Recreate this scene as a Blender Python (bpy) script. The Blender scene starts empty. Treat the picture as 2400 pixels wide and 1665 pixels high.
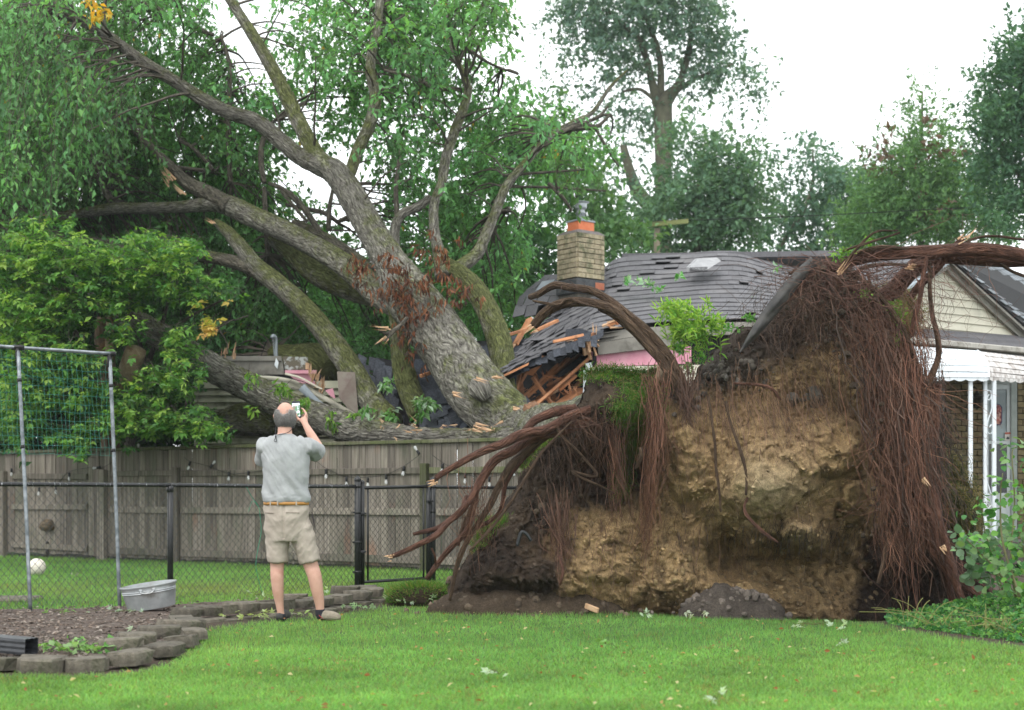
import bpy, math, random
import numpy as np
from mathutils import Vector, Matrix, Euler
R = math.radians
PI = math.pi
sc = bpy.context.scene
COL = sc.collection

# ------------------------------------------------------------------ camera, light, exposure
CAMZ, FPX, HOR = 1.05, 3333.333, 1165.0      # eye height, focal length in photo pixels, horizon row
cam_d = bpy.data.cameras.new('camera')
cam = bpy.data.objects.new('camera', cam_d)
COL.objects.link(cam)
cam.location = (0, 0, CAMZ)
cam.rotation_euler = (R(90), 0, 0)
cam_d.lens = 50
cam_d.sensor_width = 36
cam_d.shift_y = (HOR - 832.5) / 2400.0
cam_d.clip_start = 0.1
cam_d.clip_end = 2000
cam_d.dof.use_dof = True
cam_d.dof.focus_distance = 13.5
cam_d.dof.aperture_fstop = 2.4
sc.camera = cam

world = bpy.data.worlds.new('World')
sc.world = world
world.use_nodes = True
wn = world.node_tree
wn.nodes.clear()
wo = wn.nodes.new('ShaderNodeOutputWorld')
bg = wn.nodes.new('ShaderNodeBackground')
sky = wn.nodes.new('ShaderNodeTexSky')
sky.sky_type = 'NISHITA'
sky.sun_disc = False
sky.sun_elevation = R(52)
sky.sun_rotation = R(200)
sky.air_density = 1.0
sky.dust_density = 3.0
cloud = wn.nodes.new('ShaderNodeMix')        # overcast: the blue sky almost wholly behind an even white cloud sheet
cloud.data_type = 'RGBA'
cloud.inputs[0].default_value = 0.86
cloud.inputs[7].default_value = (13.2, 13.6, 13.7, 1)
wn.links.new(sky.outputs[0], cloud.inputs[6])
wn.links.new(cloud.outputs[2], bg.inputs[0])
bg.inputs[1].default_value = 0.12
wn.links.new(bg.outputs[0], wo.inputs[0])

sun_d = bpy.data.lights.new('sun', 'SUN')
sun_d.energy = 1.1
sun_d.angle = R(25)
sun_d.color = (1.0, 0.96, 0.9)
sun = bpy.data.objects.new('sun', sun_d)
COL.objects.link(sun)
sun.rotation_euler = Euler((R(38), 0, R(-25)), 'XYZ')

sc.view_settings.view_transform = 'Standard'
sc.view_settings.look = 'None'
sc.view_settings.exposure = 0.46
sc.view_settings.gamma = 1.0
sc.view_settings.use_curve_mapping = False
sc.render.engine = 'CYCLES'
sc.cycles.use_denoising = True
sc.cycles.max_bounces = 8
sc.cycles.diffuse_bounces = 5
sc.cycles.glossy_bounces = 2
sc.cycles.transmission_bounces = 4
sc.cycles.transparent_max_bounces = 8
sc.cycles.volume_bounces = 0

# ------------------------------------------------------------------ numeric helpers
def P(px, py, Y):
    return np.array([(px - 1200.0) / FPX * Y, Y, CAMZ + (HOR - py) / FPX * Y])
def PA(px, py, Y):
    px, py, Y = np.broadcast_arrays(np.asarray(px, float), np.asarray(py, float), np.asarray(Y, float))
    return np.stack([(px - 1200.0) / FPX * Y, Y, CAMZ + (HOR - py) / FPX * Y], -1)
def GY(py, z=0.0):                      # distance at which height z shows on row py
    return (CAMZ - z) * FPX / (py - HOR)
rng = np.random.RandomState(7)

_prm = np.random.RandomState(3).permutation(256)
_prm = np.concatenate([_prm, _prm])
_g = np.random.RandomState(4).normal(size=(256, 3))
_g /= np.linalg.norm(_g, axis=1)[:, None]
def perlin(p):
    p = np.asarray(p, float)
    i = np.floor(p).astype(int)
    f = p - i
    i &= 255
    u = f * f * f * (f * (f * 6 - 15) + 10)
    def gr(dx, dy, dz):
        h = _prm[_prm[_prm[(i[..., 0] + dx) & 255] + ((i[..., 1] + dy) & 255)] + ((i[..., 2] + dz) & 255)]
        g = _g[h]
        return g[..., 0] * (f[..., 0] - dx) + g[..., 1] * (f[..., 1] - dy) + g[..., 2] * (f[..., 2] - dz)
    x00 = gr(0,0,0) + u[..., 0] * (gr(1,0,0) - gr(0,0,0))
    x10 = gr(0,1,0) + u[..., 0] * (gr(1,1,0) - gr(0,1,0))
    x01 = gr(0,0,1) + u[..., 0] * (gr(1,0,1) - gr(0,0,1))
    x11 = gr(0,1,1) + u[..., 0] * (gr(1,1,1) - gr(0,1,1))
    y0 = x00 + u[..., 1] * (x10 - x00)
    y1 = x01 + u[..., 1] * (x11 - x01)
    return y0 + u[..., 2] * (y1 - y0)
def fbm(p, o=4):
    p = np.asarray(p, float); s = 0; a = 1.0
    for k in range(o):
        s = s + a * perlin(p + 17.3 * k); p = p * 2.03; a *= 0.5
    return s
def ridged(p, o=3):
    p = np.asarray(p, float); s = 0; a = 1.0
    for k in range(o):
        s = s + a * (0.35 - np.abs(perlin(p + 9.1 * k))); p = p * 2.1; a *= 0.5
    return s
def nrm(v):
    return v / np.maximum(np.linalg.norm(v, axis=-1, keepdims=True), 1e-9)
def smooth01(x, a, b):
    t = np.clip((x - a) / (b - a), 0, 1)
    return t * t * (3 - 2 * t)
def catmull(C, n):
    C = np.asarray(C, float)
    if len(C) == 2:
        t = np.linspace(0, 1, n)[:, None]
        return C[0] * (1 - t) + C[1] * t
    X = np.vstack([2 * C[0] - C[1], C, 2 * C[-1] - C[-2]])
    d = np.r_[0, np.cumsum(np.linalg.norm(np.diff(C[:, :3], axis=0), axis=1) + 1e-6)]
    s = np.linspace(0, d[-1], n)
    k = np.clip(np.searchsorted(d, s, 'right') - 1, 0, len(C) - 2)
    t = ((s - d[k]) / (d[k + 1] - d[k]))[:, None]
    p0, p1, p2, p3 = X[k], X[k + 1], X[k + 2], X[k + 3]
    return 0.5 * (2 * p1 + (p2 - p0) * t + (2 * p0 - 5 * p1 + 4 * p2 - p3) * t * t + (3 * p1 - p0 - 3 * p2 + p3) * t ** 3)
def in_poly(px, py, poly):
    poly = np.asarray(poly, float)
    ins = np.zeros(px.shape, bool)
    j = len(poly) - 1
    for i in range(len(poly)):
        xi, yi = poly[i]; xj, yj = poly[j]
        c = ((yi > py) != (yj > py)) & (px < (xj - xi) * (py - yi) / (yj - yi + 1e-12) + xi)
        ins ^= c
        j = i
    return ins
def sdf_poly(px, py, poly):
    poly = np.asarray(poly, float)
    d = np.full(px.shape, 1e9)
    for i in range(len(poly)):
        a = poly[i - 1]; b = poly[i]
        ab = b - a
        t = np.clip(((px - a[0]) * ab[0] + (py - a[1]) * ab[1]) / (ab @ ab + 1e-9), 0, 1)
        d = np.minimum(d, np.hypot(px - a[0] - t * ab[0], py - a[1] - t * ab[1]))
    return np.where(in_poly(px, py, poly), d, -d)

# ------------------------------------------------------------------ mesh builder
class MB:
    def __init__(s):
        s.V = []; s.L = []; s.S = []; s.UV = []; s.C = []; s.n = 0; s.hasuv = False; s.hasc = False
    def add(s, V, F, UV=None, C=None):
        V = np.asarray(V, float).reshape(-1, 3)
        groups = F if isinstance(F, list) and len(F) and isinstance(F[0], np.ndarray) and F[0].ndim == 2 else None
        if groups is None:
            if isinstance(F, np.ndarray):
                groups = [F]
            else:
                by = {}
                for f in F: by.setdefault(len(f), []).append(f)
                groups = [np.array(v, int) for v in by.values()]
        for G in groups:
            s.L.append((G + s.n).ravel()); s.S.append(np.full(len(G), G.shape[1]))
        s.V.append(V)
        if UV is None: UV = np.zeros((len(V), 2))
        else: s.hasuv = True
        s.UV.append(np.asarray(UV, float))
        if C is None: C = np.ones((len(V), 3))
        else:
            s.hasc = True
            C = np.asarray(C, float)
            if C.ndim == 1: C = np.tile(C, (len(V), 1))
        s.C.append(C)
        s.n += len(V)
        return s
    def box(s, c, d, M=None, C=None, taper=None):
        v = np.array([[x, y, z] for z in (-.5, .5) for y in (-.5, .5) for x in (-.5, .5)]) * np.asarray(d, float)
        if taper is not None:
            v[4:, 0] *= taper; v[4:, 1] *= taper
        if M is not None: v = v @ np.asarray(M).T
        v = v + np.asarray(c, float)
        f = [(0, 2, 3, 1), (4, 5, 7, 6), (0, 1, 5, 4), (2, 6, 7, 3), (0, 4, 6, 2), (1, 3, 7, 5)]
        return s.add(v, f, C=C)
    def bbox(s, c, d, b=0.01, M=None, C=None):      # box with chamfered vertical and horizontal edges
        hx, hy, hz = np.asarray(d, float) / 2
        b = min(b, hx * .9, hy * .9, hz * .9)
        v = []
        for sx in (-1, 1):
            for sy in (-1, 1):
                for sz in (-1, 1):
                    v += [(sx * hx, sy * (hy - b), sz * (hz - b)), (sx * (hx - b), sy * hy, sz * (hz - b)), (sx * (hx - b), sy * (hy - b), sz * hz)]
        v = np.array(v)
        def I(sx, sy, sz, k): return ((sx > 0) * 4 + (sy > 0) * 2 + (sz > 0)) * 3 + k
        f = []
        for sg in (-1, 1):
            f.append((I(sg,-1,-1,0), I(sg,1,-1,0), I(sg,1,1,0), I(sg,-1,1,0)))
            f.append((I(-1,sg,-1,1), I(1,sg,-1,1), I(1,sg,1,1), I(-1,sg,1,1)))
            f.append((I(-1,-1,sg,2), I(1,-1,sg,2), I(1,1,sg,2), I(-1,1,sg,2)))
        for a in (-1, 1):
            for c2 in (-1, 1):
                f.append((I(a,c2,-1,0), I(a,c2,1,0), I(a,c2,1,1), I(a,c2,-1,1)))
                f.append((I(a,-1,c2,0), I(a,1,c2,0), I(a,1,c2,2), I(a,-1,c2,2)))
                f.append((I(-1,a,c2,1), I(1,a,c2,1), I(1,a,c2,2), I(-1,a,c2,2)))
        for sx in (-1, 1):
            for sy in (-1, 1):
                for sz in (-1, 1):
                    f.append((I(sx,sy,sz,0), I(sx,sy,sz,1), I(sx,sy,sz,2)))
        if M is not None: v = v @ np.asarray(M).T
        return s.add(v + np.asarray(c, float), f, C=C)
    def slab(s, quad, t, C=None):                   # quad of four points with thickness along its normal (backwards)
        q = np.asarray(quad, float)
        n = np.cross(q[1] - q[0], q[-1] - q[0]); n = n / (np.linalg.norm(n) + 1e-9) * t
        k = len(q)
        v = np.vstack([q, q + n])
        f = [tuple(range(k)), tuple(range(2 * k - 1, k - 1, -1))] + [(i, i + k, (i + 1) % k + k, (i + 1) % k) for i in range(k)]
        return s.add(v, f, C=C)
    def beam(s, a, b, w, h, roll=0.0, C=None, b_=0.006):
        a = np.asarray(a, float); b = np.asarray(b, float)
        return s.bbox((a + b) / 2, (w, h, np.linalg.norm(b - a)), b_, frame(b - a, roll), C)
    def tube(s, pts, rad, n=8, seg=None, amp=0.0, scale=3.0, cap=True, C=None, seed=0.0, fine=0.0):
        V, F, UV = tube(pts, rad, n, seg, amp, scale, cap, seed, fine)
        if callable(C): C = C(V)
        return s.add(V, F, UV, C)
    def lathe(s, c, prof, n=24, M=None, C=None, squash=1.0):
        a = np.linspace(0, 2 * PI, n, endpoint=False)
        v = np.array([[r * math.cos(t), r * math.sin(t) * squash, z] for r, z in prof for t in a])
        f = []
        for k in range(len(prof) - 1):
            for i in range(n):
                j = (i + 1) % n
                f.append((k * n + i, k * n + j, (k + 1) * n + j, (k + 1) * n + i))
        if M is not None: v = v @ np.asarray(M).T
        return s.add(v + np.asarray(c, float), f, C=C)
    def build(s, name, mat, parent=None, smooth=True, label=None, kind=None, autosm=False):
        me = bpy.data.meshes.new(name)
        V = np.vstack(s.V); L = np.concatenate(s.L).astype(np.int32); S = np.concatenate(s.S).astype(np.int32)
        me.vertices.add(len(V)); me.loops.add(len(L)); me.polygons.add(len(S))
        me.vertices.foreach_set('co', V.astype(np.float32).ravel())
        me.loops.foreach_set('vertex_index', L)
        st = np.concatenate([[0], np.cumsum(S)[:-1]]).astype(np.int32)
        me.polygons.foreach_set('loop_start', st)
        me.polygons.foreach_set('use_smooth', np.full(len(S), bool(smooth)))
        if s.hasuv:
            uv = me.uv_layers.new(name='UVMap')
            uv.data.foreach_set('uv', np.vstack(s.UV)[L].astype(np.float32).ravel())
        if s.hasc:
            ca = me.color_attributes.new('col', 'FLOAT_COLOR', 'POINT')
            c4 = np.ones((len(V), 4), np.float32); c4[:, :3] = np.vstack(s.C)
            ca.data.foreach_set('color', c4.ravel())
        me.update(calc_edges=True)
        me.validate()
        if mat is not None: me.materials.append(mat)
        o = bpy.data.objects.new(name, me)
        COL.objects.link(o)
        if parent is not None: put(o, parent)
        if label: o['label'] = label
        if kind: o['kind'] = kind
        if autosm:
            me.set_sharp_from_angle(angle=R(35))
        return o
def put(o, parent):                                  # parent an object whose mesh is in world coordinates
    o.parent = parent
    w = Vector((0, 0, 0)); p = parent
    while p is not None:
        w += p.location; p = p.parent
    o.location = -w
def frame(d, roll=0.0):
    d = np.asarray(d, float); d = d / (np.linalg.norm(d) + 1e-9)
    up = np.array([0, 0, 1.0]) if abs(d[2]) < 0.95 else np.array([0, 1.0, 0])
    x = np.cross(up, d); x /= np.linalg.norm(x)
    y = np.cross(d, x)
    c, s_ = math.cos(roll), math.sin(roll)
    return np.stack([x * c + y * s_, -x * s_ + y * c, d], 1)
def tube(pts, rad, n=8, seg=None, amp=0.0, scale=3.0, cap=True, seed=0.0, fine=0.0):
    pts = np.asarray(pts, float)
    rad = np.broadcast_to(np.asarray(rad, float), (len(pts),))
    if seg is None: seg = (len(pts) - 1) * 4 + 1
    Q = catmull(np.column_stack([pts, rad]), seg)
    pp, rr = Q[:, :3], np.maximum(Q[:, 3], 1e-4)
    T = nrm(np.gradient(pp, axis=0))
    nrmv = np.zeros_like(pp)
    u = np.cross(T[0], [0.3, 0.2, 1.0]); u /= np.linalg.norm(u)
    for i in range(len(pp)):
        u = u - T[i] * (u @ T[i]); u /= np.linalg.norm(u) + 1e-9
        nrmv[i] = u
    bi = np.cross(T, nrmv)
    a = np.linspace(0, 2 * PI, n + 1)
    ca, sa = np.cos(a), np.sin(a)
    D = ca[None, :, None] * nrmv[:, None, :] + sa[None, :, None] * bi[:, None, :]
    ln = np.r_[0, np.cumsum(np.linalg.norm(np.diff(pp, axis=0), axis=1))]
    r = np.repeat(rr[:, None], n + 1, 1)
    if amp > 0:
        q = np.stack([D[..., 0] * 0 + ca[None, :] * 1.6 * scale / 3 + seed, D[..., 0] * 0 + sa[None, :] * 1.6 * scale / 3, D[..., 0] * 0 + ln[:, None] * 0.9 + seed], -1)
        r = r * (1 + amp * fbm(q, 3))
    if fine > 0:
        rm = rr.mean()
        k = rm / 0.05
        q = np.stack([ca[None, :] * k * 2.2 + 0 * r, sa[None, :] * k * 2.2 + 0 * r, ln[:, None] * 6.0 + 0 * r + seed], -1)
        rg_ = ridged(q, 3); r = r + fine * (rg_ - rg_.mean()) * 2.2
    V = (pp[:, None, :] + D * r[..., None]).reshape(-1, 3)
    UV = np.stack([np.repeat((a / (2 * PI) * round(2 * PI * max(rr.mean(), .02) * 20) / 20.0)[None, :], len(pp), 0), np.repeat(ln[:, None], n + 1, 1)], -1).reshape(-1, 2)
    i = np.arange(len(pp) - 1)[:, None] * (n + 1) + np.arange(n)[None, :]
    F = np.stack([i, i + 1, i + n + 2, i + n + 1], -1).reshape(-1, 4)
    G = [F]
    if cap:
        V = np.vstack([V, pp[0] - T[0] * rr[0] * .15, pp[-1] + T[-1] * rr[-1] * .15])
        UV = np.vstack([UV, UV[0], UV[-1]])
        k0 = len(V) - 2
        j = np.arange(n)
        e = (len(pp) - 1) * (n + 1)
        G.append(np.vstack([np.stack([j + 1, j, np.full(n, k0)], 1), np.stack([e + j, e + j + 1, np.full(n, k0 + 1)], 1)]))
    return V, G, UV
def multitube(Pn, Rn, n=3):                          # many thin tubes at once: Pn (N,K,3), Rn (N,K)
    N, K, _ = Pn.shape
    T = nrm(np.gradient(Pn, axis=1))
    ref = np.array([0.31, 0.87, 0.39])
    A = nrm(np.cross(T, ref)); B = np.cross(T, A)
    a = np.arange(n) * 2 * PI / n
    V = Pn[:, :, None, :] + Rn[:, :, None, None] * (np.cos(a)[None, None, :, None] * A[:, :, None, :] + np.sin(a)[None, None, :, None] * B[:, :, None, :])
    base = (np.arange(N)[:, None, None] * K + np.arange(K - 1)[None, :, None]) * n
    j = np.arange(n)[None, None, :]
    j2 = (j + 1) % n
    F = np.stack([base + j, base + j2, base + n + j2, base + n + j], -1).reshape(-1, 4)
    return V.reshape(-1, 3), F
def thing(name, label, cat, loc=(0, 0, 0), group=None):
    o = bpy.data.objects.new(name, None)
    COL.objects.link(o)
    o.empty_display_size = 0.2
    o.location = [float(v) for v in loc]
    o['label'] = label; o['category'] = cat
    if group: o['group'] = group
    return o
def tag(o, label, cat, group=None):
    o['label'] = label; o['category'] = cat
    if group: o['group'] = group
    return o
def kind(o, k):
    o['kind'] = k; return o

# ------------------------------------------------------------------ materials
def lin(r, g, b):
    f = lambda c: ((c / 255.0 + 0.055) / 1.055) ** 2.4 if c > 10 else c / 255.0 / 12.92
    return (f(r), f(g), f(b))
def node_mat(name):
    m = bpy.data.materials.new(name); m.use_nodes = True
    nt = m.node_tree; nt.nodes.clear()
    out = nt.nodes.new('ShaderNodeOutputMaterial')
    bs = nt.nodes.new('ShaderNodeBsdfPrincipled')
    nt.links.new(bs.outputs[0], out.inputs[0])
    return m, nt, bs, out
def mixc(nt, fac, a, b, blend='MIX'):
    n = nt.nodes.new('ShaderNodeMix'); n.data_type = 'RGBA'; n.blend_type = blend; n.clamp_factor = True
    for idx, v in ((0, fac), (6, a), (7, b)):
        if hasattr(v, 'links'): nt.links.new(v, n.inputs[idx])
        elif idx == 0: n.inputs[0].default_value = v
        else: n.inputs[idx].default_value = (*v[:3], 1)
    return n.outputs[2]
def ramp(nt, x, stops):
    n = nt.nodes.new('ShaderNodeValToRGB')
    nt.links.new(x, n.inputs[0])
    e = n.color_ramp.elements
    while len(e) < len(stops): e.new(0.5)
    for k, (p, c) in enumerate(stops):
        e[k].position = p
        e[k].color = (c, c, c, 1) if not hasattr(c, '__len__') else (*c, 1)
    return n.outputs[0]
def coords(nt, kind_, sc_):
    tc = nt.nodes.new('ShaderNodeTexCoord')
    mp = nt.nodes.new('ShaderNodeMapping')
    nt.links.new(tc.outputs[kind_], mp.inputs[0])
    mp.inputs[3].default_value = sc_ if hasattr(sc_, '__len__') else (sc_,) * 3
    return mp.outputs[0]
def noise(nt, vec, scale=1.0, detail=4, rough=.55, dist=0.0):
    n = nt.nodes.new('ShaderNodeTexNoise')
    nt.links.new(vec, n.inputs['Vector'])
    n.inputs['Scale'].default_value = scale; n.inputs['Detail'].default_value = detail
    n.inputs['Roughness'].default_value = rough; n.inputs['Distortion'].default_value = dist
    return n.outputs[0]
def bump(nt, bs, h, strength, dist=0.02):
    b = nt.nodes.new('ShaderNodeBump')
    b.inputs['Strength'].default_value = strength; b.inputs['Distance'].default_value = dist
    nt.links.new(h, b.inputs['Height']); nt.links.new(b.outputs[0], bs.inputs['Normal'])
def simple(name, c1, c2=None, scale=8, rough=.7, bmp=0.0, bscale=40, stretch=(1, 1, 1), attr=False, rand=0.0, metal=0.0, spec=.4, c3=None, s3=2.0, coord='Object', bd=.01, lo=.35, hi=.65, t3=(.5, .65)):
    m, nt, bs, out = node_mat(name)
    v = coords(nt, coord, stretch)
    if c2 is not None:
        c = mixc(nt, ramp(nt, noise(nt, v, scale, 5, .6), [(lo, 0.0), (hi, 1.0)]), c1, c2)
    else:
        rgb = nt.nodes.new('ShaderNodeRGB'); rgb.outputs[0].default_value = (*c1, 1); c = rgb.outputs[0]
    if c3 is not None:
        v3 = coords(nt, coord, 1.0)
        c = mixc(nt, ramp(nt, noise(nt, v3, s3, 6, .65), [(t3[0], 0.0), (t3[1], 1.0)]), c, c3)
    if attr:
        a = nt.nodes.new('ShaderNodeAttribute'); a.attribute_name = 'col'
        c = mixc(nt, 1.0, c, a.outputs[0], 'MULTIPLY')
    if rand:
        oi = nt.nodes.new('ShaderNodeObjectInfo')
        c = mixc(nt, 1.0, c, ramp(nt, oi.outputs['Random'], [(0.0, 1 - rand), (1.0, 1.0 + 0.0)]), 'MULTIPLY')
    nt.links.new(c, bs.inputs['Base Color'])
    bs.inputs['Roughness'].default_value = rough
    bs.inputs['Metallic'].default_value = metal
    bs.inputs['Specular IOR Level'].default_value = spec
    if bmp: bump(nt, bs, noise(nt, v, bscale, 5, .6), bmp, bd)
    return m
def leafmat(name, trans=0.35, rough=.55):
    m, nt, bs, out = node_mat(name)
    a = nt.nodes.new('ShaderNodeAttribute'); a.attribute_name = 'col'
    nt.links.new(a.outputs[0], bs.inputs['Base Color'])
    bs.inputs['Roughness'].default_value = rough
    bs.inputs['Specular IOR Level'].default_value = .3
    tr = nt.nodes.new('ShaderNodeBsdfTranslucent')
    nt.links.new(mixc(nt, 1.0, a.outputs[0], (1.5, 1.5, .7), 'MULTIPLY'), tr.inputs[0])
    mx = nt.nodes.new('ShaderNodeMixShader'); mx.inputs[0].default_value = trans
    nt.links.new(bs.outputs[0], mx.inputs[1]); nt.links.new(tr.outputs[0], mx.inputs[2])
    nt.links.new(mx.outputs[0], out.inputs[0])
    return m
def barkmat(name, dark, light, moss=None, mossamt=0.5, k=1.0, rough=.9, peel=None):
    m, nt, bs, out = node_mat(name)
    uvv = coords(nt, 'UV', 1.0)
    wob = nt.nodes.new('ShaderNodeTexNoise'); nt.links.new(uvv, wob.inputs['Vector']); wob.inputs['Scale'].default_value = 3.0 * k; wob.inputs['Detail'].default_value = 4
    vm = nt.nodes.new('ShaderNodeVectorMath'); vm.operation = 'MULTIPLY_ADD'
    nt.links.new(wob.outputs['Color'], vm.inputs[0]); vm.inputs[1].default_value = (.16 / k, .30 / k, 0); nt.links.new(uvv, vm.inputs[2])
    mp = nt.nodes.new('ShaderNodeMapping'); nt.links.new(vm.outputs[0], mp.inputs[0]); mp.inputs[3].default_value = (21 * k, 3.6 * k, 1)
    vo = nt.nodes.new('ShaderNodeTexVoronoi'); vo.feature = 'DISTANCE_TO_EDGE'; vo.inputs['Scale'].default_value = 1.0
    nt.links.new(mp.outputs[0], vo.inputs['Vector'])
    crack0 = ramp(nt, vo.outputs[0], [(0.0, 0.35), (0.20, 1.0)])
    nf = noise(nt, mp.outputs[0], .8, 3, .55, .3)
    sb = nt.nodes.new('ShaderNodeMath'); sb.operation = 'SUBTRACT'; nt.links.new(nf, sb.inputs[0]); sb.inputs[1].default_value = .5
    ab = nt.nodes.new('ShaderNodeMath'); ab.operation = 'ABSOLUTE'; nt.links.new(sb.outputs[0], ab.inputs[0])
    crack = mixc(nt, 1.0, crack0, ramp(nt, ab.outputs[0], [(0.0, 0.0), (0.075, 1.0)]), 'MULTIPLY')
    mp2 = nt.nodes.new('ShaderNodeMapping'); nt.links.new(vm.outputs[0], mp2.inputs[0]); mp2.inputs[3].default_value = (44 * k, 9 * k, 1)
    n1 = noise(nt, mp2.outputs[0], 1.0, 5, .7, .4)
    fine_ = ramp(nt, n1, [(.38, 0.0), (.60, 1.0)])
    f = mixc(nt, .50, fine_, crack)
    c = mixc(nt, f, dark, light)
    vb = coords(nt, 'Object', 1.0)
    c = mixc(nt, ramp(nt, noise(nt, vb, 7, 4, .6), [(.50, 0.0), (.75, .6)]), c, mixc(nt, crack, dark, tuple(min(1, x * 1.5) for x in light)))
    if peel is not None:
        c = mixc(nt, ramp(nt, noise(nt, coords(nt, 'Object', 1.0), 1.6, 5, .6), [(.62, 0.0), (.68, 1.0)]), c, peel)
    if moss is not None:
        a = nt.nodes.new('ShaderNodeAttribute'); a.attribute_name = 'col'
        sx = nt.nodes.new('ShaderNodeSeparateColor'); nt.links.new(a.outputs[0], sx.inputs[0])
        mn = noise(nt, vb, 6.0, 7, .75)
        ad = nt.nodes.new('ShaderNodeMath'); ad.operation = 'MULTIPLY_ADD'
        nt.links.new(mn, ad.inputs[0]); ad.inputs[1].default_value = 1.5; nt.links.new(sx.outputs[1], ad.inputs[2])
        hf = nt.nodes.new('ShaderNodeMath'); hf.operation = 'MULTIPLY'; nt.links.new(ad.outputs[0], hf.inputs[0]); hf.inputs[1].default_value = .5
        mfac = ramp(nt, hf.outputs[0], [(.535, 0.0), (.72, .88)])
        mc = mixc(nt, f, tuple(x * .22 for x in moss), mixc(nt, ramp(nt, noise(nt, vb, 14, 4, .6), [(.4, 0.0), (.6, 1.0)]), moss, tuple(x * 1.5 for x in moss)))
        c = mixc(nt, mfac, c, mc)
    nt.links.new(c, bs.inputs['Base Color'])
    bs.inputs['Roughness'].default_value = rough; bs.inputs['Specular IOR Level'].default_value = .25
    bump(nt, bs, f, 1.0, .05)
    return m
M = {}
M['grassground'] = simple('lawn_soil', (.05, .09, .02), (.09, .16, .03), 9, .95, .4, 60)
M['leaf'] = leafmat('crown_leaf')
M['leafnear'] = leafmat('sapling_leaf', .4, .45)
M['grass'] = leafmat('grass_blade', .45, .6)
M['bark'] = barkmat('furrowed_bark', (.040, .034, .027), (.42, .40, .345), (.16, .185, .045), 0.6)
M['barkdark'] = barkmat('upper_limb_bark', (.030, .026, .020), (.24, .215, .17), (.12, .15, .035), 0.6, peel=None)
M['barkfar'] = simple('far_bark', (.07, .065, .045), (.13, .13, .085), 3, .9)
M['twig'] = simple('twig_bark', (.05, .042, .033), (.10, .085, .065), 6, .85)
M['root'] = barkmat('root_bark', (.060, .026, .018), (.21, .098, .064), None, k=.9, rough=.65)
M['rootdull'] = barkmat('dusty_root_bark', (.055, .033, .022), (.17, .11, .07), None, k=.9, rough=.8)
M['fibre'] = simple('root_fibre', (.9, .9, .9), None, rough=.8, attr=True)
M['splinter'] = simple('torn_wood', (.46, .27, .15), (.58, .40, .25), 14, .7, .3, 40)
# ------------------------------------------------------------------ ground
LAWN = [(-400, 1583), (200, 1585), (345, 1576), (410, 1550), (470, 1512), (468, 1478), (600, 1458), (760, 1443), (868, 1428), (900, 1420), (1020, 1420), (1060, 1412), (1250, 1427), (1450, 1433), (1560, 1436), (1600, 1428), (1800, 1430), (1850, 1443), (2060, 1462), (2200, 1492), (2400, 1520), (2900, 1560), (2900, 2400), (-400, 2400)]
BACK = [(-300, 1448), (0, 1440), (300, 1438), (500, 1422), (700, 1418), (880, 1400), (1000, 1378), (1100, 1390), (1240, 1380), (1240, 1332), (1000, 1336), (400, 1318), (0, 1302), (-300, 1290)]
def ground_z(X, Y):
    z = 0.02 * fbm(np.stack([X * .35, Y * .35, 0 * X], -1), 2) * smooth01(np.hypot(X, Y - 10), 30, 8)
    # crater torn open under the root plate
    px = 1200 + FPX * X / np.maximum(Y, .1)
    c = np.exp(-((X - 2.55) / .75) ** 2 - ((Y - 13.35) / .62) ** 2)
    z = z - 0.75 * c
    c2 = smooth01(Y, 12.75, 13.1) * smooth01(16.2, 15.4, 16.2) * smooth01(X, 2.0, 2.5) * (1 - smooth01(X, 3.6, 4.0)) * (1 - smooth01(Y, 14.8, 15.5))
    return z - .35 * c2
def build_ground():
    gx = np.r_[-220, -120, -60, -30, -18, -12, np.arange(-9, 9.01, .08), 12, 18, 30, 60, 120, 220]
    gy = np.r_[-30, -8, 0, 3, np.arange(5, 17, .08), np.arange(17, 27, .4), 30, 40, 60, 100, 180, 320]
    X, Y = np.meshgrid(gx, gy)
    Z = ground_z(X, Y)
    V = np.stack([X, Y, Z], -1).reshape(-1, 3)
    nx = len(gx)
    i = (np.arange(len(gy) - 1)[:, None] * nx + np.arange(nx - 1)[None, :])
    F = np.stack([i, i + 1, i + nx + 1, i + nx], -1).reshape(-1, 4)
    px = 1200 + FPX * X / np.maximum(Y, .1); py = HOR + FPX * CAMZ / np.maximum(Y, .1)
    g = np.array([.055, .105, .025]); soil = np.array([.060, .042, .028]); straw = np.array([.16, .14, .05])
    lawn = sdf_poly(px, py, LAWN); back = sdf_poly(px, py, BACK)
    w = np.clip(np.maximum(lawn, back) / 14 + .5, 0, 1) * (Y > 3)
    w = np.maximum(w, ((Y > 26) | (Y < 5) | (np.abs(X) > 12)) * 1.0)
    n = fbm(np.stack([X, Y, 0 * X], -1) * 1.3, 3)[..., None]
    C = soil * (1 - w[..., None]) + g * w[..., None] * (1 + .35 * n)
    st = np.exp(-((Y - 16.2) / 1.3) ** 2 - ((X + 3.6) / 2.2) ** 2)[..., None] * np.clip(.6 + n, 0, 1)
    C = C * (1 - .5 * st) + straw * .5 * st
    b = MB().add(V, F, C=C.reshape(-1, 3))
    m = simple('garden_ground', (.75, .75, .75), (1.15, 1.15, 1.15), 14, .95, .8, 45, attr=True, bd=.03)
    kind(b.build('ground', m), 'structure')
build_ground()

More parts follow.
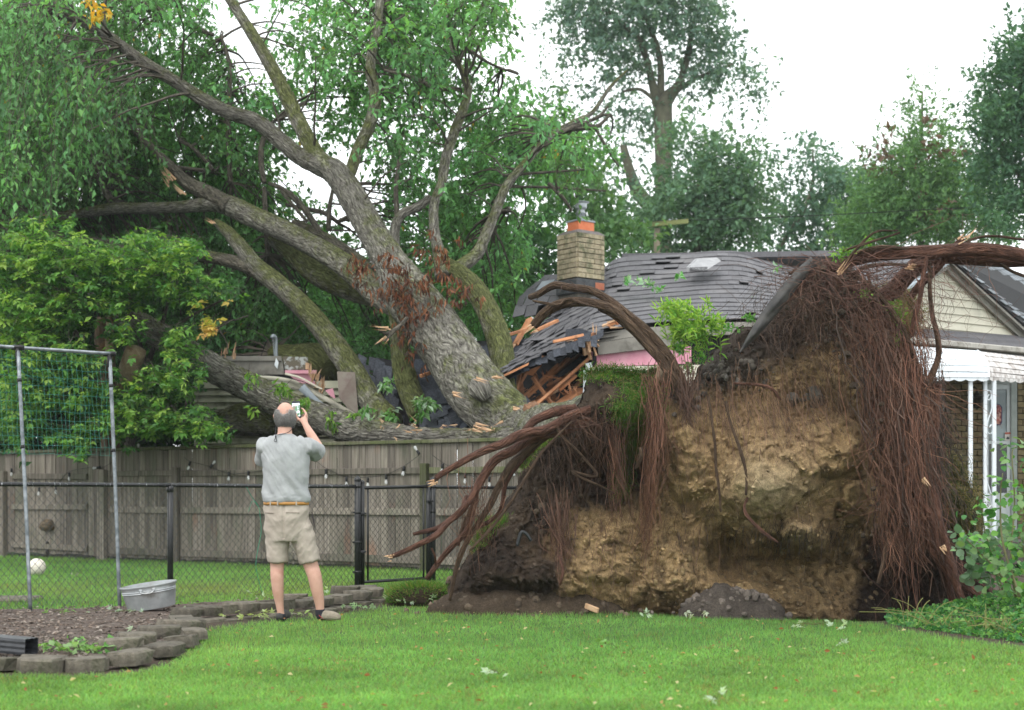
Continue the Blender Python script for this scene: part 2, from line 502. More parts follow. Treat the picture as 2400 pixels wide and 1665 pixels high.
def blades(name, X, Y, H, W, colr, two, bend=.5, z=None, zoff=0.0):
    N = len(X)
    r = np.random.RandomState(len(name) + N)
    a = r.uniform(0, 2 * PI, N)
    wd = np.stack([np.cos(a), np.sin(a), 0 * a], -1) * (W / 2)[:, None]
    ln = r.normal(size=(N, 2)) * bend
    Z = (ground_z(X, Y) if z is None else z) + zoff - .004
    B = np.stack([X, Y, Z], -1)
    up = np.stack([ln[:, 0], ln[:, 1], np.ones(N)], -1); up = nrm(up) * H[:, None]
    b = MB()
    if two:
        mid = B + up * .55
        tip = B + up + np.stack([ln[:, 0] * .5, ln[:, 1] * .5, -.12 * np.ones(N)], -1) * H[:, None]
        V = np.stack([B - wd, B + wd, mid + wd * .8, mid - wd * .8, tip], 1)
        k = np.arange(N)[:, None] * 5
        F = [k + np.array([0, 1, 2, 3]), k + np.array([3, 2, 4])]
        nv = 5
    else:
        V = np.stack([B - wd, B + wd, B + up], 1)
        k = np.arange(N)[:, None] * 3
        F = [k + np.array([0, 1, 2])]
        nv = 3
    b.add(V.reshape(-1, 3), F, C=np.repeat(colr, nv, 0))
    return b
def grass_colors(X, Y, seed=0):
    r = np.random.RandomState(seed)
    n = fbm(np.stack([X * .9, Y * .9, 0 * X], -1), 3)
    n2 = perlin(np.stack([X * .25, Y * .25, 0 * X + 5], -1))
    n3 = perlin(np.stack([X * 5, Y * 5, 0 * X + 9], -1))
    c = np.array([.178, .350, .095])[None] * (1 + .42 * n + .32 * n2 + .30 * n3)[:, None] * r.uniform(.6, 1.4, (len(X), 1))
    c[:, 0] *= 1 + .3 * r.normal(size=len(X)).clip(-1, 2) * .5 + .25 * n2
    th_ = np.clip(fbm(np.stack([X * 2.3, Y * 2.3, 0 * X + 21], -1), 4) - .12, 0, 1)
    dry = r.uniform(size=len(X)) < .03 + .5 * th_
    c[dry] = np.array([.30, .25, .10]) * r.uniform(.6, 1.1, (dry.sum(), 1))
    return np.clip(c, .005, .8)
def lawn():
    r = np.random.RandomState(11)
    # density falls with the square of the distance
    N = 330000
    Y = 1 / r.uniform(1 / 14.3, 1 / 6.2, N)
    X = r.uniform(-.40, .40, N) * Y
    px = 1200 + FPX * X / Y; py = HOR + FPX * CAMZ / Y
    sd = sdf_poly(px, py, LAWN)
    keep = sd > r.uniform(-3, 9, N) - (r.uniform(size=N) < .03) * 8
    X, Y = X[keep], Y[keep]
    n = fbm(np.stack([X * 1.7, Y * 1.7, 0 * X], -1), 3)
    H = (.040 + .014 * n) * r.uniform(.55, 1.35, len(X))
    W = r.uniform(.0028, .0050, len(X)) * (.8 + Y * .05)
    c = grass_colors(X, Y, 1)
    near = Y < 9.8
    b = blades('lawn', X[near], Y[near], H[near], W[near], c[near], True)
    b2 = blades('lawnb', X[~near], Y[~near], H[~near], W[~near], c[~near], False)
    for V, L, S, UV, C in zip(b2.V, [0], [0], b2.UV, b2.C): pass
    off = b.n
    b.V += b2.V; b.UV += b2.UV; b.C += b2.C
    b.L += [l + off for l in b2.L]; b.S += b2.S; b.n += b2.n
    o = b.build('lawn_grass', M['grass'], smooth=False)
    tag(kind(o, 'stuff'), 'bright green mown lawn across the whole foreground', 'grass'); 
    N = 150000
    X = r.uniform(-10.5, .6, N); Y = r.uniform(12.6, 25.5, N)
    px = 1200 + FPX * X / Y; py = HOR + FPX * CAMZ / Y
    sd = sdf_poly(px, py, BACK)
    keep = (sd > r.uniform(-2, 4, N)) & (px > -60)
    X, Y = X[keep], Y[keep]
    H = .055 * r.uniform(.5, 1.4, len(X)); W = r.uniform(.006, .010, len(X))
    c = grass_colors(X, Y, 2)
    st = np.exp(-((Y - 16.0) / 1.2) ** 2 - ((X + 3.8) / 2.4) ** 2) * np.clip(.5 + 1.5 * fbm(np.stack([X, Y, 0 * X], -1), 2), 0, 1)
    c = c * (1 - .55 * st[:, None]) + np.array([.30, .26, .10]) * .55 * st[:, None]
    o = blades('backlawn', X, Y, H, W, c, False).build('back_lawn_grass', M['grass'], smooth=False)
    tag(kind(o, 'stuff'), 'green grass strip between the chain link fence and the wooden fence', 'grass')
lawn()

# ------------------------------------------------------------------ mulch bed and block wall
def bed():
    poly = [(-300, 1572), (130, 1568), (330, 1560), (395, 1535), (440, 1512), (452, 1490), (440, 1472), (415, 1460), (440, 1456), (520, 1449), (680, 1437), (860, 1416), (870, 1392), (700, 1410), (400, 1425), (200, 1434), (-300, 1442)]
    pts = [(PA(p[0], p[1], GY(p[1]))) for p in poly]
    px, py = np.meshgrid(np.arange(-300, 880, 5.0), np.arange(1390, 1575, 2.0))
    sd = sdf_poly(px, py, poly)
    Yw = GY(py)
    X = (px - 1200) / FPX * Yw
    z = .075 * smooth01(sd, -2, 6) + .018 * fbm(np.stack([X * 5, Yw * 5, 0 * X], -1), 4) - .02
    V = np.stack([X, Yw, z], -1)
    n = px.shape[1]
    i = np.arange(px.shape[0] - 1)[:, None] * n + np.arange(n - 1)[None, :]
    ok = (sd[:-1, :-1] > -4) & (sd[1:, 1:] > -4)
    F = np.stack([i, i + n, i + n + 1, i + 1], -1)[ok]
    b = MB().add(V.reshape(-1, 3), F)
    m = simple('bark_mulch', (.055, .038, .030), (.16, .125, .105), 28, .95, .9, 70, c3=(.085, .055, .04), s3=5, bd=.03)
    kind(b.build('planting_bed', m), 'structure')
    r = np.random.RandomState(5)
    N = 5200
    py_ = r.uniform(1395, 1570, N); px_ = r.uniform(-100, 870, N)
    sd = sdf_poly(px_, py_, poly); k = sd > 4
    py_, px_ = py_[k], px_[k]
    Yk = GY(py_); Xk = (px_ - 1200) / FPX * Yk
    b = MB()
    for x, y in zip(Xk, Yk):
        z = .058 + .018 * float(fbm(np.array([x * 5, y * 5, 0]), 2))
        L = r.uniform(.008, .035)
        Mx = np.array(Euler((r.uniform(-.5, .5), r.uniform(-.5, .5), r.uniform(0, 6.3))).to_matrix())
        g = r.uniform(.4, 1.5); t = r.uniform(0, 1)
        b.box((x, y, z + .006), (L, L * r.uniform(.3, .7), .006), Mx, C=np.array([.14, .10, .075]) * g * (1 - t) + np.array([.22, .19, .16]) * g * t)
    o = b.build('wood_chip', M['fibre'], smooth=False)
    tag(kind(o, 'stuff'), 'loose wood chips covering the planting bed', 'mulch')
bed()
M['block'] = simple('weathered_concrete', (.095, .085, .066), (.215, .19, .15), 11, .95, 1.0, 45, rand=.40, c3=(.05, .06, .028), s3=6, t3=(.52, .72), bd=.012)
def block_mesh(r):
    b = MB()
    w, d, h = .30, .21, .088
    pts = [(-.15, .10), (-.15, -.02), (-.10, -.105), (.10, -.105), (.15, -.02), (.15, .10)]
    n = len(pts); q = .012
    V = []
    for z, s in ((0, 1.0), (h - q, 1.0), (h, .93)):
        for (x, y) in pts:
            V.append((x * s + r.normal() * .006, y * s + r.normal() * .006, z + (r.normal() * .002 if z else 0)))
    F = [(k * n + i, k * n + (i + 1) % n, (k + 1) * n + (i + 1) % n, (k + 1) * n + i) for k in range(2) for i in range(n)]
    F.append(tuple(range(2 * n, 3 * n)))
    F.append(tuple(range(n - 1, -1, -1)))
    return b.add(V, F)
def wall():
    t = thing('retaining_wall', 'low curved edging wall of mossy grey concrete blocks around the planting bed', 'garden wall', (-3.0, 11, 0))
    r = np.random.RandomState(9)
    ctr = [(-110, 1570), (-5, 1572), (95, 1574), (205, 1572), (308, 1563), (385, 1542), (428, 1521), (452, 1502), (446, 1484), (425, 1472)]
    ctr2 = [(438, 1460), (482, 1455), (523, 1452), (565, 1448), (612, 1444), (655, 1441), (700, 1436), (748, 1430), (795, 1424), (838, 1416), (872, 1408)]
    protos = [block_mesh(r).build('block', M['block'], None, smooth=False) for _ in range(3)]
    used = [0, 0, 0]
    def place(px, py, rz, z, k):
        if used[k]:
            o = protos[k].copy(); COL.objects.link(o)
        else:
            o = protos[k]; used[k] = 1
        p = P(px, py, GY(py))
        o.parent = t
        o.location = Vector((p[0], p[1], z)) - t.location
        o.rotation_euler = (r.normal() * .03, r.normal() * .03, rz)
        s = r.uniform(.84, 1.02); o.scale = (s * r.uniform(.95, 1.1), s, s * r.uniform(.85, 1.1))
        return o
    for path, zz in ((ctr, 0.0), (ctr2, .02)):
        W = np.array([P(a, b_, GY(b_))[:2] for a, b_ in path])
        for i, (a, b_) in enumerate(path):
            d = W[min(i + 1, len(W) - 1)] - W[max(i - 1, 0)]
            rz = math.atan2(d[1], d[0])
            if path is ctr2: 
                place(a + 6, b_ + 3, rz + r.normal() * .05, -.055, i % 3)
                place(a, b_, rz + r.normal() * .08, .045, (i + 1) % 3)
            else:
                place(a, b_, rz + r.normal() * .08, 0.0 if i < 4 else .02, i % 3)
    for a, b_, rz in ((285, 1545, .3), (322, 1527, .5), (375, 1512, .5), (420, 1494, .9), (690, 1421, .3), (810, 1405, .2), (850, 1402, .1)):
        place(a, b_, rz, .055, 1)
wall()

# ------------------------------------------------------------------ downspout at the lower left
def downspout():
    t = thing('downspout_extension', 'dark grey ribbed metal downspout lying on the blocks at the left edge', 'downspout', tuple(P(0, 1560, 8.9)))
    a = P(-160, 1500, 9.0); e = P(74, 1528, 8.75)
    a[2] = .16; e[2] = .13
    Fm = frame(e - a)
    prof = []
    w, h = .062, .048
    for (x, y) in ((-1, -1), (1, -1), (1, 1), (-1, 1)): pass
    ring = []
    for k in range(7): 
        u = -1 + 2 * k / 6; ring.append((u * w, -h - (.004 if k % 2 else 0)))
    for k in range(7): 
        u = -1 + 2 * k / 6; ring.append((w + (.004 if k % 2 else 0), u * h))
    for k in range(7): 
        u = 1 - 2 * k / 6; ring.append((u * w, h + (.004 if k % 2 else 0)))
    for k in range(7): 
        u = 1 - 2 * k / 6; ring.append((-w - (.004 if k % 2 else 0), u * h))
    ring = np.array(ring); n = len(ring)
    def rg(c, s): return np.asarray(c) + (ring[:, :1] * s) * Fm[:, 0] + (ring[:, 1:] * s) * Fm[:, 1]
    L = np.linalg.norm(e - a); d = (e - a) / L
    V = np.vstack([rg(a, 1), rg(e, 1), rg(e, .94), rg(e - d * .5, .94)])
    F = [(k * n + i, k * n + (i + 1) % n, (k + 1) * n + (i + 1) % n, (k + 1) * n + i) for k in range(3) for i in range(n)]
    m = simple('painted_dark_metal', (.035, .037, .042), (.06, .062, .068), 20, .38, .1, 60, metal=.1)
    MB().add(V, F).build('spout', m, t, smooth=False)
downspout()

# ------------------------------------------------------------------ galvanised tub
def tub():
    c = P(356, 1446, GY(1446)); c[2] = .07
    t = thing('washtub', 'dented galvanised metal tub with rope-style handle tilted on the mulch', 'tub', tuple(c))
    m = simple('galvanised_steel', (.33, .35, .36), (.50, .52, .53), 7, .45, .12, 50, metal=.55, c3=(.22, .21, .19), s3=3.5)
    n = 72
    def ring(r, z, corr=0.0):
        a = np.arange(n) * 2 * PI / n
        rr = r + corr * np.cos(a * 36)
        return np.stack([rr * np.cos(a) * .98, rr * np.sin(a) * .62, np.full(n, z)], -1)
    prof = [(0.0, .006, 0), (.195, .006, 0), (.205, .012, .0), (.207, .02, .003), (.228, .135, .003), (.231, .150, 0), (.238, .156, 0), (.233, .163, 0), (.240, .170, 0), (.235, .178, 0), (.241, .205, 0), (.250, .209, 0), (.251, .219, 0), (.241, .221, 0), (.236, .205, 0), (.200, .02, 0), (0.0, .018, 0)]
    V = np.vstack([ring(max(r, .001), z, k) for r, z, k in prof])
    F = [(k * n + i, k * n + (i + 1) % n, (k + 1) * n + (i + 1) % n, (k + 1) * n + i) for k in range(len(prof) - 1) for i in range(n)]
    Mx = np.array(Euler((R(4), R(-8), R(8))).to_matrix())
    V = V @ Mx.T + c
    MB().add(V, F).build('body', m, t, autosm=True)
    h = MB()
    hp = np.array([[-.055, -.235, .185], [-.05, -.262, .17], [-.02, -.268, .158], [.02, -.268, .158], [.05, -.262, .17], [.055, -.235, .185]]) * [1, .62, 1] @ Mx.T + c
    h.tube(hp, .006, 6, 16)
    h.tube(hp[2:4], .011, 8, 4)
    for s_ in (-1, 1):
        h.bbox(np.array([s_ * .055, -.148, .188]) @ Mx.T + c, (.03, .012, .022), .003)
    h.build('handle', m, t)
tub()

# ------------------------------------------------------------------ chain link fence
M['blackvinyl'] = simple('black_vinyl', (.012, .013, .014), (.022, .023, .024), 30, .35, .05, 60)
M['railwear'] = simple('worn_black_rail', (.014, .015, .016), (.30, .31, .32), 6, .35, .05, 60, stretch=(9, 9, 1), lo=.60, hi=.66)
def fence_pt(px):           # point of the fence line seen in photo column px
    k = (px - 1200) / FPX
    Y = (13 + 1.134 * 4.68) / (1 - 1.134 * k)
    return np.array([k * Y, Y, 0.0])
def chain_mesh(a, b, z0, z1, pitch=.078, r=.0030):
    L = np.linalg.norm(b - a); d = (b - a) / L
    nw = int(L / (pitch / 2))
    hz = pitch * .52
    K = int((z1 - z0) / hz) + 1
    zz = z0 + np.arange(K) * hz
    zz = np.r_[zz, z1 + .028]
    K = len(zz)
    i = np.arange(nw)
    kk = np.arange(K)
    off = ((i[:, None] + kk[None, :]) % 2) * (pitch / 2) + i[:, None] * (pitch / 2) - ((i[:, None]) % 2) * 0
    # every wire zigzags between two neighbouring columns
    off = (i[:, None] + ((kk[None, :] + i[:, None]) % 2)) * (pitch / 2)
    Pn = a[None, None, :] + off[..., None] * d
    Pn = Pn + np.stack([0 * off, .003 * ((kk[None, :] % 2) * 2 - 1) + 0 * off, np.broadcast_to(zz[None, :], off.shape)], -1)
    sag = .012 * perlin(np.stack([off * 1.1, np.broadcast_to(zz[None, :], off.shape) * 1.5, 0 * off], -1))
    Pn[..., 1] += sag
    V, F = multitube(Pn, np.full(Pn.shape[:2], r), 3)
    return V, F
def post(b, p, z1, r=.024, z0=-.05):
    b.tube([(p[0], p[1], z0), (p[0], p[1], z1)], r, 12, 2)
def chainlink():
    t = thing('chain_link_fence', 'black vinyl chain link fence with a narrow gate behind the man', 'fence', tuple(fence_pt(560)))
    pts = {k: fence_pt(k) for k in (-420, -60, 399, 838, 1012, 1330)}
    ztop = 1.17
    def rail(a, b, name='top_rail'):
        MB().tube([a + [0, 0, ztop], (a + b) / 2 + [0, 0, ztop - .004], b + [0, 0, ztop]], .021, 10, 9).build(name, M['railwear'], t)
    for px in (-420, 399):
        b = MB(); post(b, pts[px], 1.13, .030); 
        b.tube([pts[px] + [0, 0, 1.10], pts[px] + [0, 0, 1.16]], .034, 10, 2)
        b.build('line_post', M['blackvinyl'], t)
    rail(pts[-420], pts[399]); rail(pts[399], pts[838]); rail(pts[1012], pts[1330])
    gp = [fence_pt(838), fence_pt(1014)]
    for p in gp:
        b = MB(); post(b, p, 1.24, .036)
        b.lathe(p + [0, 0, 1.235], [(.040, 0), (.042, .012), (.036, .03), (.016, .05), (.001, .06)], 14)
        for z in (.18, .52, .86, 1.16):
            b.tube([p + [0, 0, z], p + [0, 0, z + .022]], .041, 12, 2)
            b.box(p + [-.045, -.02, z + .011], (.022, .012, .02))
        b.build('gate_post', M['blackvinyl'], t)
    # gate
    g = MB()
    d = nrm(gp[1] - gp[0]); a = gp[0] + d * .075; e = gp[1] - d * .075
    for q in (a, a + d * .085, e, e - d * .07):
        pass
    g.tube([a + [0, 0, .04], a + [0, 0, 1.215]], .026, 10, 2)
    g.tube([e + [0, 0, .04], e + [0, 0, 1.215]], .026, 10, 2)
    for q in (a, e):
        g.lathe(q + [0, 0, 1.21], [(.029, 0), (.028, .014), (.015, .03), (.001, .036)], 12)
    a2 = a + d * .085; e2 = e - d * .08
    g.tube([a2 + [0, 0, .06], a2 + [0, 0, 1.15]], .012, 8, 2)
    g.tube([e2 + [0, 0, .06], e2 + [0, 0, 1.15]], .012, 8, 2)
    g.tube([a + [0, 0, 1.155], e + [0, 0, 1.175]], .021, 10, 2)
    g.tube([a + [0, 0, .07], e + [0, 0, .07]], .018, 8, 2)
    gate = g.build('gate', M['blackvinyl'], t)
    h = MB()
    for z in (.42, .86):
        h.bbox(a + np.array([-.0, -.03, z]), (.07, .03, .035), .006)
        h.tube([a + [-.05, -.03, z], a + [.05, -.03, z]], .008, 6, 2)
    hh = h.build('hinge', M['blackvinyl'], gate)
    h = MB(); h.bbox(e + np.array([.02, -.035, 1.0]), (.09, .02, .03), .006); h.tube([e + [.03, -.04, .96], e + [.03, -.04, 1.08]], .008, 6, 2)
    h.build('latch', M['blackvinyl'], gate)
    V, F = chain_mesh(a2, e2, .07, 1.13)
    MB().add(V, F).build('gate_wire', M['blackvinyl'], gate, smooth=False, kind='stuff')
    b = MB()
    for q0, q1 in ((pts[-420], pts[399]), (pts[399], gp[0]), (gp[1], pts[1330])):
        V, F = chain_mesh(q0, q1, .02, ztop + .0)
        b.add(V, F)
    b.build('wire_mesh', M['blackvinyl'], t, smooth=False, kind='stuff')
chainlink()

# ------------------------------------------------------------------ backstop net on pipes
def netframe():
    t = thing('backstop_net', 'green string net hung on a leaning galvanised pipe frame in front of the sapling', 'net frame', tuple(P(180, 1435, 13)))
    pm = simple('galvanised_pipe', (.13, .15, .165), (.30, .33, .35), 14, .45, .1, 60, metal=.4, rand=.1, c3=(.10, .12, .13), s3=8)
    tp = simple('black_tape', (.012, .012, .013), None, rough=.6)
    A1, A0 = P(42, 815, 12.7), P(72, 1447, 12.4)
    B1, B0 = P(257, 830, 12.9), P(281, 1428, 12.75)
    A0[2] = .0; B0[2] = .0
    for q1, q0 in ((A1, A0), (B1, B0)):
        b = MB(); b.tube([q0, (q0 + q1) / 2 + [.004, 0, 0], q1], .017, 10, 8); pole = b.build('pole', pm, t)
        b = MB(); b.tube([q1 - [0, 0, .12], q1 + [0, 0, .0]], .0215, 10, 3); 
        b.build('coupling', tp, pole)
    b = MB(); L = P(-140, 802, 12.55)
    b.tube([L, A1, B1 + [.04, 0, 0]], .016, 10, 8); b.build('top_bar', pm, t)
    for q in (A1, B1): MB().tube([q - [.055, 0, 0], q + [.055, 0, 0]], .023, 10, 3).build('clamp', tp, t)
    for k, (q0, q1) in enumerate(((A0, A1), (B0, B1))):
        for f in (.87, .62): MB().tube([q0 + (q1 - q0) * f, q0 + (q1 - q0) * (f + .012)], .021, 8, 2).build('tape_band', tp, t)
    # net: knotted squares, slack
    cols = 23; rows = 13
    u = np.linspace(-.62, 1, 31); v = np.linspace(0, 1, rows)
    U, Vv = np.meshgrid(u, v)
    top = A1[None, None] + (B1 - A1)[None, None] * U[..., None]
    bot = P(60, 1058, 12.55)[None, None] + (P(265, 1063, 12.8) - P(60, 1058, 12.55))[None, None] * U[..., None]
    G = top * (1 - Vv[..., None]) + bot * Vv[..., None]
    n = fbm(np.stack([U * 4, Vv * 4, 0 * U], -1), 2)
    G[..., 1] += .05 * n + .03; G[..., 0] += .022 * fbm(np.stack([U * 6 + 3, Vv * 5, 0 * U], -1), 2) * (Vv > 0); G[..., 2] += .015 * fbm(np.stack([U * 6 + 3, Vv * 5, 0 * U + 8], -1), 2)
    G[..., 2] -= .02
    b = MB()
    V, F = multitube(G, np.full(G.shape[:2], .0015), 3); b.add(V, F)
    Gt = G.transpose(1, 0, 2); V, F = multitube(Gt, np.full(Gt.shape[:2], .0012), 3); b.add(V, F)
    r = np.random.RandomState(2)
    xs = []
    for k in range(5):
        i = r.randint(0, rows - 2); j = r.randint(0, G.shape[1] - 8)
        xs.append(catmull([G[i, j] - [0, .02, 0], G[min(i + 1, rows - 1), j + 3] - [0, .05, .02], G[min(i + 2, rows - 1), j + 7] - [0, .02, 0]], 9))
    V, F = multitube(np.array(xs), np.full((len(xs), 9), .0012), 3); b.add(V, F)
    nm = simple('green_twine', (.02, .15, .11), (.04, .21, .17), 10, .7)
    b.build('netting', nm, t, smooth=False, kind='stuff')
netframe()

# ------------------------------------------------------------------ ball on the back lawn
def ball():
    c = P(86, 1337, GY(1350)); c[2] = .115
    m = simple('chalky_plastic', (.66, .60, .52), (.75, .70, .62), 6, .6, .1, 80)
    seam = simple('ball_seam', (.35, .32, .28), None, rough=.7)
    t = thing('ball', 'pale cream ball lying in the grass behind the chain link fence', 'ball', tuple(c))
    a = np.linspace(-PI / 2, PI / 2, 13)
    MB().lathe(c, [(max(.118 * math.cos(x), .0005), .118 * math.sin(x)) for x in a], 28).build('shell', m, t)
    b = MB()
    for e in ((0, 0, 0), (R(90), 0, R(30)), (R(90), 0, R(-55))):
        Mx = np.array(Euler(e).to_matrix()); q = np.linspace(0, 2 * PI, 33)
        b.tube(np.stack([.1175 * np.cos(q), .1175 * np.sin(q), 0 * q], -1) @ Mx.T + c, .0015, 4, 33)
    b.build('seam', seam, t)
ball()

# ------------------------------------------------------------------ wooden fence
def wf(px):
    k = (px - 1200) / FPX
    Y = (20 - .641 * 1.2) / (1 + .641 * k)
    return np.array([k * Y, Y, 0.0])
WD = nrm(wf(1000) - wf(0)); WN = np.array([WD[1], -WD[0], 0])        # along the fence, towards the camera
def WM():
    return np.stack([WD, -WN, [0, 0, 1]], 1)
def woodmat(name, c1, c2, c3, t3=(.5, .65)):
    m, nt, bs, out = node_mat(name)
    v = coords(nt, 'Object', (22, 22, 1.1))
    n1 = noise(nt, v, 1.0, 6, .65, .8)
    oi = nt.nodes.new('ShaderNodeObjectInfo')
    c = mixc(nt, ramp(nt, n1, [(.3, 0.0), (.68, 1.0)]), c1, c2)
    c = mixc(nt, ramp(nt, noise(nt, coords(nt, 'Object', (2.2, 2.2, .9)), 1.0, 5, .65), [(t3[0], 0.0), (t3[1], .8)]), c, c3)
    st = noise(nt, coords(nt, 'Object', (40, 40, .6)), 1.0, 3, .6)
    c = mixc(nt, ramp(nt, st, [(.56, 0.0), (.62, .55)]), c, tuple(x * .45 for x in c1))
    c = mixc(nt, 1.0, c, ramp(nt, oi.outputs['Random'], [(0.0, .60), (1.0, 1.08)]), 'MULTIPLY')
    nt.links.new(c, bs.inputs['Base Color'])
    bs.inputs['Roughness'].default_value = .88; bs.inputs['Specular IOR Level'].default_value = .2
    bump(nt, bs, n1, .6, .006)
    return m
M['fencewood'] = woodmat('weathered_cedar', (.115, .098, .080), (.315, .280, .235), (.14, .145, .105))
M['fencewood_top'] = woodmat('weathered_cedar_mossy', (.085, .082, .058), (.20, .19, .135), (.10, .12, .045), (.42, .6))
M['fencerust'] = woodmat('weathered_cedar_reddish', (.12, .102, .085), (.31, .275, .235), (.26, .16, .115), (.56, .66))
def wooden_fence():
    r = np.random.RandomState(21)
    t = thing('wooden_fence', 'tall weathered grey plank fence with a mossy cap behind the lawn', 'fence', tuple(wf(600)))
    Mx = WM()
    x0, x1 = -9.6, np.dot(wf(1248) - wf(0), WD)
    o0 = wf(0)
    s_gate0 = np.dot(wf(28) - o0, WD); s_gate1 = np.dot(wf(212) - o0, WD)
    L1 = x1
    pw = .134
    s = -1.6
    top = 1.835
    protos = {}
    k = 0
    while s < L1:
        w = pw * r.uniform(.93, 1.04)
        ing = s_gate0 < s + w / 2 < s_gate1
        h = top - .03 - (.0 if not ing else .0) + r.normal() * .006
        zb = .06 + r.normal() * .008 + (.02 if ing else 0)
        k += 1; c = o0 + WD * (s + w / 2) + WN * (.0035 * (1 if k % 2 else -1)) + [0, 0, (zb + h) / 2]
        rot = np.array(Euler((0, r.normal() * .004, r.normal() * .02)).to_matrix())
        b = MB(); 
        hz = h - zb
        # each board two pieces tall with a slightly cupped face
        b.bbox(c, (w + .004, .018, hz), .004, Mx @ rot)
        mt = M['fencewood'] if r.uniform() > .3 else M['fencerust']
        b.build('plank', mt, t, smooth=False)
        s += pw
    def rail(sa, sb, z, h=.088, mat=None, nm='rail', off=.032, tilt=0):
        a = o0 + WD * sa + WN * off; e = o0 + WD * sb + WN * off
        b = MB(); b.bbox((a + e) / 2 + [0, 0, z], (abs(sb - sa), .038, h), .005, Mx @ np.array(Euler((0, tilt, 0)).to_matrix()))
        return b.build(nm, mat or M['fencewood'], t, smooth=False)
    posts = [np.dot(wf(x) - o0, WD) for x in (-190, 14, 246, 418, 790, 1000, 1224)]
    for px, w in ((-190, .1), (14, .10), (246, .17), (418, .11), (1000, .11)):
        p = wf(px) + WN * (.055 if px != 246 else .06)
        b = MB(); zt = 1.52 if px in (418, 1000) else 1.50
        b.bbox(p + [0, 0, zt / 2], (w, .09, zt), .006, Mx)
        b.build('post', M['fencewood'] if px < 900 else M['fencewood_top'], t, smooth=False)
    sp = [np.dot(wf(x) - o0, WD) for x in (262, 408, 428, 990, 1010, 1246)]
    for sa, sb in ((sp[0], sp[1]), (sp[2], sp[3]), (sp[4], sp[5])):
        rail(sa, sb, 1.43 if sa < sp[2] else 1.42, mat=M['fencewood_top'] if sa > sp[3] else None)
        rail(sa, sb, .84, .10)
        rail(sa, sb, .16, .11)
    g0, g1 = np.dot(wf(32) - o0, WD), np.dot(wf(208) - o0, WD)
    for z, tl in ((1.40, .01), (.88, 0), (.20, .02)):
        rail(g0, g1, z, .095, nm='gate_rail', tilt=tl)
    rail(-1.6, g0 - .15, 1.40); rail(-1.6, g0 - .15, .85)
    b = MB(); p = wf(205) + WN * .05; b.bbox(p + [0, 0, .5], (.012, .012, .72), .002, Mx); b.tube([p + [0, 0, .1], p + [0, 0, .95]], .006, 5, 2)
    b.build('gate_rod', simple('rusty_rod', (.06, .055, .05), None, rough=.6), t)
    # caps, one per bay
    for sa, sb in ((-1.6, sp[0] - .1), (sp[0] - .1, sp[1]), (sp[1], (sp[2] + sp[3]) / 2), ((sp[2] + sp[3]) / 2, sp[3] + .02), (sp[3] + .02, sp[5])):
        a = o0 + WD * (sa + .004); e = o0 + WD * (sb - .004)
        b = MB(); b.bbox((a + e) / 2 + WN * .012 + [0, 0, top - .005 + r.normal() * .003], (sb - sa - .008, .10, .05), .006, Mx)
        b.build('cap_board', M['fencewood_top'], t, smooth=False)
    # broken plank hole with a nest of leaves
    p = P(117, 1236, wf(117)[1]) + WN * .05
    V = []
    b = MB()
    V, F, UV = tube([p + [-.12, 0, 0], p + [0, -.03, .03], p + [.12, 0, .0]], [.05, .11, .05], 12, 14, .3, 6, True, 3.0, .02)
    b.add(V, F, UV)
    o = b.build('knot_of_leaves', simple('dead_leaf_lump', (.06, .045, .03), (.20, .15, .10), 25, .9, 1, 60), smooth=True)
    tag(o, 'brown lump of dead leaves caught on the wooden gate behind the net poles', 'leaf clump')
    m = M['fencewood']
    b = MB(); q = P(114, 1290, wf(114)[1]) + WN * .03; b.bbox(q, (.05, .02, .30), .004, Mx)
    b.build('gap_shade_strip', simple('gap_shade_brown', (.02, .017, .014), None, rough=.9), t, smooth=False)  # near-black strip laid over the planks as the shade of a gap
wooden_fence()

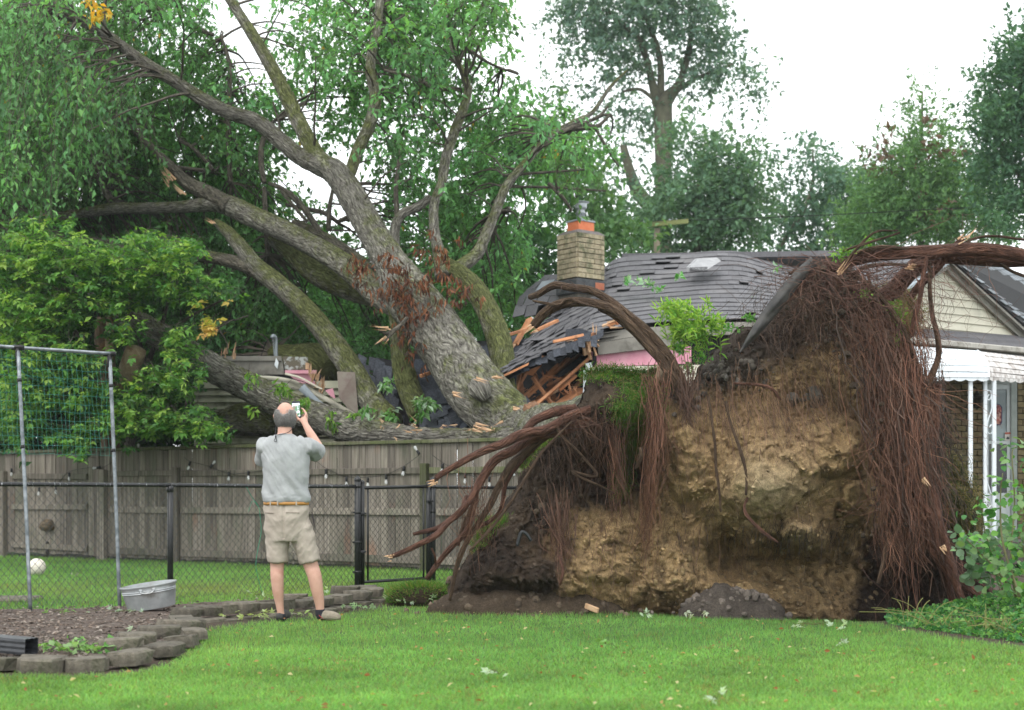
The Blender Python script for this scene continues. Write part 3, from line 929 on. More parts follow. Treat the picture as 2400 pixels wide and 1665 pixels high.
# ------------------------------------------------------------------ string lights on the wooden fence
def string_lights():
    t = thing('string_lights', 'black festoon string with clear bulbs sagging along the wooden fence', 'string lights', tuple(wf(700)))
    bulb_m, nt, bs, out = node_mat('clear_bulb_glass')
    bs.inputs['Base Color'].default_value = (.85, .87, .88, 1); bs.inputs['Roughness'].default_value = .08
    bs.inputs['Alpha'].default_value = .42; bs.inputs['Specular IOR Level'].default_value = .9
    sock_m = simple('black_socket', (.012, .012, .013), None, rough=.5)
    wire = MB()
    def W(px, py, off=.10): 
        q = wf(px); return P(px, py, q[1] + WN[1] * off)
    runs = [[(28, 1090), (60, 1115), (92, 1142), (131, 1138), (160, 1107), (208, 1096)],
            [(208, 1096), (236, 1098), (262, 1084)],
            [(432, 1072), (446, 1082), (492, 1094), (536, 1110), (582, 1108), (630, 1100), (720, 1075), (764, 1098), (812, 1118), (862, 1119), (905, 1112), (948, 1092), (982, 1067)],
            [(1012, 1066), (1038, 1085), (1090, 1112), (1147, 1118), (1204, 1105)]]
    for rn in runs: wire.tube([W(x, y) for x, y in rn], .0035, 5, len(rn) * 4)
    wire.tube([W(325, 1052), (W(326, 1095)), W(324, 1122)], .005, 5, 8)
    wire.build('cable', sock_m, t)
    spots = [(27, 1098, 0), (162, 1108, 0), (92, 1143, .1), (131, 1139, 0), (236, 1095, 1.4), (446, 1082, .3), (492, 1097, -2.5), (536, 1106, 0), (582, 1104, 0), (764, 1100, 0), (812, 1118, 0), (862, 1120, 0), (905, 1113, 0), (948, 1093, .2), (983, 1066, 2.6), (1038, 1087, .15), (1090, 1110, 0), (1147, 1118, 0), (1204, 1092, 0), (324, 1060, 3.14)]
    for px, py, a in spots:
        c = W(px, py, .11)
        Mx = np.array(Euler((0, a, 0)).to_matrix())
        b = MB(); b.lathe(c, [(.001, .0), (.017, 0), (.019, -.01), (.019, -.062), (.016, -.07), (.001, -.07)], 12, Mx)
        s_ = b.build('socket', sock_m, t)
        b = MB(); b.lathe(c, [(.012, -.068), (.013, -.08), (.021, -.100), (.024, -.115), (.019, -.131), (.009, -.139), (.001, -.141)], 14, Mx)
        b.build('bulb', bulb_m, s_)
    # green twine tangle on the chain link
    g = MB()
    f = lambda x, y: P(x, y, fence_pt(x)[1] - .03)
    g.tube([f(578, 1142), f(590, 1165), f(606, 1188), f(610, 1215), f(612, 1248), f(604, 1290), f(600, 1330), f(612, 1380), f(620, 1398)], .003, 4, 40)
    g.tube([f(606, 1188), f(592, 1175), f(582, 1200)], .0025, 4, 12)
    o = g.build('twine', simple('green_string', (.02, .30, .17), None, rough=.7))
    tag(o, 'tangled green twine hanging on the chain link left of the man', 'string')
string_lights()
# ------------------------------------------------------------------ the fallen tree
TREE = thing('fallen_tree', 'huge uprooted tree with mossy limbs lying across the crushed house, its root plate torn up', 'tree', (1.0, 15.5, 0))
LIMBS = []          # sampled points of every limb, for hanging twigs on
def limb(pts, seed=0.0, mat='bark', moss=.35, n=28, name='branch', amp=.10, fine=.010, parent=None, store=True, label=None, slim=1.0):
    """pts: (px, py, distance, radius in photo px)"""
    A = np.array([np.r_[P(x, y, Y), slim * r * (.90 if r > 58 else .80) / FPX * Y] for x, y, Y, r in pts])
    L = np.linalg.norm(np.diff(A[:, :3], axis=0), axis=1).sum()
    rm = A[:, 3].mean()
    seg = int(min(max(L / max(rm * .35, .03), 10), 190))
    if rm > .15: n = 80; seg = min(int(L / .05), 260)
    V, F, UV = tube(A[:, :3], A[:, 3], n, seg, amp, 3.0, True, seed, fine * min(rm / .15, 2.2))
    q = fbm(V * 1.3 + seed, 3)
    # moss: thicker on the sides the photograph shows green
    vn = V - np.repeat(catmull(A[:, :3], seg), n + 1, 0)[:len(V)] if False else None
    c = np.repeat(catmull(A[:, :3], seg), n + 1, 0)
    c = np.vstack([c, A[0, :3], A[-1, :3]])
    d = nrm(V - c)
    m = moss + .35 * q + .22 * d[:, 0] * 0 + .28 * d[:, 2]
    C = np.stack([m * 0 + 1, np.clip(m, 0, 1), m * 0 + 1], -1)
    b = MB().add(V, F, UV, C)
    o = b.build(name, M[mat], parent or TREE, label=label)
    if store:
        S = catmull(A, max(int(L / .25), 4))
        LIMBS.append(S)
    return o
# main stems
limb([(1420, 1010, 15.6, 110), (1340, 1020, 17.5, 88), (1270, 1012, 19.6, 72), (1215, 1000, 20.4, 70), (1130, 930, 20.9, 78), (1060, 830, 21.4, 72), (990, 735, 21.8, 68), (950, 680, 22.1, 62), (915, 615, 22.5, 50), (870, 540, 23, 42), (830, 470, 23.3, 40), (785, 405, 23.6, 36), (740, 385, 23.8, 27), (700, 365, 24.0, 24), (655, 328, 24.2, 23), (600, 285, 24.3, 21), (530, 262, 24.4, 19), (470, 230, 24.5, 18), (400, 185, 24.6, 17), (340, 150, 24.7, 17), (280, 105, 24.8, 15), (240, 75, 24.9, 12), (170, 45, 25, 9), (120, 25, 25, 6)], 1.0, moss=.27, name='trunk', amp=.06, fine=.022)
limb([(815, 440, 23.5, 30), (775, 400, 23.6, 30), (740, 360, 23.9, 24), (700, 285, 24.2, 23), (672, 225, 24.4, 22), (640, 165, 24.6, 20), (600, 95, 24.8, 17), (565, 40, 25, 15), (530, -15, 25.2, 14), (500, -60, 25.3, 13)], 2.0, moss=.48)
limb([(800, 440, 23.6, 20), (822, 400, 23.9, 18), (840, 350, 24.2, 18), (868, 290, 24.4, 18), (880, 230, 24.5, 17), (868, 170, 24.6, 15), (872, 120, 24.7, 14), (885, 60, 24.8, 13), (892, -20, 25, 11)], 3.0, moss=.44)
limb([(1240, 1030, 19.5, 45), (1130, 1030, 20.3, 38), (1000, 1027, 20.7, 34), (900, 1018, 21.2, 44), (820, 1004, 21.8, 54), (750, 980, 22.3, 50), (680, 955, 22.55, 50), (600, 915, 22.8, 50), (550, 890, 22.95, 49), (500, 862, 23.0, 48), (440, 826, 23.1, 46), (380, 790, 23.3, 44), (320, 756, 23.6, 40), (263, 722, 24.0, 34), (200, 690, 24.4, 26)], 4.0, moss=.24, amp=.10, fine=.025, slim=.85)
limb([(760, 985, 22.6, 44), (690, 990, 23.0, 48), (620, 985, 23.3, 46), (560, 985, 23.6, 46), (500, 1000, 23.9, 36), (430, 1010, 24.1, 25)], 5.0, moss=.62, fine=.02)
limb([(960, 720, 22.6, 44), (905, 700, 22.9, 46), (850, 655, 23.3, 42), (790, 610, 23.8, 36), (730, 575, 24.2, 34), (660, 540, 24.6, 34), (590, 508, 25, 34), (530, 480, 25.3, 32), (490, 478, 25.4, 24), (430, 485, 25.6, 19), (350, 488, 25.8, 18), (260, 490, 26, 18), (190, 500, 26.1, 15), (110, 512, 26.2, 11)], 6.0, moss=.40, fine=.014, slim=.9)
limb([(540, 485, 25.2, 28), (490, 455, 25.4, 24), (440, 430, 25.6, 20), (400, 390, 25.8, 14), (350, 340, 26, 11), (300, 295, 26.2, 10), (232, 255, 26.4, 9)], 6.5, mat='barkdark', moss=.1)
limb([(915, 995, 21.8, 44), (870, 940, 22.2, 36), (820, 860, 22.7, 34), (770, 790, 23.1, 33), (710, 720, 23.5, 31), (650, 665, 23.9, 28), (600, 625, 24.2, 25), (565, 580, 24.4, 22), (535, 545, 24.6, 17), (505, 520, 24.8, 10)], 7.0, moss=.50)
limb([(640, 660, 24.0, 24), (580, 625, 24.3, 22), (520, 608, 24.6, 19), (450, 598, 24.8, 17), (380, 592, 25, 17), (300, 580, 25.2, 18), (220, 568, 25.4, 16), (120, 548, 25.6, 12), (20, 508, 25.8, 10), (-60, 480, 26, 9)], 8.0, mat='barkdark', moss=.22)
limb([(985, 975, 21.9, 34), (955, 900, 22.1, 34), (940, 830, 22.3, 30), (938, 780, 22.5, 28), (935, 720, 22.6, 34)], 9.0, moss=.66, fine=.012)
limb([(1190, 970, 21.2, 34), (1180, 880, 21.6, 36), (1172, 810, 21.9, 36), (1150, 745, 22.3, 34), (1115, 680, 22.7, 32), (1080, 645, 23, 26), (1045, 620, 23.2, 22)], 10.0, moss=.66, fine=.012)
limb([(1060, 640, 23.2, 22), (1090, 618, 23.3, 20), (1118, 595, 23.5, 18), (1135, 560, 23.6, 16), (1160, 500, 23.8, 14), (1185, 440, 24, 13), (1220, 395, 24.2, 12), (1260, 350, 24.4, 10), (1300, 312, 24.6, 9), (1350, 285, 24.8, 8), (1390, 262, 25, 6), (1430, 205, 25.2, 5), (1470, 165, 25.4, 3)], 11.0, moss=.42)
limb([(1040, 650, 23.1, 26), (1028, 590, 23.3, 18), (1018, 540, 23.4, 15), (1018, 480, 23.5, 14), (1035, 430, 23.6, 14), (1045, 370, 23.7, 15), (1065, 310, 23.8, 15), (1088, 250, 23.9, 13), (1096, 205, 24, 11), (1075, 150, 24.1, 8), (1060, 110, 24.2, 8), (1035, 60, 24.3, 6), (1010, 0, 24.4, 5)], 12.0, moss=.42)
limb([(945, 700, 23.2, 22), (928, 620, 23.4, 17), (925, 545, 23.6, 15), (940, 505, 23.7, 14), (980, 485, 23.8, 13), (1010, 462, 23.8, 10)], 13.0, moss=.2)
limb([(932, 520, 23.8, 8), (928, 450, 23.9, 7), (932, 400, 24, 6), (940, 345, 24.1, 4)], 14.0, mat='barkdark', moss=.0)
limb([(900, 690, 24.2, 44), (820, 670, 24.5, 42), (740, 640, 24.8, 34), (680, 590, 25.1, 26), (640, 560, 25.4, 20)], 15.0, moss=.66)
limb([(1300, 315, 24.6, 7), (1340, 300, 24.7, 7), (1400, 275, 24.9, 5), (1425, 250, 25, 3)], 16.0, mat='barkdark', moss=0, n=10)
limb([(870, 640, 24.4, 24), (790, 580, 24.8, 22), (720, 540, 25.1, 18), (690, 525, 25.3, 14)], 17.0, mat='barkdark', moss=.2)
limb([(770, 880, 24.0, 50), (740, 860, 24.2, 60), (690, 840, 24.5, 40), (640, 830, 24.8, 24)], 17.5, moss=.7, fine=.015)
limb([(1290, 318, 24.9, 6), (1330, 305, 25, 6), (1395, 298, 25.1, 6), (1430, 270, 25.2, 4)], 18.0, mat='barkdark', moss=0, n=10)
for i, l in enumerate([
    [(620, 430, 25.5, 7), (612, 380, 25.6, 9), (616, 330, 25.7, 8), (640, 285, 25.8, 6)],
    [(628, 600, 25.4, 8), (622, 500, 25.5, 8), (620, 440, 25.6, 7)],
    [(540, 430, 26, 8), (535, 300, 26.1, 8), (538, 160, 26.2, 7), (520, 90, 26.3, 4)],
    [(760, 560, 24.9, 10), (720, 500, 25, 9), (690, 465, 25.1, 9), (655, 440, 25.2, 7), (630, 430, 25.3, 5)],
    [(770, 540, 24.9, 7), (772, 490, 25, 7), (780, 445, 25.1, 5)],
    [(790, 520, 25, 6), (760, 500, 25.1, 7), (720, 490, 25.2, 6), (670, 480, 25.3, 5)],
    [(1080, 210, 24.1, 6), (1020, 205, 24.2, 7), (960, 180, 24.3, 6), (900, 165, 24.4, 4)],
    [(1096, 115, 24.4, 6), (1150, 150, 24.5, 4), (1215, 175, 24.6, 3)],
    [(260, 470, 26.2, 12), (230, 420, 26.3, 9), (200, 385, 26.4, 8), (172, 355, 26.4, 5)],
    [(480, 400, 26, 6), (430, 395, 26, 6), (400, 392, 26.1, 5)],
    [(500, 400, 26, 6), (455, 350, 26, 5), (420, 330, 26.1, 4)],
    [(260, 390, 26, 7), (210, 395, 26.1, 9), (120, 408, 26.2, 7)],
    [(258, 395, 26.2, 9), (250, 440, 26.2, 7)],
    [(720, 520, 24.7, 5), (660, 450, 24.8, 5)],
    [(490, 80, 25.8, 6), (440, 50, 25.9, 5), (420, 20, 26, 4)],
    [(500, 82, 25.8, 6), (450, 65, 25.9, 4), (380, 30, 26, 3)],
    [(248, 80, 25, 7), (243, 40, 25, 6), (250, -20, 25, 5)],
    [(1130, 560, 24, 7), (1165, 500, 24.2, 6), (1195, 495, 24.3, 4)],
    [(1180, 438, 24.2, 4), (1300, 440, 24.4, 4), (1420, 448, 24.6, 3)],
    [(1180, 412, 24.2, 5), (1270, 405, 24.4, 4), (1370, 398, 24.6, 3)],
    [(1285, 430, 24.2, 6), (1320, 465, 24.2, 5), (1340, 495, 24.3, 4)],
    [(1395, 300, 25, 5), (1430, 360, 25.1, 4), (1450, 390, 25.2, 3)],
    [(640, 350, 24.4, 5), (655, 300, 24.6, 4), (640, 240, 24.7, 3)]
    ]):
    limb(l, 30.0 + i, mat='barkdark', moss=0, n=10, amp=.12, fine=0, name='bough')
# torn stubs and bare wounds
def shard(c, d, L, w, parent=TREE, n=6, seed=0, mat='splinter', name='splintered_wood'):
    r = np.random.RandomState(seed); b = MB(); d = nrm(np.asarray(d, float))
    for i in range(n):
        dd = nrm(d + r.normal(size=3) * .12); o = np.asarray(c) + r.normal(size=3) * w * .5
        l = L * r.uniform(.5, 1.1); u = nrm(np.cross(dd, r.normal(size=3))); v = np.cross(dd, u)
        ww = w * r.uniform(.15, .4)
        V = [o - u * ww, o + v * ww, o + u * ww, o - v * ww, o + dd * l * .6 + u * ww * .6, o + dd * l]
        b.add(V, [(0, 1, 2, 3), (0, 1, 4), (1, 2, 4), (2, 3, 4), (3, 0, 4), (3, 4, 5), (0, 4, 5)])
    return b.build(name, M[mat], parent, smooth=False)
shard(P(400, 425, 25.2), (-.5, -.3, .6), .30, .08, n=6, seed=1)
shard(P(430, 455, 25.0), (-.5, -.2, .5), .25, .07, n=5, seed=2)
shard(P(505, 522, 24.4), (-.6, -.2, .4), .2, .06, n=5, seed=3)
shard(P(115, 512, 26.0), (-1, 0, .2), .25, .06, n=5, seed=4)
shard(P(235, 258, 26.2), (-.5, 0, .5), .3, .08, n=5, seed=5)
limb([(955, 745, 21.0, 6), (930, 770, 20.9, 7), (905, 782, 20.8, 5), (888, 772, 20.7, 3)], 40.0, mat='barkdark', moss=0, n=8, name='broken_stub', store=False)
limb([(940, 760, 21.0, 5), (915, 785, 20.8, 5), (900, 800, 20.7, 3)], 41.0, mat='barkdark', moss=0, n=8, name='broken_stub', store=False)
shard(P(915, 773, 20.7), (-1, -.1, .05), .30, .05, n=4, seed=6)
shard(P(905, 790, 20.6), (-.7, -.1, -.6), .22, .04, n=4, seed=7)
# knot on the trunk and loose bark chips lying on it
V, F, UV = tube([P(1110, 900, 20.35), P(1125, 915, 20.25), P(1135, 935, 20.3)], [.10, .16, .08], 16, 12, .3, 5, True, 4.0, .03)
MB().add(V, F, UV, np.tile([1, .05, 1], (len(V), 1))).build('knot', M['bark'], TREE)
V, F, UV = tube([P(1240, 955, 19.6), P(1265, 985, 19.4), P(1270, 1010, 19.4)], [.10, .17, .12], 16, 12, .3, 5, True, 7.0, .02)
MB().add(V, F, UV).build('rotten_burl', simple('rotten_wood', (.11, .055, .03), (.24, .13, .07), 30, .9, 1, 60), TREE)
_r = np.random.RandomState(77)
for k in range(20):
    x = _r.uniform(880, 1230); y = 1012 + _r.normal() * 9 - (x > 1180) * 12
    shard(P(x, y - 8, 20.0 - (x - 1000) / 900), (_r.normal(), -.2, _r.normal() * .2), _r.uniform(.06, .2), .03, n=2, seed=100 + k)
for x, y in ((1107, 1000), (1118, 1004), (1060, 925), (1120, 888), (1160, 885), (1205, 965), (1230, 985)):
    shard(P(x, y, 19.9), (1, -.2, -.3), .2, .06, n=4, seed=int(x))

# ------------------------------------------------------------------ crown foliage from a density map, hung on twigs
DENS = """
988874037888700000
998875147888600000
999887358888400000
999988655776663000
999998831365888610
999998830156688620
999998841258887300
999999863469992000
999999987559980000
999999998769950000
999999999888700000
999999999999999900
678999699999994000
678995223459994000
"""
def crown():
    r = np.random.RandomState(31)
    rows = DENS.split()
    D = np.array([[int(c) for c in row] for row in rows], float)     # cell 90 x 76 px
    S = np.vstack([s[s[:, 3] < .45] for s in LIMBS]); SP = S[:, :3]
    N = 2000
    cx, cy, cY = [], [], []
    while len(cx) < N:
        x = r.uniform(-80, 1530); y = r.uniform(-60, 1000)
        gx = min(max(int(x / 90), 0), 17); gy = min(max(int(y / 76), 0), 13)
        if r.uniform() > (D[gy, gx] / 9) ** 1.9: continue
        if 1225 < x < 1480 and y > 400: continue
        Y = r.uniform(22.2, 29.5) if y < 560 else r.uniform(24.3, 30.5)
        if y > 700 and Y < 25: Y += 2.0
        # keep foliage off the front of the big stems
        q = P(x, y, Y)
        px_ = 1200 + FPX * SP[:, 0] / SP[:, 1]; py_ = HOR - FPX * (SP[:, 2] - CAMZ) / SP[:, 1]
        dpx = np.hypot(px_ - x, py_ - y); j = dpx.argmin()
        rpx = S[j, 3] / SP[j, 1] * FPX
        big = S[:, 3] / SP[:, 1] * FPX > 8.5
        up_ = py_ - y                                   # how far the limb lies below this tuft
        reach = np.where(up_ > 0, 150 if x < 330 else 95, 55)
        near = big & (np.abs(px_ - x) < 62) & (np.abs(up_) < reach + S[:, 3] / SP[:, 1] * FPX)
        if near.any() and not (x < 150 and y < 330):
            Yl = SP[near, 1].max()
            if Y < Yl + .9:
                if r.uniform() < .22: continue
                Y = Yl + r.uniform(.9, 3.2)
        elif dpx[j] < 38 + rpx and Y < SP[j, 1] + .9 and r.uniform() < .5: continue
        cx.append(x); cy.append(y); cY.append(Y)
    c = PA(cx, cy, cY)
    # thin branches from the nearest limb to each tuft
    d2 = ((c[:, None, :] - SP[None]) ** 2).sum(-1)
    j = (d2 + r.uniform(0, 1.2, d2.shape)).argmin(1)
    a = SP[j]
    ln = np.sqrt(d2[np.arange(N), j])
    K = 9; t = np.linspace(0, 1, K)[None, :, None]
    mid = (a + c) / 2 + r.normal(size=(N, 3)) * .10 * ln[:, None] + np.array([0, 0, .18]) * ln[:, None]
    B = a[:, None] * (1 - t) ** 2 + 2 * mid[:, None] * t * (1 - t) + c[:, None] * t ** 2
    B = B + .03 * np.stack([perlin(B * 3 + k * 7) for k in range(3)], -1) * np.minimum(ln, 2)[:, None, None]
    rr = (.006 + .008 * np.minimum(ln, 3))[:, None] * np.linspace(1.2, .4, K)[None]
    keep = ln < 2.3
    b = MB(); V, F = multitube(B[keep], rr[keep], 4); b.add(V, F)
    # sprays
    m = 7; L = .52
    N2 = N * m
    c2 = np.repeat(c, m, 0) + r.normal(size=(N2, 3)) * [.24, .24, .18]
    out = nrm(np.repeat(nrm(c - a), m, 0) * .5 + r.normal(size=(N2, 3)) * [.75, .75, .5] + [0, 0, -.15])
    lefty = (np.repeat(np.array(cx), m) < 330)
    out[lefty] = nrm(out[lefty] + [0, 0, -.75])
    droop = np.where(lefty, .8, .30)
    K2 = 6; t2 = np.linspace(0, 1, K2)[None, :, None]
    Ls = L * r.uniform(.6, 1.35, N2) * np.where(lefty, 1.5, 1.0)
    Tw = c2[:, None] + out[:, None] * t2 * Ls[:, None, None] + np.array([0, 0, -1.0]) * (t2 ** 2) * (Ls * droop)[:, None, None]
    V, F = multitube(Tw, np.full((N2, K2), .0045) * np.linspace(1.2, .5, K2)[None], 3); b.add(V, F)
    kind(b.build('twig', M['twig'], TREE, smooth=False), 'stuff')
    # leaves along each spray
    kk = 12
    tt = (np.arange(kk)[None] + r.uniform(0, 1, (N2, kk))) / kk
    q = c2[:, None] + out[:, None] * tt[..., None] * Ls[:, None, None] + np.array([0, 0, -1.0]) * (tt[..., None] ** 2) * (Ls * droop)[:, None, None]
    q = q.reshape(-1, 3) + r.normal(size=(N2 * kk, 3)) * .03
    n = len(q)
    dirs = nrm(np.repeat(out, kk, 0) * .5 + r.normal(size=(n, 3)) * .6 + [0, 0, -.55])
    size = r.uniform(.065, .170, n)
    tone = np.repeat(r.uniform(.65, 1.6, N), m * kk) * r.uniform(.65, 1.4, n)
    base = np.array([.120, .270, .100])[None] * tone[:, None]
    yel = np.repeat(r.uniform(0, 1, N) ** 3, m * kk)
    base = base * (1 - .5 * yel[:, None]) + np.array([.13, .27, .04])[None] * (.5 * yel * tone)[:, None]
    blu = np.repeat(r.uniform(0, 1, N) ** 2, m * kk)
    base = base * (1 - .35 * blu[:, None]) + np.array([.055, .185, .110])[None] * (.35 * blu * tone)[:, None]
    rare = r.uniform(size=n) < .004
    base[rare] = [.42, .30, .04]
    leaves(q, dirs, size, .52, base, r).build('foliage', M['leaf'], TREE, smooth=False, kind='stuff')
def leaves(q, dirs, size, wr, colr, r, flat=.5, b=None):
    n = len(q)
    up = nrm(r.normal(size=(n, 3)) * flat + [0, -.15, 1.0])
    side = nrm(np.cross(dirs, up)); nn = np.cross(side, dirs)
    s = size[:, None]
    w = s * wr * .5
    mid = q + dirs * s * .45
    tip = q + dirs * s - nn * s * .12
    l = mid + side * w + nn * s * .10; rr_ = mid - side * w + nn * s * .10
    V = np.stack([q, l, tip, rr_], 1).reshape(-1, 3)
    k = np.arange(n)[:, None] * 4
    F = [np.vstack([k + np.array([0, 2, 1]), k + np.array([0, 3, 2])])]
    b = b or MB()
    return b.add(V, F, C=np.repeat(np.clip(colr, 0, 1), 4, 0))
crown()
# orange spray at the very top left, dry brown leaves hanging at the fork, small shoots on the lying limb
def tuft(name, spots, colr, L, n, size, parent, Y, seed, spread=(30, 24), wr=.45, down=-.8, mat='leafnear', knd='stuff'):
    r = np.random.RandomState(seed); b = MB()
    tw = []
    for (x, y, k) in spots:
        px = x + r.normal(size=k) * spread[0]; py = y + r.normal(size=k) * spread[1]
        c = PA(px, py, Y + r.normal(size=k) * .12)
        q = np.repeat(c, n, 0) + r.normal(size=(k * n, 3)) * L * .5
        d = nrm(r.normal(size=(k * n, 3)) * .7 + [0, -.2, down])
        cc = np.array(colr)[r.randint(0, len(colr), k * n)] * r.uniform(.7, 1.3, (k * n, 1))
        leaves(q, d, r.uniform(.7, 1.3, k * n) * size, wr, cc, r, b=b)
        e = c + r.normal(size=c.shape) * L * 1.5
        tw.append(np.stack([c, (c + e) / 2 + r.normal(size=c.shape) * L * .3, e], 1))
    tw = np.vstack(tw)
    b2 = MB(); V, F = multitube(tw, np.full(tw.shape[:2], .004), 3)
    b2.add(V, F)
    o = b.build(name, M[mat], parent, smooth=False, kind=knd)
    kind(b2.build(name + '_stem', M['twig'], parent, smooth=False), 'stuff')
    return o
tuft('dead_leaf', [(850, 640, 12), (905, 635, 9), (960, 700, 12), (990, 745, 12), (1000, 660, 7), (945, 670, 8), (1030, 590, 8), (965, 790, 8), (1090, 690, 7), (900, 670, 6), (1010, 720, 7), (975, 835, 5), (1060, 650, 6)], [(.20, .075, .04), (.13, .05, .03), (.26, .12, .07), (.07, .04, .03)], (.10), 8, .13, TREE, 21.3, 5, spread=(26, 26), wr=.26, down=-1.6)
tuft('yellow_leaf', [(222, 15, 4), (242, 45, 2), (215, 28, 2)], [(.62, .36, .03), (.55, .40, .05)], .08, 8, .15, TREE, 23.5, 6, spread=(8, 12))
tuft('trunk_shoot', [(580, 730, 0), (700, 955, 3), (712, 945, 3), (770, 975, 2), (780, 990, 2), (585, 893, 3), (665, 925, 3), (655, 915, 3), (820, 1000, 2), (600, 965, 1), (840, 975, 2)], [(.16, .34, .05), (.22, .36, .07), (.10, .24, .05)], .06, 10, .12, TREE, 21.6, 7, spread=(8, 10))
tuft('fallen_sprig', [(1000, 930, 5), (985, 970, 3), (925, 975, 3), (860, 965, 3), (905, 905, 4), (1160, 505, 0), (840, 960, 2), (1010, 945, 3)], [(.10, .26, .06), (.17, .32, .13), (.3, .42, .30)], .07, 9, .13, TREE, 21.2, 8, spread=(9, 8))

# ------------------------------------------------------------------ root plate
BALL = [(1040, 1412), (1075, 1330), (1150, 1225), (1205, 1140), (1235, 1080), (1275, 1030), (1330, 1000), (1350, 985), (1352, 950), (1370, 915), (1372, 878), (1420, 868), (1480, 880), (1560, 878), (1600, 900), (1625, 905), (1640, 860), (1690, 800), (1730, 770), (1790, 760), (1830, 690), (1862, 640), (1905, 608), (1950, 610), (2000, 650), (2060, 680), (2120, 700), (2140, 740), (2135, 800), (2150, 860), (2185, 890), (2200, 960), (2215, 1040), (2235, 1120), (2285, 1150), (2293, 1200), (2285, 1260), (2300, 1320), (2330, 1380), (2345, 1430), (2200, 1470), (1800, 1470), (1450, 1450), (1200, 1440)]
ROOTS = None
def ball_depth(px, py):
    """distance from the camera of the plate's near face, before relief"""
    def g(x, y, sx, sy, a, rot=0.0):
        c, s = math.cos(rot), math.sin(rot)
        u = (px - x) * c + (py - y) * s; v = -(px - x) * s + (py - y) * c
        return a * np.exp(-.5 * ((u / sx) ** 2 + (v / sy) ** 2))
    Y = 13.05 + (1430 - py) * .0004
    Y = Y + g(1800, 1120, 110, 95, -.60, -.5) + g(1900, 1260, 60, 45, -.30) + g(1600, 1010, 60, 60, -.16) + g(2000, 1100, 60, 120, -.15)
    Y = Y + g(1830, 1325, 100, 36, .60) + g(2000, 1300, 60, 80, .65) + g(2110, 1180, 45, 170, .95) + g(2100, 1400, 150, 55, .60) + g(1700, 1290, 30, 60, .4)
    Y = Y + g(1440, 960, 85, 80, -.55) + g(1420, 1100, 90, 70, .38) + g(1530, 1120, 25, 120, .28) + g(1300, 1130, 70, 80, -.18) + g(1380, 1330, 160, 70, -.12)
    Y = Y + g(1900, 700, 90, 60, -.15) + g(1960, 790, 60, 60, .5) + g(1790, 860, 90, 60, -.12) + g(1200, 1350, 110, 60, -.25) + g(1180, 1200, 60, 60, .2)
    Y = Y + g(2230, 1200, 60, 150, .45) + g(1850, 960, 100, 40, .10)
    def dome(x, y, rx, ry, a, rot=0.0):
        c, s = math.cos(rot), math.sin(rot)
        u = (px - x) * c + (py - y) * s; v = -(px - x) * s + (py - y) * c
        w = 1 + .25 * perlin(np.stack([px / 45, py / 45, 0 * px + x], -1))
        return a * np.sqrt(np.clip(1 - (u / rx * w) ** 2 - (v / ry * w) ** 2, 0, 1))
    Y = Y + dome(1795, 1125, 125, 88, -.34, -.45) + dome(1885, 1262, 62, 42, -.30, .3) + dome(1770, 1000, 90, 60, -.12) + dome(1930, 1040, 100, 80, -.16) + dome(1600, 1090, 70, 90, -.14) + dome(1420, 1300, 90, 70, -.14) + dome(1560, 1330, 70, 60, -.12) + dome(2010, 1180, 50, 60, -.2)
    return Y
CLAY = [(1555, 965), (1620, 925), (1760, 905), (1900, 800), (1990, 780), (2035, 880), (2055, 980), (2060, 1120), (2040, 1250), (2010, 1330), (1980, 1460), (1700, 1460), (1420, 1450), (1300, 1400), (1320, 1320), (1290, 1260), (1340, 1200), (1440, 1200), (1500, 1180), (1545, 1080)]
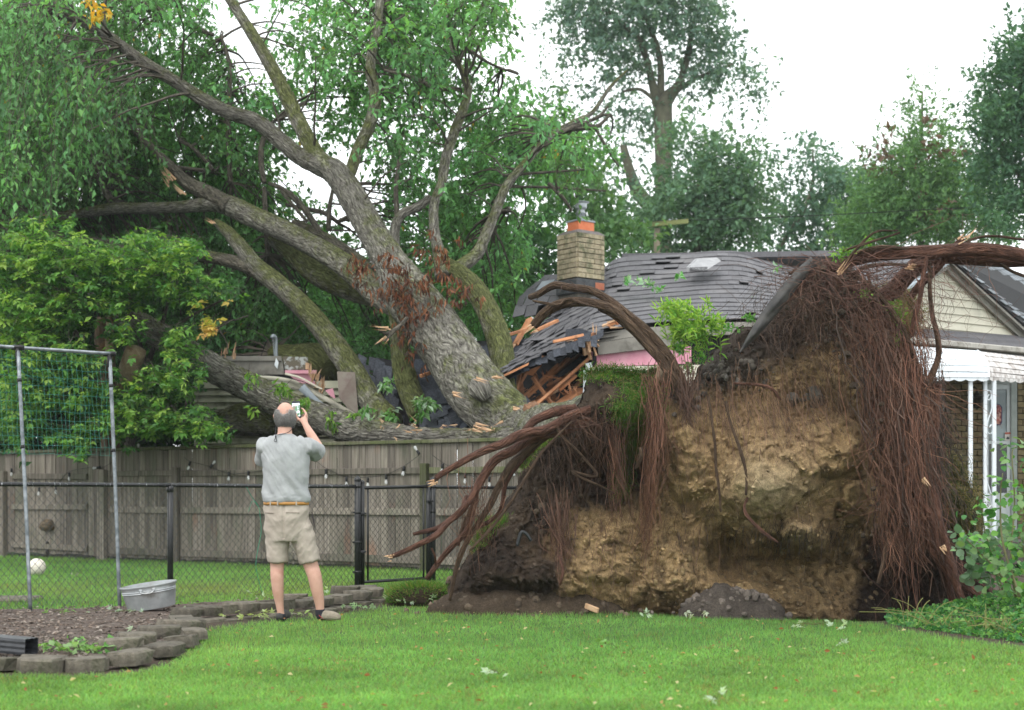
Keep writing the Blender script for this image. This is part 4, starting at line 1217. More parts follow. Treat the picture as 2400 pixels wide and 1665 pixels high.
def root_ball():
    global ball_top
    st = 3.6
    gx = np.arange(1020, 2360, st); gy = np.arange(590, 1480, st)
    px, py = np.meshgrid(gx, gy)
    sd = sdf_poly(px, py, BALL) + 10 * fbm(np.stack([px / 40, py / 40, 0 * px], -1), 3)
    Y = ball_depth(px, py)
    e = np.clip(sd / 90, 0, 1)
    Yf = Y + .55 * (1 - np.sqrt(1 - (1 - e) ** 2)) 
    Vf = PA(px, py, Yf)
    q = Vf * 1.0
    rel = .17 * fbm(q * 1.9 + 3, 3) + .13 * ridged(q * 4.2, 3) + .075 * ridged(q * 12, 3) + .040 * fbm(q * 30, 2)
    pc = sdf_poly(px, py, CLAY) + 30 * fbm(np.stack([px / 70, py / 70, 0 * px + 3], -1), 4)
    smooth_clay = np.exp(-((px - 1800) / 85) ** 2 - ((py - 1145) / 70) ** 2) + .6 * np.exp(-((px - 1885) / 45) ** 2 - ((py - 1262) / 30) ** 2)
    smooth_clay = np.clip(smooth_clay, 0, 1)
    rel = rel * (1 - .72 * smooth_clay)
    vec = np.stack([.05 * perlin(q * 6 + 11) + .02 * perlin(q * 17 + 5), -rel, .05 * perlin(q * 6 + 31) + .02 * perlin(q * 17 + 8)], -1)
    Vf = Vf + vec * np.clip(sd / 14, 0, 1)[..., None]
    Yb = Yf[..., None] * 0 + (Y + .55 + 1.35 * np.sqrt(np.clip(sd / 260, 0, 1)))[..., None]
    scale_ = Yb[..., 0] / Yf
    Vb = PA(px, py, Yf); Vb[..., 1] = Yb[..., 0]
    Vb = Vb + .10 * np.stack([perlin(Vb * 2), perlin(Vb * 2 + 9), perlin(Vb * 2 + 17)], -1) * np.clip(sd / 20, 0, 1)[..., None]
    ny, nx = px.shape
    i = np.arange(ny - 1)[:, None] * nx + np.arange(nx - 1)[None, :]
    ok = (sd[:-1, :-1] > 0) & (sd[1:, 1:] > 0) & (sd[:-1, 1:] > 0) & (sd[1:, :-1] > 0)
    Ff = np.stack([i, i + nx, i + nx + 1, i + 1], -1)[ok]
    Fb = np.stack([i, i + 1, i + nx + 1, i + nx], -1)[ok] + nx * ny
    # rim quads between front and back
    rim = []
    okp = np.pad(ok, 1)
    o = okp[1:-1, 1:-1]
    idx = lambda y, x: y * nx + x
    for dy, dx, c0, c1 in ((-1, 0, (0, 0), (0, 1)), (1, 0, (1, 1), (1, 0)), (0, -1, (1, 0), (0, 0)), (0, 1, (0, 1), (1, 1))):
        nb = okp[1 + dy:ny + dy, 1 + dx:nx + dx]
        ys, xs = np.nonzero(o & ~nb)
        A = idx(ys + c0[0], xs + c0[1]); B = idx(ys + c1[0], xs + c1[1])
        rim.append(np.stack([B, A, A + nx * ny, B + nx * ny], 1))
    V = np.vstack([Vf.reshape(-1, 3), Vb.reshape(-1, 3)])
    # soil colours: dark topsoil above and left, sandy yellow clay below, grey clods in between
    n1 = fbm(q * 3.2 + 40, 4)[..., None]; n2 = fbm(q * 9 + 4, 3)[..., None]; n3 = fbm(q * 22, 2)[..., None]
    w = np.clip(pc / 40 + .5 + .9 * n2[..., 0], 0, 1)[..., None]
    clay = np.array([.62, .43, .225]) * (1 + .30 * n1 + .25 * n3)
    pale = np.array([.56, .46, .30])
    clay = clay * (1 - .7 * smooth_clay[..., None]) + pale * .7 * smooth_clay[..., None]
    humus = np.clip(.5 + 2.0 * n1 + .6 * n2, 0, 1)
    clay = clay * (1 - .42 * humus) + np.array([.20, .125, .068]) * .42 * humus
    sp = (np.clip(n2 * 2.4 + .8 * n3 - .05, 0, 1)) * (1 - .6 * smooth_clay[..., None])
    clay = clay * (1 - .58 * sp) + np.array([.085, .062, .040]) * .58 * sp
    top = np.array([.058, .042, .032]) * (1 + .5 * n2 + .4 * n3)
    gr = np.exp(-((px - 1690) / 110.) ** 2 - ((py - 885) / 60.) ** 2)[..., None] * np.clip(.5 + n2, 0, 1)
    top = top * (1 - gr) + np.array([.145, .130, .115]) * gr
    br = np.clip(.2 + 1.6 * n1, 0, 1) * (px < 1500)[..., None]
    top = top * (1 - .6 * br) + np.array([.15, .105, .068]) * .6 * br
    C = top * (1 - w) + clay * w
    C2 = np.tile(np.array([.07, .05, .035]), (ny, nx, 1))
    b = MB().add(V, [np.vstack([Ff, Fb] + rim)], C=np.clip(np.vstack([C.reshape(-1, 3), C2.reshape(-1, 3)]), 0.004, .9))
    m, nt, bs, out = node_mat('torn_soil')
    a = nt.nodes.new('ShaderNodeAttribute'); a.attribute_name = 'col'
    v = coords(nt, 'Object', 1.0)
    nn = noise(nt, v, 70, 8, .75)
    n_b = noise(nt, v, 17, 6, .7)
    c = mixc(nt, 1.0, a.outputs[0], ramp(nt, nn, [(.34, .55), (.64, 1.22)]), 'MULTIPLY')
    c = mixc(nt, 1.0, c, ramp(nt, n_b, [(.36, .80), (.60, 1.10)]), 'MULTIPLY')
    nt.links.new(c, bs.inputs['Base Color'])
    bs.inputs['Roughness'].default_value = .95; bs.inputs['Specular IOR Level'].default_value = .15
    bump(nt, bs, noise(nt, v, 42, 10, .8), 1.0, .05)
    M['soil'] = m
    rb = b.build('root_ball', m, TREE)
    return rb, px, py, Vf, sd, C
RB, _bx, _by, _bV, _bsd, _bC = root_ball()
def ballpt(px, py, off=0.0):
    """point on the near face of the plate, off metres towards the camera"""
    px = np.asarray(px, float); py = np.asarray(py, float)
    ix = np.clip(((px - 1020) / 3.6).round().astype(int), 0, _bx.shape[1] - 1); iy = np.clip(((py - 590) / 3.6).round().astype(int), 0, _bx.shape[0] - 1)
    Y = _bV[iy, ix, 1]
    bad = _bsd[iy, ix] < 2
    Y = np.where(bad, 13.2, Y)
    return PA(px, py, Y - off)
def clods():
    r = np.random.RandomState(14)
    m = simple('clod_soil', (.9, .9, .9), (1.15, 1.15, 1.15), 20, .95, 1.0, 45, attr=True, bd=.03)
    M['clod'] = m
    ph = (1 + 5 ** .5) / 2
    ico = nrm(np.array([(-1, ph, 0), (1, ph, 0), (-1, -ph, 0), (1, -ph, 0), (0, -1, ph), (0, 1, ph), (0, -1, -ph), (0, 1, -ph), (ph, 0, -1), (ph, 0, 1), (-ph, 0, -1), (-ph, 0, 1)], float))
    icf = np.array([(0,11,5),(0,5,1),(0,1,7),(0,7,10),(0,10,11),(1,5,9),(5,11,4),(11,10,2),(10,7,6),(7,1,8),(3,9,4),(3,4,2),(3,2,6),(3,6,8),(3,8,9),(4,9,5),(2,4,11),(6,2,10),(8,6,7),(9,8,1)])
    mids = {}; V = [tuple(v) for v in ico]; F = []
    def mid(a, b_):
        k = (min(a, b_), max(a, b_))
        if k not in mids:
            p = np.array(V[a]) + np.array(V[b_]); V.append(tuple(p / np.linalg.norm(p))); mids[k] = len(V) - 1
        return mids[k]
    for a, b_, c in icf:
        ab, bc, ca = mid(a, b_), mid(b_, c), mid(c, a)
        F += [(a, ab, ca), (b_, bc, ab), (c, ca, bc), (ab, bc, ca)]
    SV, SF = np.array(V), np.array(F)
    def lump(b, c, s, col):
        v = SV * (1 + (.45 * perlin(SV * 1.4 + r.uniform(0, 50))[:, None]) + .35 * perlin(SV * 3.5 + r.uniform(0, 50))[:, None])
        v = v * s * r.uniform(.65, 1.15, 3)
        b.add(v + c, SF, C=np.asarray(col) * r.uniform(.7, 1.3))
    b = MB()
    spots = [(1690, 885, 70, 28, 90, (.10, .088, .075)), (1620, 930, 30, 20, 30, (.12, .10, .085)), (1760, 850, 60, 20, 30, (.09, .078, .065)), (1880, 940, 16, 12, 10, (.16, .15, .13)), (1290, 1150, 60, 70, 50, (.10, .075, .052)), (1240, 1240, 50, 40, 30, (.10, .075, .052)), (1950, 1370, 60, 40, 60, (.20, .14, .075)), (2010, 1280, 30, 60, 70, (.22, .155, .085)), (1600, 1350, 120, 40, 60, (.25, .18, .09)), (1500, 1300, 60, 60, 30, (.26, .18, .09)), (1880, 1380, 60, 30, 60, (.23, .165, .09)), (1930, 1250, 60, 20, 20, (.25, .19, .11))]
    for x, y, sx, sy, n, c in spots:
        qx = x + r.normal(size=n) * sx; qy = y + r.normal(size=n) * sy
        p = ballpt(qx, qy, .0)
        iy = np.clip(((qy - 590) / 3.6).astype(int), 0, _bx.shape[0] - 1); ix = np.clip(((qx - 1020) / 3.6).astype(int), 0, _bx.shape[1] - 1)
        for k in range(n):
            if _bsd[iy[k], ix[k]] < 8: continue
            lump(b, p[k], (.006 + .032 * r.uniform() ** 2.6) * (1.3 if n < 20 else 1), c)
    kind(b.build('clod', m, RB), 'stuff')
    N = 6500
    qx = r.uniform(1060, 2060, N); qy = r.uniform(760, 1440, N)
    iy = np.clip(((qy - 590) / 3.6).astype(int), 0, _bx.shape[0] - 1); ix = np.clip(((qx - 1020) / 3.6).astype(int), 0, _bx.shape[1] - 1)
    k = (_bsd[iy, ix] > 10) & (fbm(np.stack([qx / 50, qy / 50, 0 * qx + 6], -1), 3) > -.12) & ~((np.abs(qx - 1800) < 70) & (np.abs(qy - 1145) < 55) & (r.uniform(size=N) < .8))
    qx, qy, iy, ix = qx[k], qy[k], iy[k], ix[k]; n = len(qx)
    c = ballpt(qx, qy, -.002)
    s_ = (.005 + .020 * r.uniform(size=n) ** 2.5)
    ang = r.uniform(.6, 1.2, (n, 1, 3))
    V = c[:, None] + (ico[None] + r.normal(size=(n, 12, 3)) * .25) * ang * s_[:, None, None]
    F = (np.arange(n)[:, None, None] * 12 + icf[None]).reshape(-1, 3)
    base = _bC[iy, ix] * r.uniform(.45, 1.0, (n, 1))
    kind(MB().add(V.reshape(-1, 3), F, C=np.repeat(base, 12, 0)).build('earth_crumb', m, RB, smooth=False), 'stuff')
    # bigger separate lumps
    for x, y, s, c in ((1905, 932, .10, (.17, .155, .13)), (1858, 935, .085, (.13, .12, .105)), (1990, 1285, .05, (.32, .23, .12)), (1700, 885, .045, (.15, .14, .125)), (1730, 895, .04, (.14, .13, .115))):
        b = MB(); lump(b, ballpt(x, y, .02), s, c); b.build('earth_lump', m, RB)
    b = MB(); lump(b, ballpt(1556, 872, .05) + [0, 0, 0], .10, (.34, .24, .16))
    o = b.build('stone', simple('brown_stone', (.24, .17, .115), (.34, .25, .18), 6, .85, .4, 30)); 
    tag(o, 'smooth brown stone stuck between the arching roots and the turf ledge', 'stone')
    # spoil heaps on the ground
    def heap(name, ctr, sx, sy, h, col, n, label):
        n = int(n * 1.6)
        t = thing(name, label, 'soil heap', tuple(ctr))
        gx = np.linspace(-1, 1, 90); gy = np.linspace(-1, 1, 40)
        X, Yg = np.meshgrid(gx, gy)
        rr2 = X ** 2 + Yg ** 2
        z = h * np.clip(1 - rr2, 0, 1) ** .8
        W = np.stack([ctr[0] + X * sx, ctr[1] + Yg * sy, z - .03], -1)
        z = z * (1 + .6 * fbm(W * 2.2, 3)) + (.05 * ridged(W * 7, 3) + .03 * fbm(W * 16, 2)) * np.clip(1.15 - rr2, 0, 1)
        W[..., 2] = z - .03 * (rr2 > .9)
        k = np.arange(39)[:, None] * 90 + np.arange(89)[None]
        F = np.stack([k, k + 1, k + 91, k + 90], -1).reshape(-1, 4)
        cc = np.array(col) * (1 + .5 * fbm(W * 6, 3)[..., None])
        MB().add(W.reshape(-1, 3), F, C=np.clip(cc.reshape(-1, 3), .01, .6)).build('mound', M['soil'], t)
        b = MB()
        for _ in range(n):
            u = r.normal(size=2) * .42
            x, y = ctr[0] + u[0] * sx, ctr[1] + u[1] * sy
            z = h * max(1 - u @ u, 0) ** .8
            lump(b, np.array([x, y, z * 1.0]), .007 + .035 * r.uniform() ** 2.2, np.array(col) * r.uniform(.8, 1.5))
        kind(b.build('crumb', m, t), 'stuff')
    c1 = P(1230, 1410, 13.1); c1[2] = 0; heap('soil_heap', c1, .95, .42, .24, (.105, .078, .055), 420, 'long low heap of crumbly brown soil at the left foot of the root plate')
    c2 = P(1715, 1425, 12.72); c2[2] = 0; heap('soil_heap', c2, .50, .22, .22, (.12, .10, .085), 160, 'small grey brown soil pile at the lawn edge below the pale clay bulge')
    c3 = P(1120, 1330, 14.0); c3[2] = 0; heap('soil_heap', c3, .42, .4, .38, (.10, .072, .05), 160, 'steep soil bank behind the drooping left roots')
    c4 = P(975, 1410, 14.0); c4[2] = 0; heap('soil_heap', c4, .34, .25, .13, (.08, .06, .042), 30, 'small turned up soil lump right of the block wall')
    return lump
lump = clods()

# big roots ---------------------------------------------------------------
def root(pts, seed=0.0, mat='root', n=14, amp=.10, name='root', parent=None, fine=.004):
    if pts[0][0] < 1420 and pts[-1][1] < 960 and pts[0][1] < 800: pts = [(x, y, Y, r * .82) for x, y, Y, r in pts]
    if pts[-1][0] < 1110: pts = [(x, y, Y, r * .86) for x, y, Y, r in pts]
    A = np.array([np.r_[P(x, y, Y), r / FPX * Y] for x, y, Y, r in pts])
    L = np.linalg.norm(np.diff(A[:, :3], axis=0), axis=1).sum()
    seg = int(min(max(L / .035, 10), 120))
    V, F, UV = tube(A[:, :3], A[:, 3], n, seg, amp, 5.0, True, seed, fine)
    V = V + .012 * np.stack([perlin(V * 4 + seed), 0 * V[:, 0], perlin(V * 4 + 9 + seed)], -1)
    return MB().add(V, F, UV).build(name, M[mat], RB if parent is None else parent)
RT = [
 ([(1243, 697, 13.6, 9), (1262, 690, 13.5, 10), (1300, 668, 13.4, 11), (1345, 676, 13.3, 11), (1390, 682, 13.2, 11), (1430, 705, 13.1, 11), (1480, 745, 13, 12), (1530, 790, 12.95, 14), (1570, 840, 12.9, 13), (1600, 900, 12.9, 15), (1620, 950, 13, 16)], 'rootdull'),
 ([(1250, 765, 13.4, 12), (1275, 735, 13.35, 14), (1310, 715, 13.3, 15), (1355, 707, 13.2, 13), (1405, 712, 13.1, 12), (1450, 735, 13, 13), (1500, 785, 12.95, 13), (1550, 845, 12.9, 15), (1590, 905, 12.9, 18), (1605, 950, 13, 20)], 'rootdull'),
 ([(1405, 722, 13.2, 8), (1440, 740, 13.1, 9), (1490, 785, 13.05, 10), (1545, 840, 13, 12), (1585, 880, 13, 12)], 'rootdull'),
 ([(1250, 705, 13.3, 3), (1275, 710, 13.2, 4), (1310, 715, 13.2, 4), (1330, 702, 13.2, 4), (1380, 715, 13.1, 4), (1460, 735, 13, 3)], 'rootdull'),
 ([(1410, 955, 12.9, 14), (1340, 975, 12.8, 14), (1280, 1005, 12.7, 13), (1220, 1020, 12.65, 14), (1180, 1040, 12.6, 13), (1130, 1060, 12.55, 11), (1080, 1085, 12.5, 9), (1030, 1115, 12.45, 8), (1022, 1126, 12.45, 6)], 'root'),
 ([(1350, 958, 13.0, 13), (1300, 965, 12.95, 12), (1255, 985, 12.9, 10), (1230, 1010, 12.85, 8)], 'root'),
 ([(1430, 970, 12.95, 15), (1370, 990, 12.9, 16), (1310, 1010, 12.85, 16), (1250, 1025, 12.8, 14), (1205, 1055, 12.75, 13), (1160, 1080, 12.7, 13), (1130, 1120, 12.65, 12), (1110, 1160, 12.6, 10), (1080, 1195, 12.55, 8), (1030, 1235, 12.5, 7), (985, 1248, 12.45, 6), (970, 1252, 12.45, 5)], 'root'),
 ([(1095, 1165, 12.7, 8), (1085, 1195, 12.6, 9), (1050, 1225, 12.5, 9), (1020, 1255, 12.4, 9), (975, 1280, 12.35, 8), (935, 1298, 12.3, 7), (914, 1306, 12.3, 6)], 'root'),
 ([(1300, 1010, 12.9, 10), (1245, 1050, 12.85, 10), (1200, 1090, 12.8, 11), (1175, 1130, 12.8, 10), (1150, 1180, 12.8, 9), (1125, 1220, 12.8, 8), (1100, 1260, 12.8, 7), (1080, 1300, 12.8, 7), (1065, 1350, 12.8, 6), (1055, 1408, 12.8, 5)], 'rootdull'),
 ([(1260, 1040, 13, 8), (1220, 1080, 12.95, 8), (1185, 1130, 12.9, 7), (1175, 1190, 12.9, 6), (1150, 1220, 12.9, 6), (1110, 1240, 12.9, 7), (1090, 1270, 12.9, 6)], 'root'),
 ([(1115, 1160, 12.8, 9), (1105, 1210, 12.8, 9), (1090, 1250, 12.8, 8), (1050, 1290, 12.8, 8), (1020, 1330, 12.8, 7), (1000, 1358, 12.8, 6)], 'root'),
 ([(1110, 1180, 12.9, 6), (1085, 1240, 12.9, 6), (1072, 1280, 12.9, 5)], 'rootdull'),
 ([(1010, 1285, 12.6, 3), (1018, 1305, 12.6, 3), (1022, 1330, 12.7, 2)], 'root'),
 ([(1490, 1100, 12.6, 4), (1503, 1070, 12.55, 5), (1500, 1050, 12.55, 5)], 'rootdull'),
 ([(1340, 990, 12.7, 3), (1270, 1060, 12.6, 4), (1220, 1140, 12.55, 4), (1160, 1230, 12.5, 4), (1100, 1290, 12.5, 3)], 'rootdull'),
 # upper right
 ([(1850, 700, 12.9, 8), (1890, 660, 12.8, 12), (1960, 625, 12.7, 13), (2040, 600, 12.6, 15), (2110, 593, 12.55, 15), (2190, 590, 12.5, 16), (2280, 585, 12.45, 16), (2350, 590, 12.4, 16), (2440, 610, 12.4, 14)], 'root'),
 ([(2060, 700, 12.9, 20), (2095, 680, 12.85, 22), (2130, 640, 12.8, 21), (2170, 608, 12.75, 20), (2230, 600, 12.7, 17), (2300, 605, 12.65, 18), (2360, 610, 12.6, 17), (2440, 612, 12.6, 14)], 'root'),
 ([(2135, 695, 12.7, 8), (2160, 665, 12.65, 9), (2195, 630, 12.6, 9), (2225, 595, 12.55, 8), (2250, 565, 12.5, 7), (2258, 560, 12.5, 5)], 'root'),
 ([(2175, 590, 12.5, 5), (2165, 640, 12.45, 6), (2155, 700, 12.4, 6), (2140, 760, 12.4, 6), (2135, 790, 12.4, 5)], 'root'),
 ([(2178, 600, 12.6, 4), (2180, 700, 12.55, 5), (2195, 780, 12.5, 6), (2200, 830, 12.5, 7), (2185, 880, 12.5, 8), (2170, 920, 12.55, 9), (2160, 1000, 12.6, 8)], 'rootdull'),
 ([(1990, 600, 12.6, 4), (2060, 580, 12.5, 5), (2130, 583, 12.5, 3)], 'rootdull'),
 ([(1975, 665, 12.6, 4), (2020, 630, 12.55, 5), (2080, 620, 12.5, 4), (2132, 622, 12.5, 3)], 'rootdull'),
 ([(2345, 620, 12.5, 3), (2380, 640, 12.5, 4), (2420, 655, 12.5, 3)], 'rootdull'),
 ([(1960, 640, 12.5, 3), (2040, 550, 12.4, 3), (2105, 540, 12.4, 2)], 'rootdull'),
 ([(1975, 590, 12.5, 3), (2030, 570, 12.4, 3), (2110, 545, 12.4, 2)], 'rootdull'),
 ([(2230, 590, 12.5, 3), (2300, 555, 12.45, 3), (2400, 563, 12.4, 3), (2450, 570, 12.4, 3)], 'rootdull'),
 ([(1850, 640, 12.7, 4), (1900, 625, 12.6, 5), (1930, 640, 12.6, 5), (1960, 700, 12.6, 5), (1985, 760, 12.55, 5)], 'rootdull'),
 ([(1945, 620, 12.6, 5), (2020, 655, 12.5, 6), (2085, 720, 12.45, 6), (2125, 790, 12.4, 5), (2140, 830, 12.4, 5)], 'rootdull'),
 ([(1960, 640, 12.6, 6), (1960, 700, 12.55, 8), (1950, 760, 12.55, 7), (1920, 800, 12.6, 4)], 'rootdull'),
 # right curtain trunks
 ([(2100, 760, 12.75, 16), (2130, 850, 12.65, 22), (2155, 950, 12.6, 24), (2168, 1050, 12.6, 22), (2170, 1150, 12.6, 18), (2185, 1250, 12.6, 16), (2210, 1330, 12.6, 12), (2235, 1420, 12.6, 8)], 'root'),
 ([(2040, 830, 12.6, 7), (2090, 950, 12.5, 8), (2140, 1050, 12.45, 9), (2170, 1150, 12.45, 9), (2175, 1220, 12.45, 7)], 'rootdull'),
 ([(2130, 1105, 12.45, 7), (2140, 1140, 12.4, 8), (2150, 1160, 12.4, 8), (2190, 1230, 12.35, 8), (2200, 1300, 12.35, 6)], 'root'),
 ([(2165, 1110, 12.45, 6), (2190, 1160, 12.4, 9), (2200, 1220, 12.35, 10), (2220, 1290, 12.35, 11), (2235, 1350, 12.35, 11), (2250, 1395, 12.35, 8), (2268, 1425, 12.35, 5)], 'root'),
 ([(2150, 1180, 12.55, 14), (2175, 1260, 12.5, 14), (2215, 1330, 12.45, 12), (2260, 1370, 12.4, 10), (2330, 1420, 12.35, 8)], 'root'),
 ([(2195, 900, 12.7, 12), (2190, 1000, 12.7, 11), (2185, 1080, 12.7, 10), (2200, 1150, 12.7, 9)], 'root'),
 ([(1760, 1150, 12.45, 3), (1745, 1190, 12.3, 3), (1760, 1220, 12.2, 4), (1790, 1250, 12.15, 4), (1822, 1272, 12.15, 3)], 'root'),
 ([(1700, 940, 12.55, 3), (1715, 1000, 12.5, 3), (1735, 1060, 12.4, 4), (1748, 1110, 12.35, 3), (1748, 1160, 12.3, 3)], 'rootdull'),
 ([(1660, 930, 12.6, 3), (1672, 1010, 12.5, 3), (1680, 1100, 12.45, 3), (1690, 1200, 12.4, 2)], 'rootdull'),
 ([(2080, 1270, 12.5, 6), (2070, 1320, 12.45, 5), (2058, 1368, 12.4, 4)], 'rootdull'),
 ([(1720, 898, 12.5, 3), (1800, 908, 12.4, 4), (1830, 938, 12.35, 2)], 'root'),
 ([(1290, 995, 12.75, 3), (1400, 1110, 12.6, 3), (1340, 1105, 12.6, 3), (1440, 1156, 12.55, 2)], 'rootdull'),
 ([(1310, 1300, 12.5, 3), (1318, 1340, 12.4, 4), (1312, 1372, 12.4, 3)], 'root'),
]
for i, (p, m_) in enumerate(RT): root(p, 3.1 * i, m_)
for x, y, Y, d, L in ((1022, 1128, 12.4, (-1, 0, -.3), .08), (915, 1306, 12.25, (-1, 0, -.2), .05), (1250, 768, 13.3, (-.6, -.2, -.5), .1), (2160, 1125, 12.3, (.4, -.3, -.6), .10), (2212, 1283, 12.2, (.3, -.4, -.5), .09), (2255, 562, 12.4, (.6, 0, .5), .14), (1965, 640, 12.4, (.5, -.2, .6), .2), (2130, 622, 12.4, (1, 0, 0), .1)):
    shard(P(x, y, Y), d, L, .035, RB, 5, int(x))

# fine root fibres ----------------------------------------------------------
FIB = []
def fibres(sx, sy, sY, ex, ey, eY, N, r0, col, seed, wig=.05, K=10, bow=.05, cvar=.35, rel=False):
    """sx.. / ex..: arrays or (mean, spread) of start and end"""
    r = np.random.RandomState(seed)
    g = lambda a: (a[0] + r.normal(size=N) * a[1]) if isinstance(a, tuple) else np.asarray(a)
    ax, ay = g(sx), g(sy); bx_, by_ = g(ex), g(ey)
    if rel:
        bx_ = ax + bx_ - ex[0]; by_ = ay + by_
        A = ballpt(ax, ay, .02); Bq = ballpt(bx_, by_, .0)
        A[:, 1] -= np.abs(r.normal(size=N)) * .05; Bq[:, 1] -= np.abs(r.normal(size=N)) * .08
        B = Bq; B[:, 0] = (bx_ - 1200) / FPX * A[:, 1]; B[:, 2] = CAMZ + (HOR - by_) / FPX * A[:, 1]; B[:, 1] = np.minimum(B[:, 1], A[:, 1] + .15)
    else:
        A = PA(ax, ay, g(sY)); B = PA(bx_, by_, g(eY))
    t = np.linspace(0, 1, K)[None, :, None]
    Q = A[:, None] * (1 - t) + B[:, None] * t
    L = np.linalg.norm(B - A, axis=1)[:, None, None]
    nz = np.stack([perlin(np.stack([np.arange(N)[:, None] * .77 + k * 31 + 0 * t[..., 0], t[..., 0] * L[..., 0] * 4.5 + 0 * np.arange(N)[:, None], 0 * t[..., 0] + .5 + 0 * np.arange(N)[:, None]], -1)) for k in range(3)], -1)
    Q = Q + nz * wig * 2 * np.sqrt(t) + (np.array([0, -1.0, 0]) * bow + r.normal(size=(N, 1, 3)) * bow * .6) * np.sin(PI * t) * L
    rad = r0 * r.uniform(.4, 1.6, N)[:, None] * np.linspace(1.15, .45, K)[None]
    V, F = multitube(Q, rad, 3)
    C = np.repeat(np.asarray(col) * np.clip(1 + cvar * r.normal(size=(N, 1)), .3, 2.2), K * 3, 0)
    FIB.append((V, F, C))
rr = np.random.RandomState(50)
GU = catmull(np.array([(1900, 645, 12.75), (1975, 660, 12.7), (2035, 720, 12.7), (2080, 790, 12.7), (2120, 890, 12.7)]), 200)
for k in range(72):
    u = rr.uniform(0, 1) ** .6
    c0 = GU[int(u * 199)]
    v = np.clip(u + rr.normal() * .18, 0, 1)
    w_ = rr.uniform()
    by = rr.uniform(880, 1130) if w_ < .58 else (rr.uniform(1100, 1330) if w_ < .85 else rr.uniform(1300, 1430))
    bx = 2064 + 84 * v + (by - 900) * .16 * (.3 + v) + rr.normal() * 16
    n = int(rr.uniform(2, 12)); sp = rr.uniform(3, 22)
    tone = rr.uniform(.4, 1.5); red = rr.uniform(0, 1)
    col = np.array([.150, .062, .038]) * tone * (1 - red) + np.array([.090, .062, .048]) * tone * red
    fibres((c0[0], 16), (c0[1], 24), (c0[2], .10), (bx, sp), (by, 40), (12.5 + rr.normal() * .15, .06), n, rr.uniform(.0014, .0050) if k % 9 else .0085, col, 500 + k, rr.uniform(.04, .15), 15, .05)
for k in range(60):                       # side rootlets branching off the strands in every direction
    x, y = rr.uniform(2040, 2190), rr.uniform(760, 1250)
    fibres((x, 6), (y, 10), (12.45, .08), (x + rr.normal() * 60, 18), (y + rr.uniform(10, 130), 26), (12.42, .08), int(rr.uniform(4, 12)), rr.uniform(.0012, .0028), np.array([.16, .08, .05]) * rr.uniform(.5, 1.4), 800 + k, .12, 10, .07)
fibres((2090, 60), (950, 170), (12.48, .12), (2100, 66), (1010, 175), (12.45, .12), 10, .001, (.15, .075, .048), 899, .05, 8, .04)
for k in range(130):
    x, y = rr.uniform(1980, 2180), rr.uniform(700, 1250)
    if x < 2050 + (y - 900) * .1 and y > 860: x += 70
    fibres((x, 16), (y, 22), (12.48, .09), (x + rr.normal() * 12 + 6, 18), (y + rr.uniform(30, 90), 22), (12.45, .09), 14, .0011, np.array([.16, .078, .05]) * rr.uniform(.4, 1.4), 900 + k, .09, 7, .09, .4)
fibres((2130, 22), (900, 80), (12.5, .1), (2145, 30), (1130, 110), (12.5, .12), 150, .0028, (.15, .068, .044), 52, .07, 12, .04)
fibres((2085, 26), (880, 80), (12.6, .1), (2110, 36), (1120, 90), (12.5, .12), 120, .0026, (.11, .054, .036), 53, .09, 12, .04)
fibres((1920, 50), (690, 40), (12.65, .12), (1930, 80), (780, 60), (12.6, .15), 300, .0020, (.10, .058, .040), 54, .14, 9, .10, .5)
fibres((2010, 45), (750, 40), (12.7, .12), (2020, 50), (850, 60), (12.6, .15), 260, .0020, (.09, .052, .036), 55, .12, 9, .08, .5)
fibres((1850, 60), (740, 50), 0, (1830, 40), (60, 30), 0, 420, .0018, (.085, .055, .04), 56, .10, 8, .08, rel=True)
fibres((1540, 17), (900, 26), (12.65, .09), (1530, 20), (1090, 100), (12.74, .06), 130, .0020, (.14, .066, .042), 57, .10, 11, .05, .5)
fibres((1535, 14), (1000, 60), (12.68, .06), (1540, 26), (1060, 70), (12.68, .08), 90, .0014, (.15, .07, .045), 157, .10, 8, .10, .5)
fibres((1528, 8), (1080, 40), (12.72, .05), (1512, 12), (1280, 50), (12.85, .05), 90, .0020, (.15, .07, .04), 58, .05, 9, .03)
fibres((1400, 48), (985, 22), (12.62, .1), (1395, 50), (1090, 60), (12.8, .1), 170, .0019, (.085, .046, .032), 59, .07, 10, .03, .5)
fibres((1440, 14), (1040, 30), (12.62, .1), (1450, 16), (1180, 50), (12.8, .1), 90, .0020, (.12, .056, .036), 76, .07, 10, .03, .5)
fibres((1290, 40), (1060, 30), 0, (1280, 20), (70, 40), 0, 120, .0020, (.08, .05, .036), 60, .09, 9, .05, rel=True)
fibres((1310, 24), (1200, 40), (12.75, .06), (1318, 18), (1330, 40), (12.75, .08), 120, .0022, (.11, .056, .038), 61, .06, 9, .03)
fibres((1612, 16), (890, 30), (12.85, .05), (1608, 16), (970, 30), (12.78, .05), 160, .0022, (.10, .056, .040), 62, .06, 8, .03)
fibres((1870, 110), (910, 40), 0, (1870, 16), (80, 40), 0, 420, .0016, (.15, .085, .05), 63, .07, 8, .04, .5, rel=True)
fibres((1700, 100), (920, 34), 0, (1700, 14), (90, 60), 0, 200, .0016, (.14, .075, .05), 64, .06, 8, .04, .5, rel=True)
fibres((1870, 100), (1245, 14), 0, (1870, 7), (45, 20), 0, 260, .0018, (.05, .034, .024), 65, .03, 7, .03, rel=True)
fibres((1690, 140), (1180, 80), 0, (1690, 18), (60, 40), 0, 150, .0014, (.12, .07, .045), 66, .07, 7, .04, .5, rel=True)
fibres((2180, 22), (950, 60), (12.9, .1), (2205, 26), (1100, 80), (12.9, .1), 320, .0026, (.050, .036, .027), 67, .09, 8, .05)
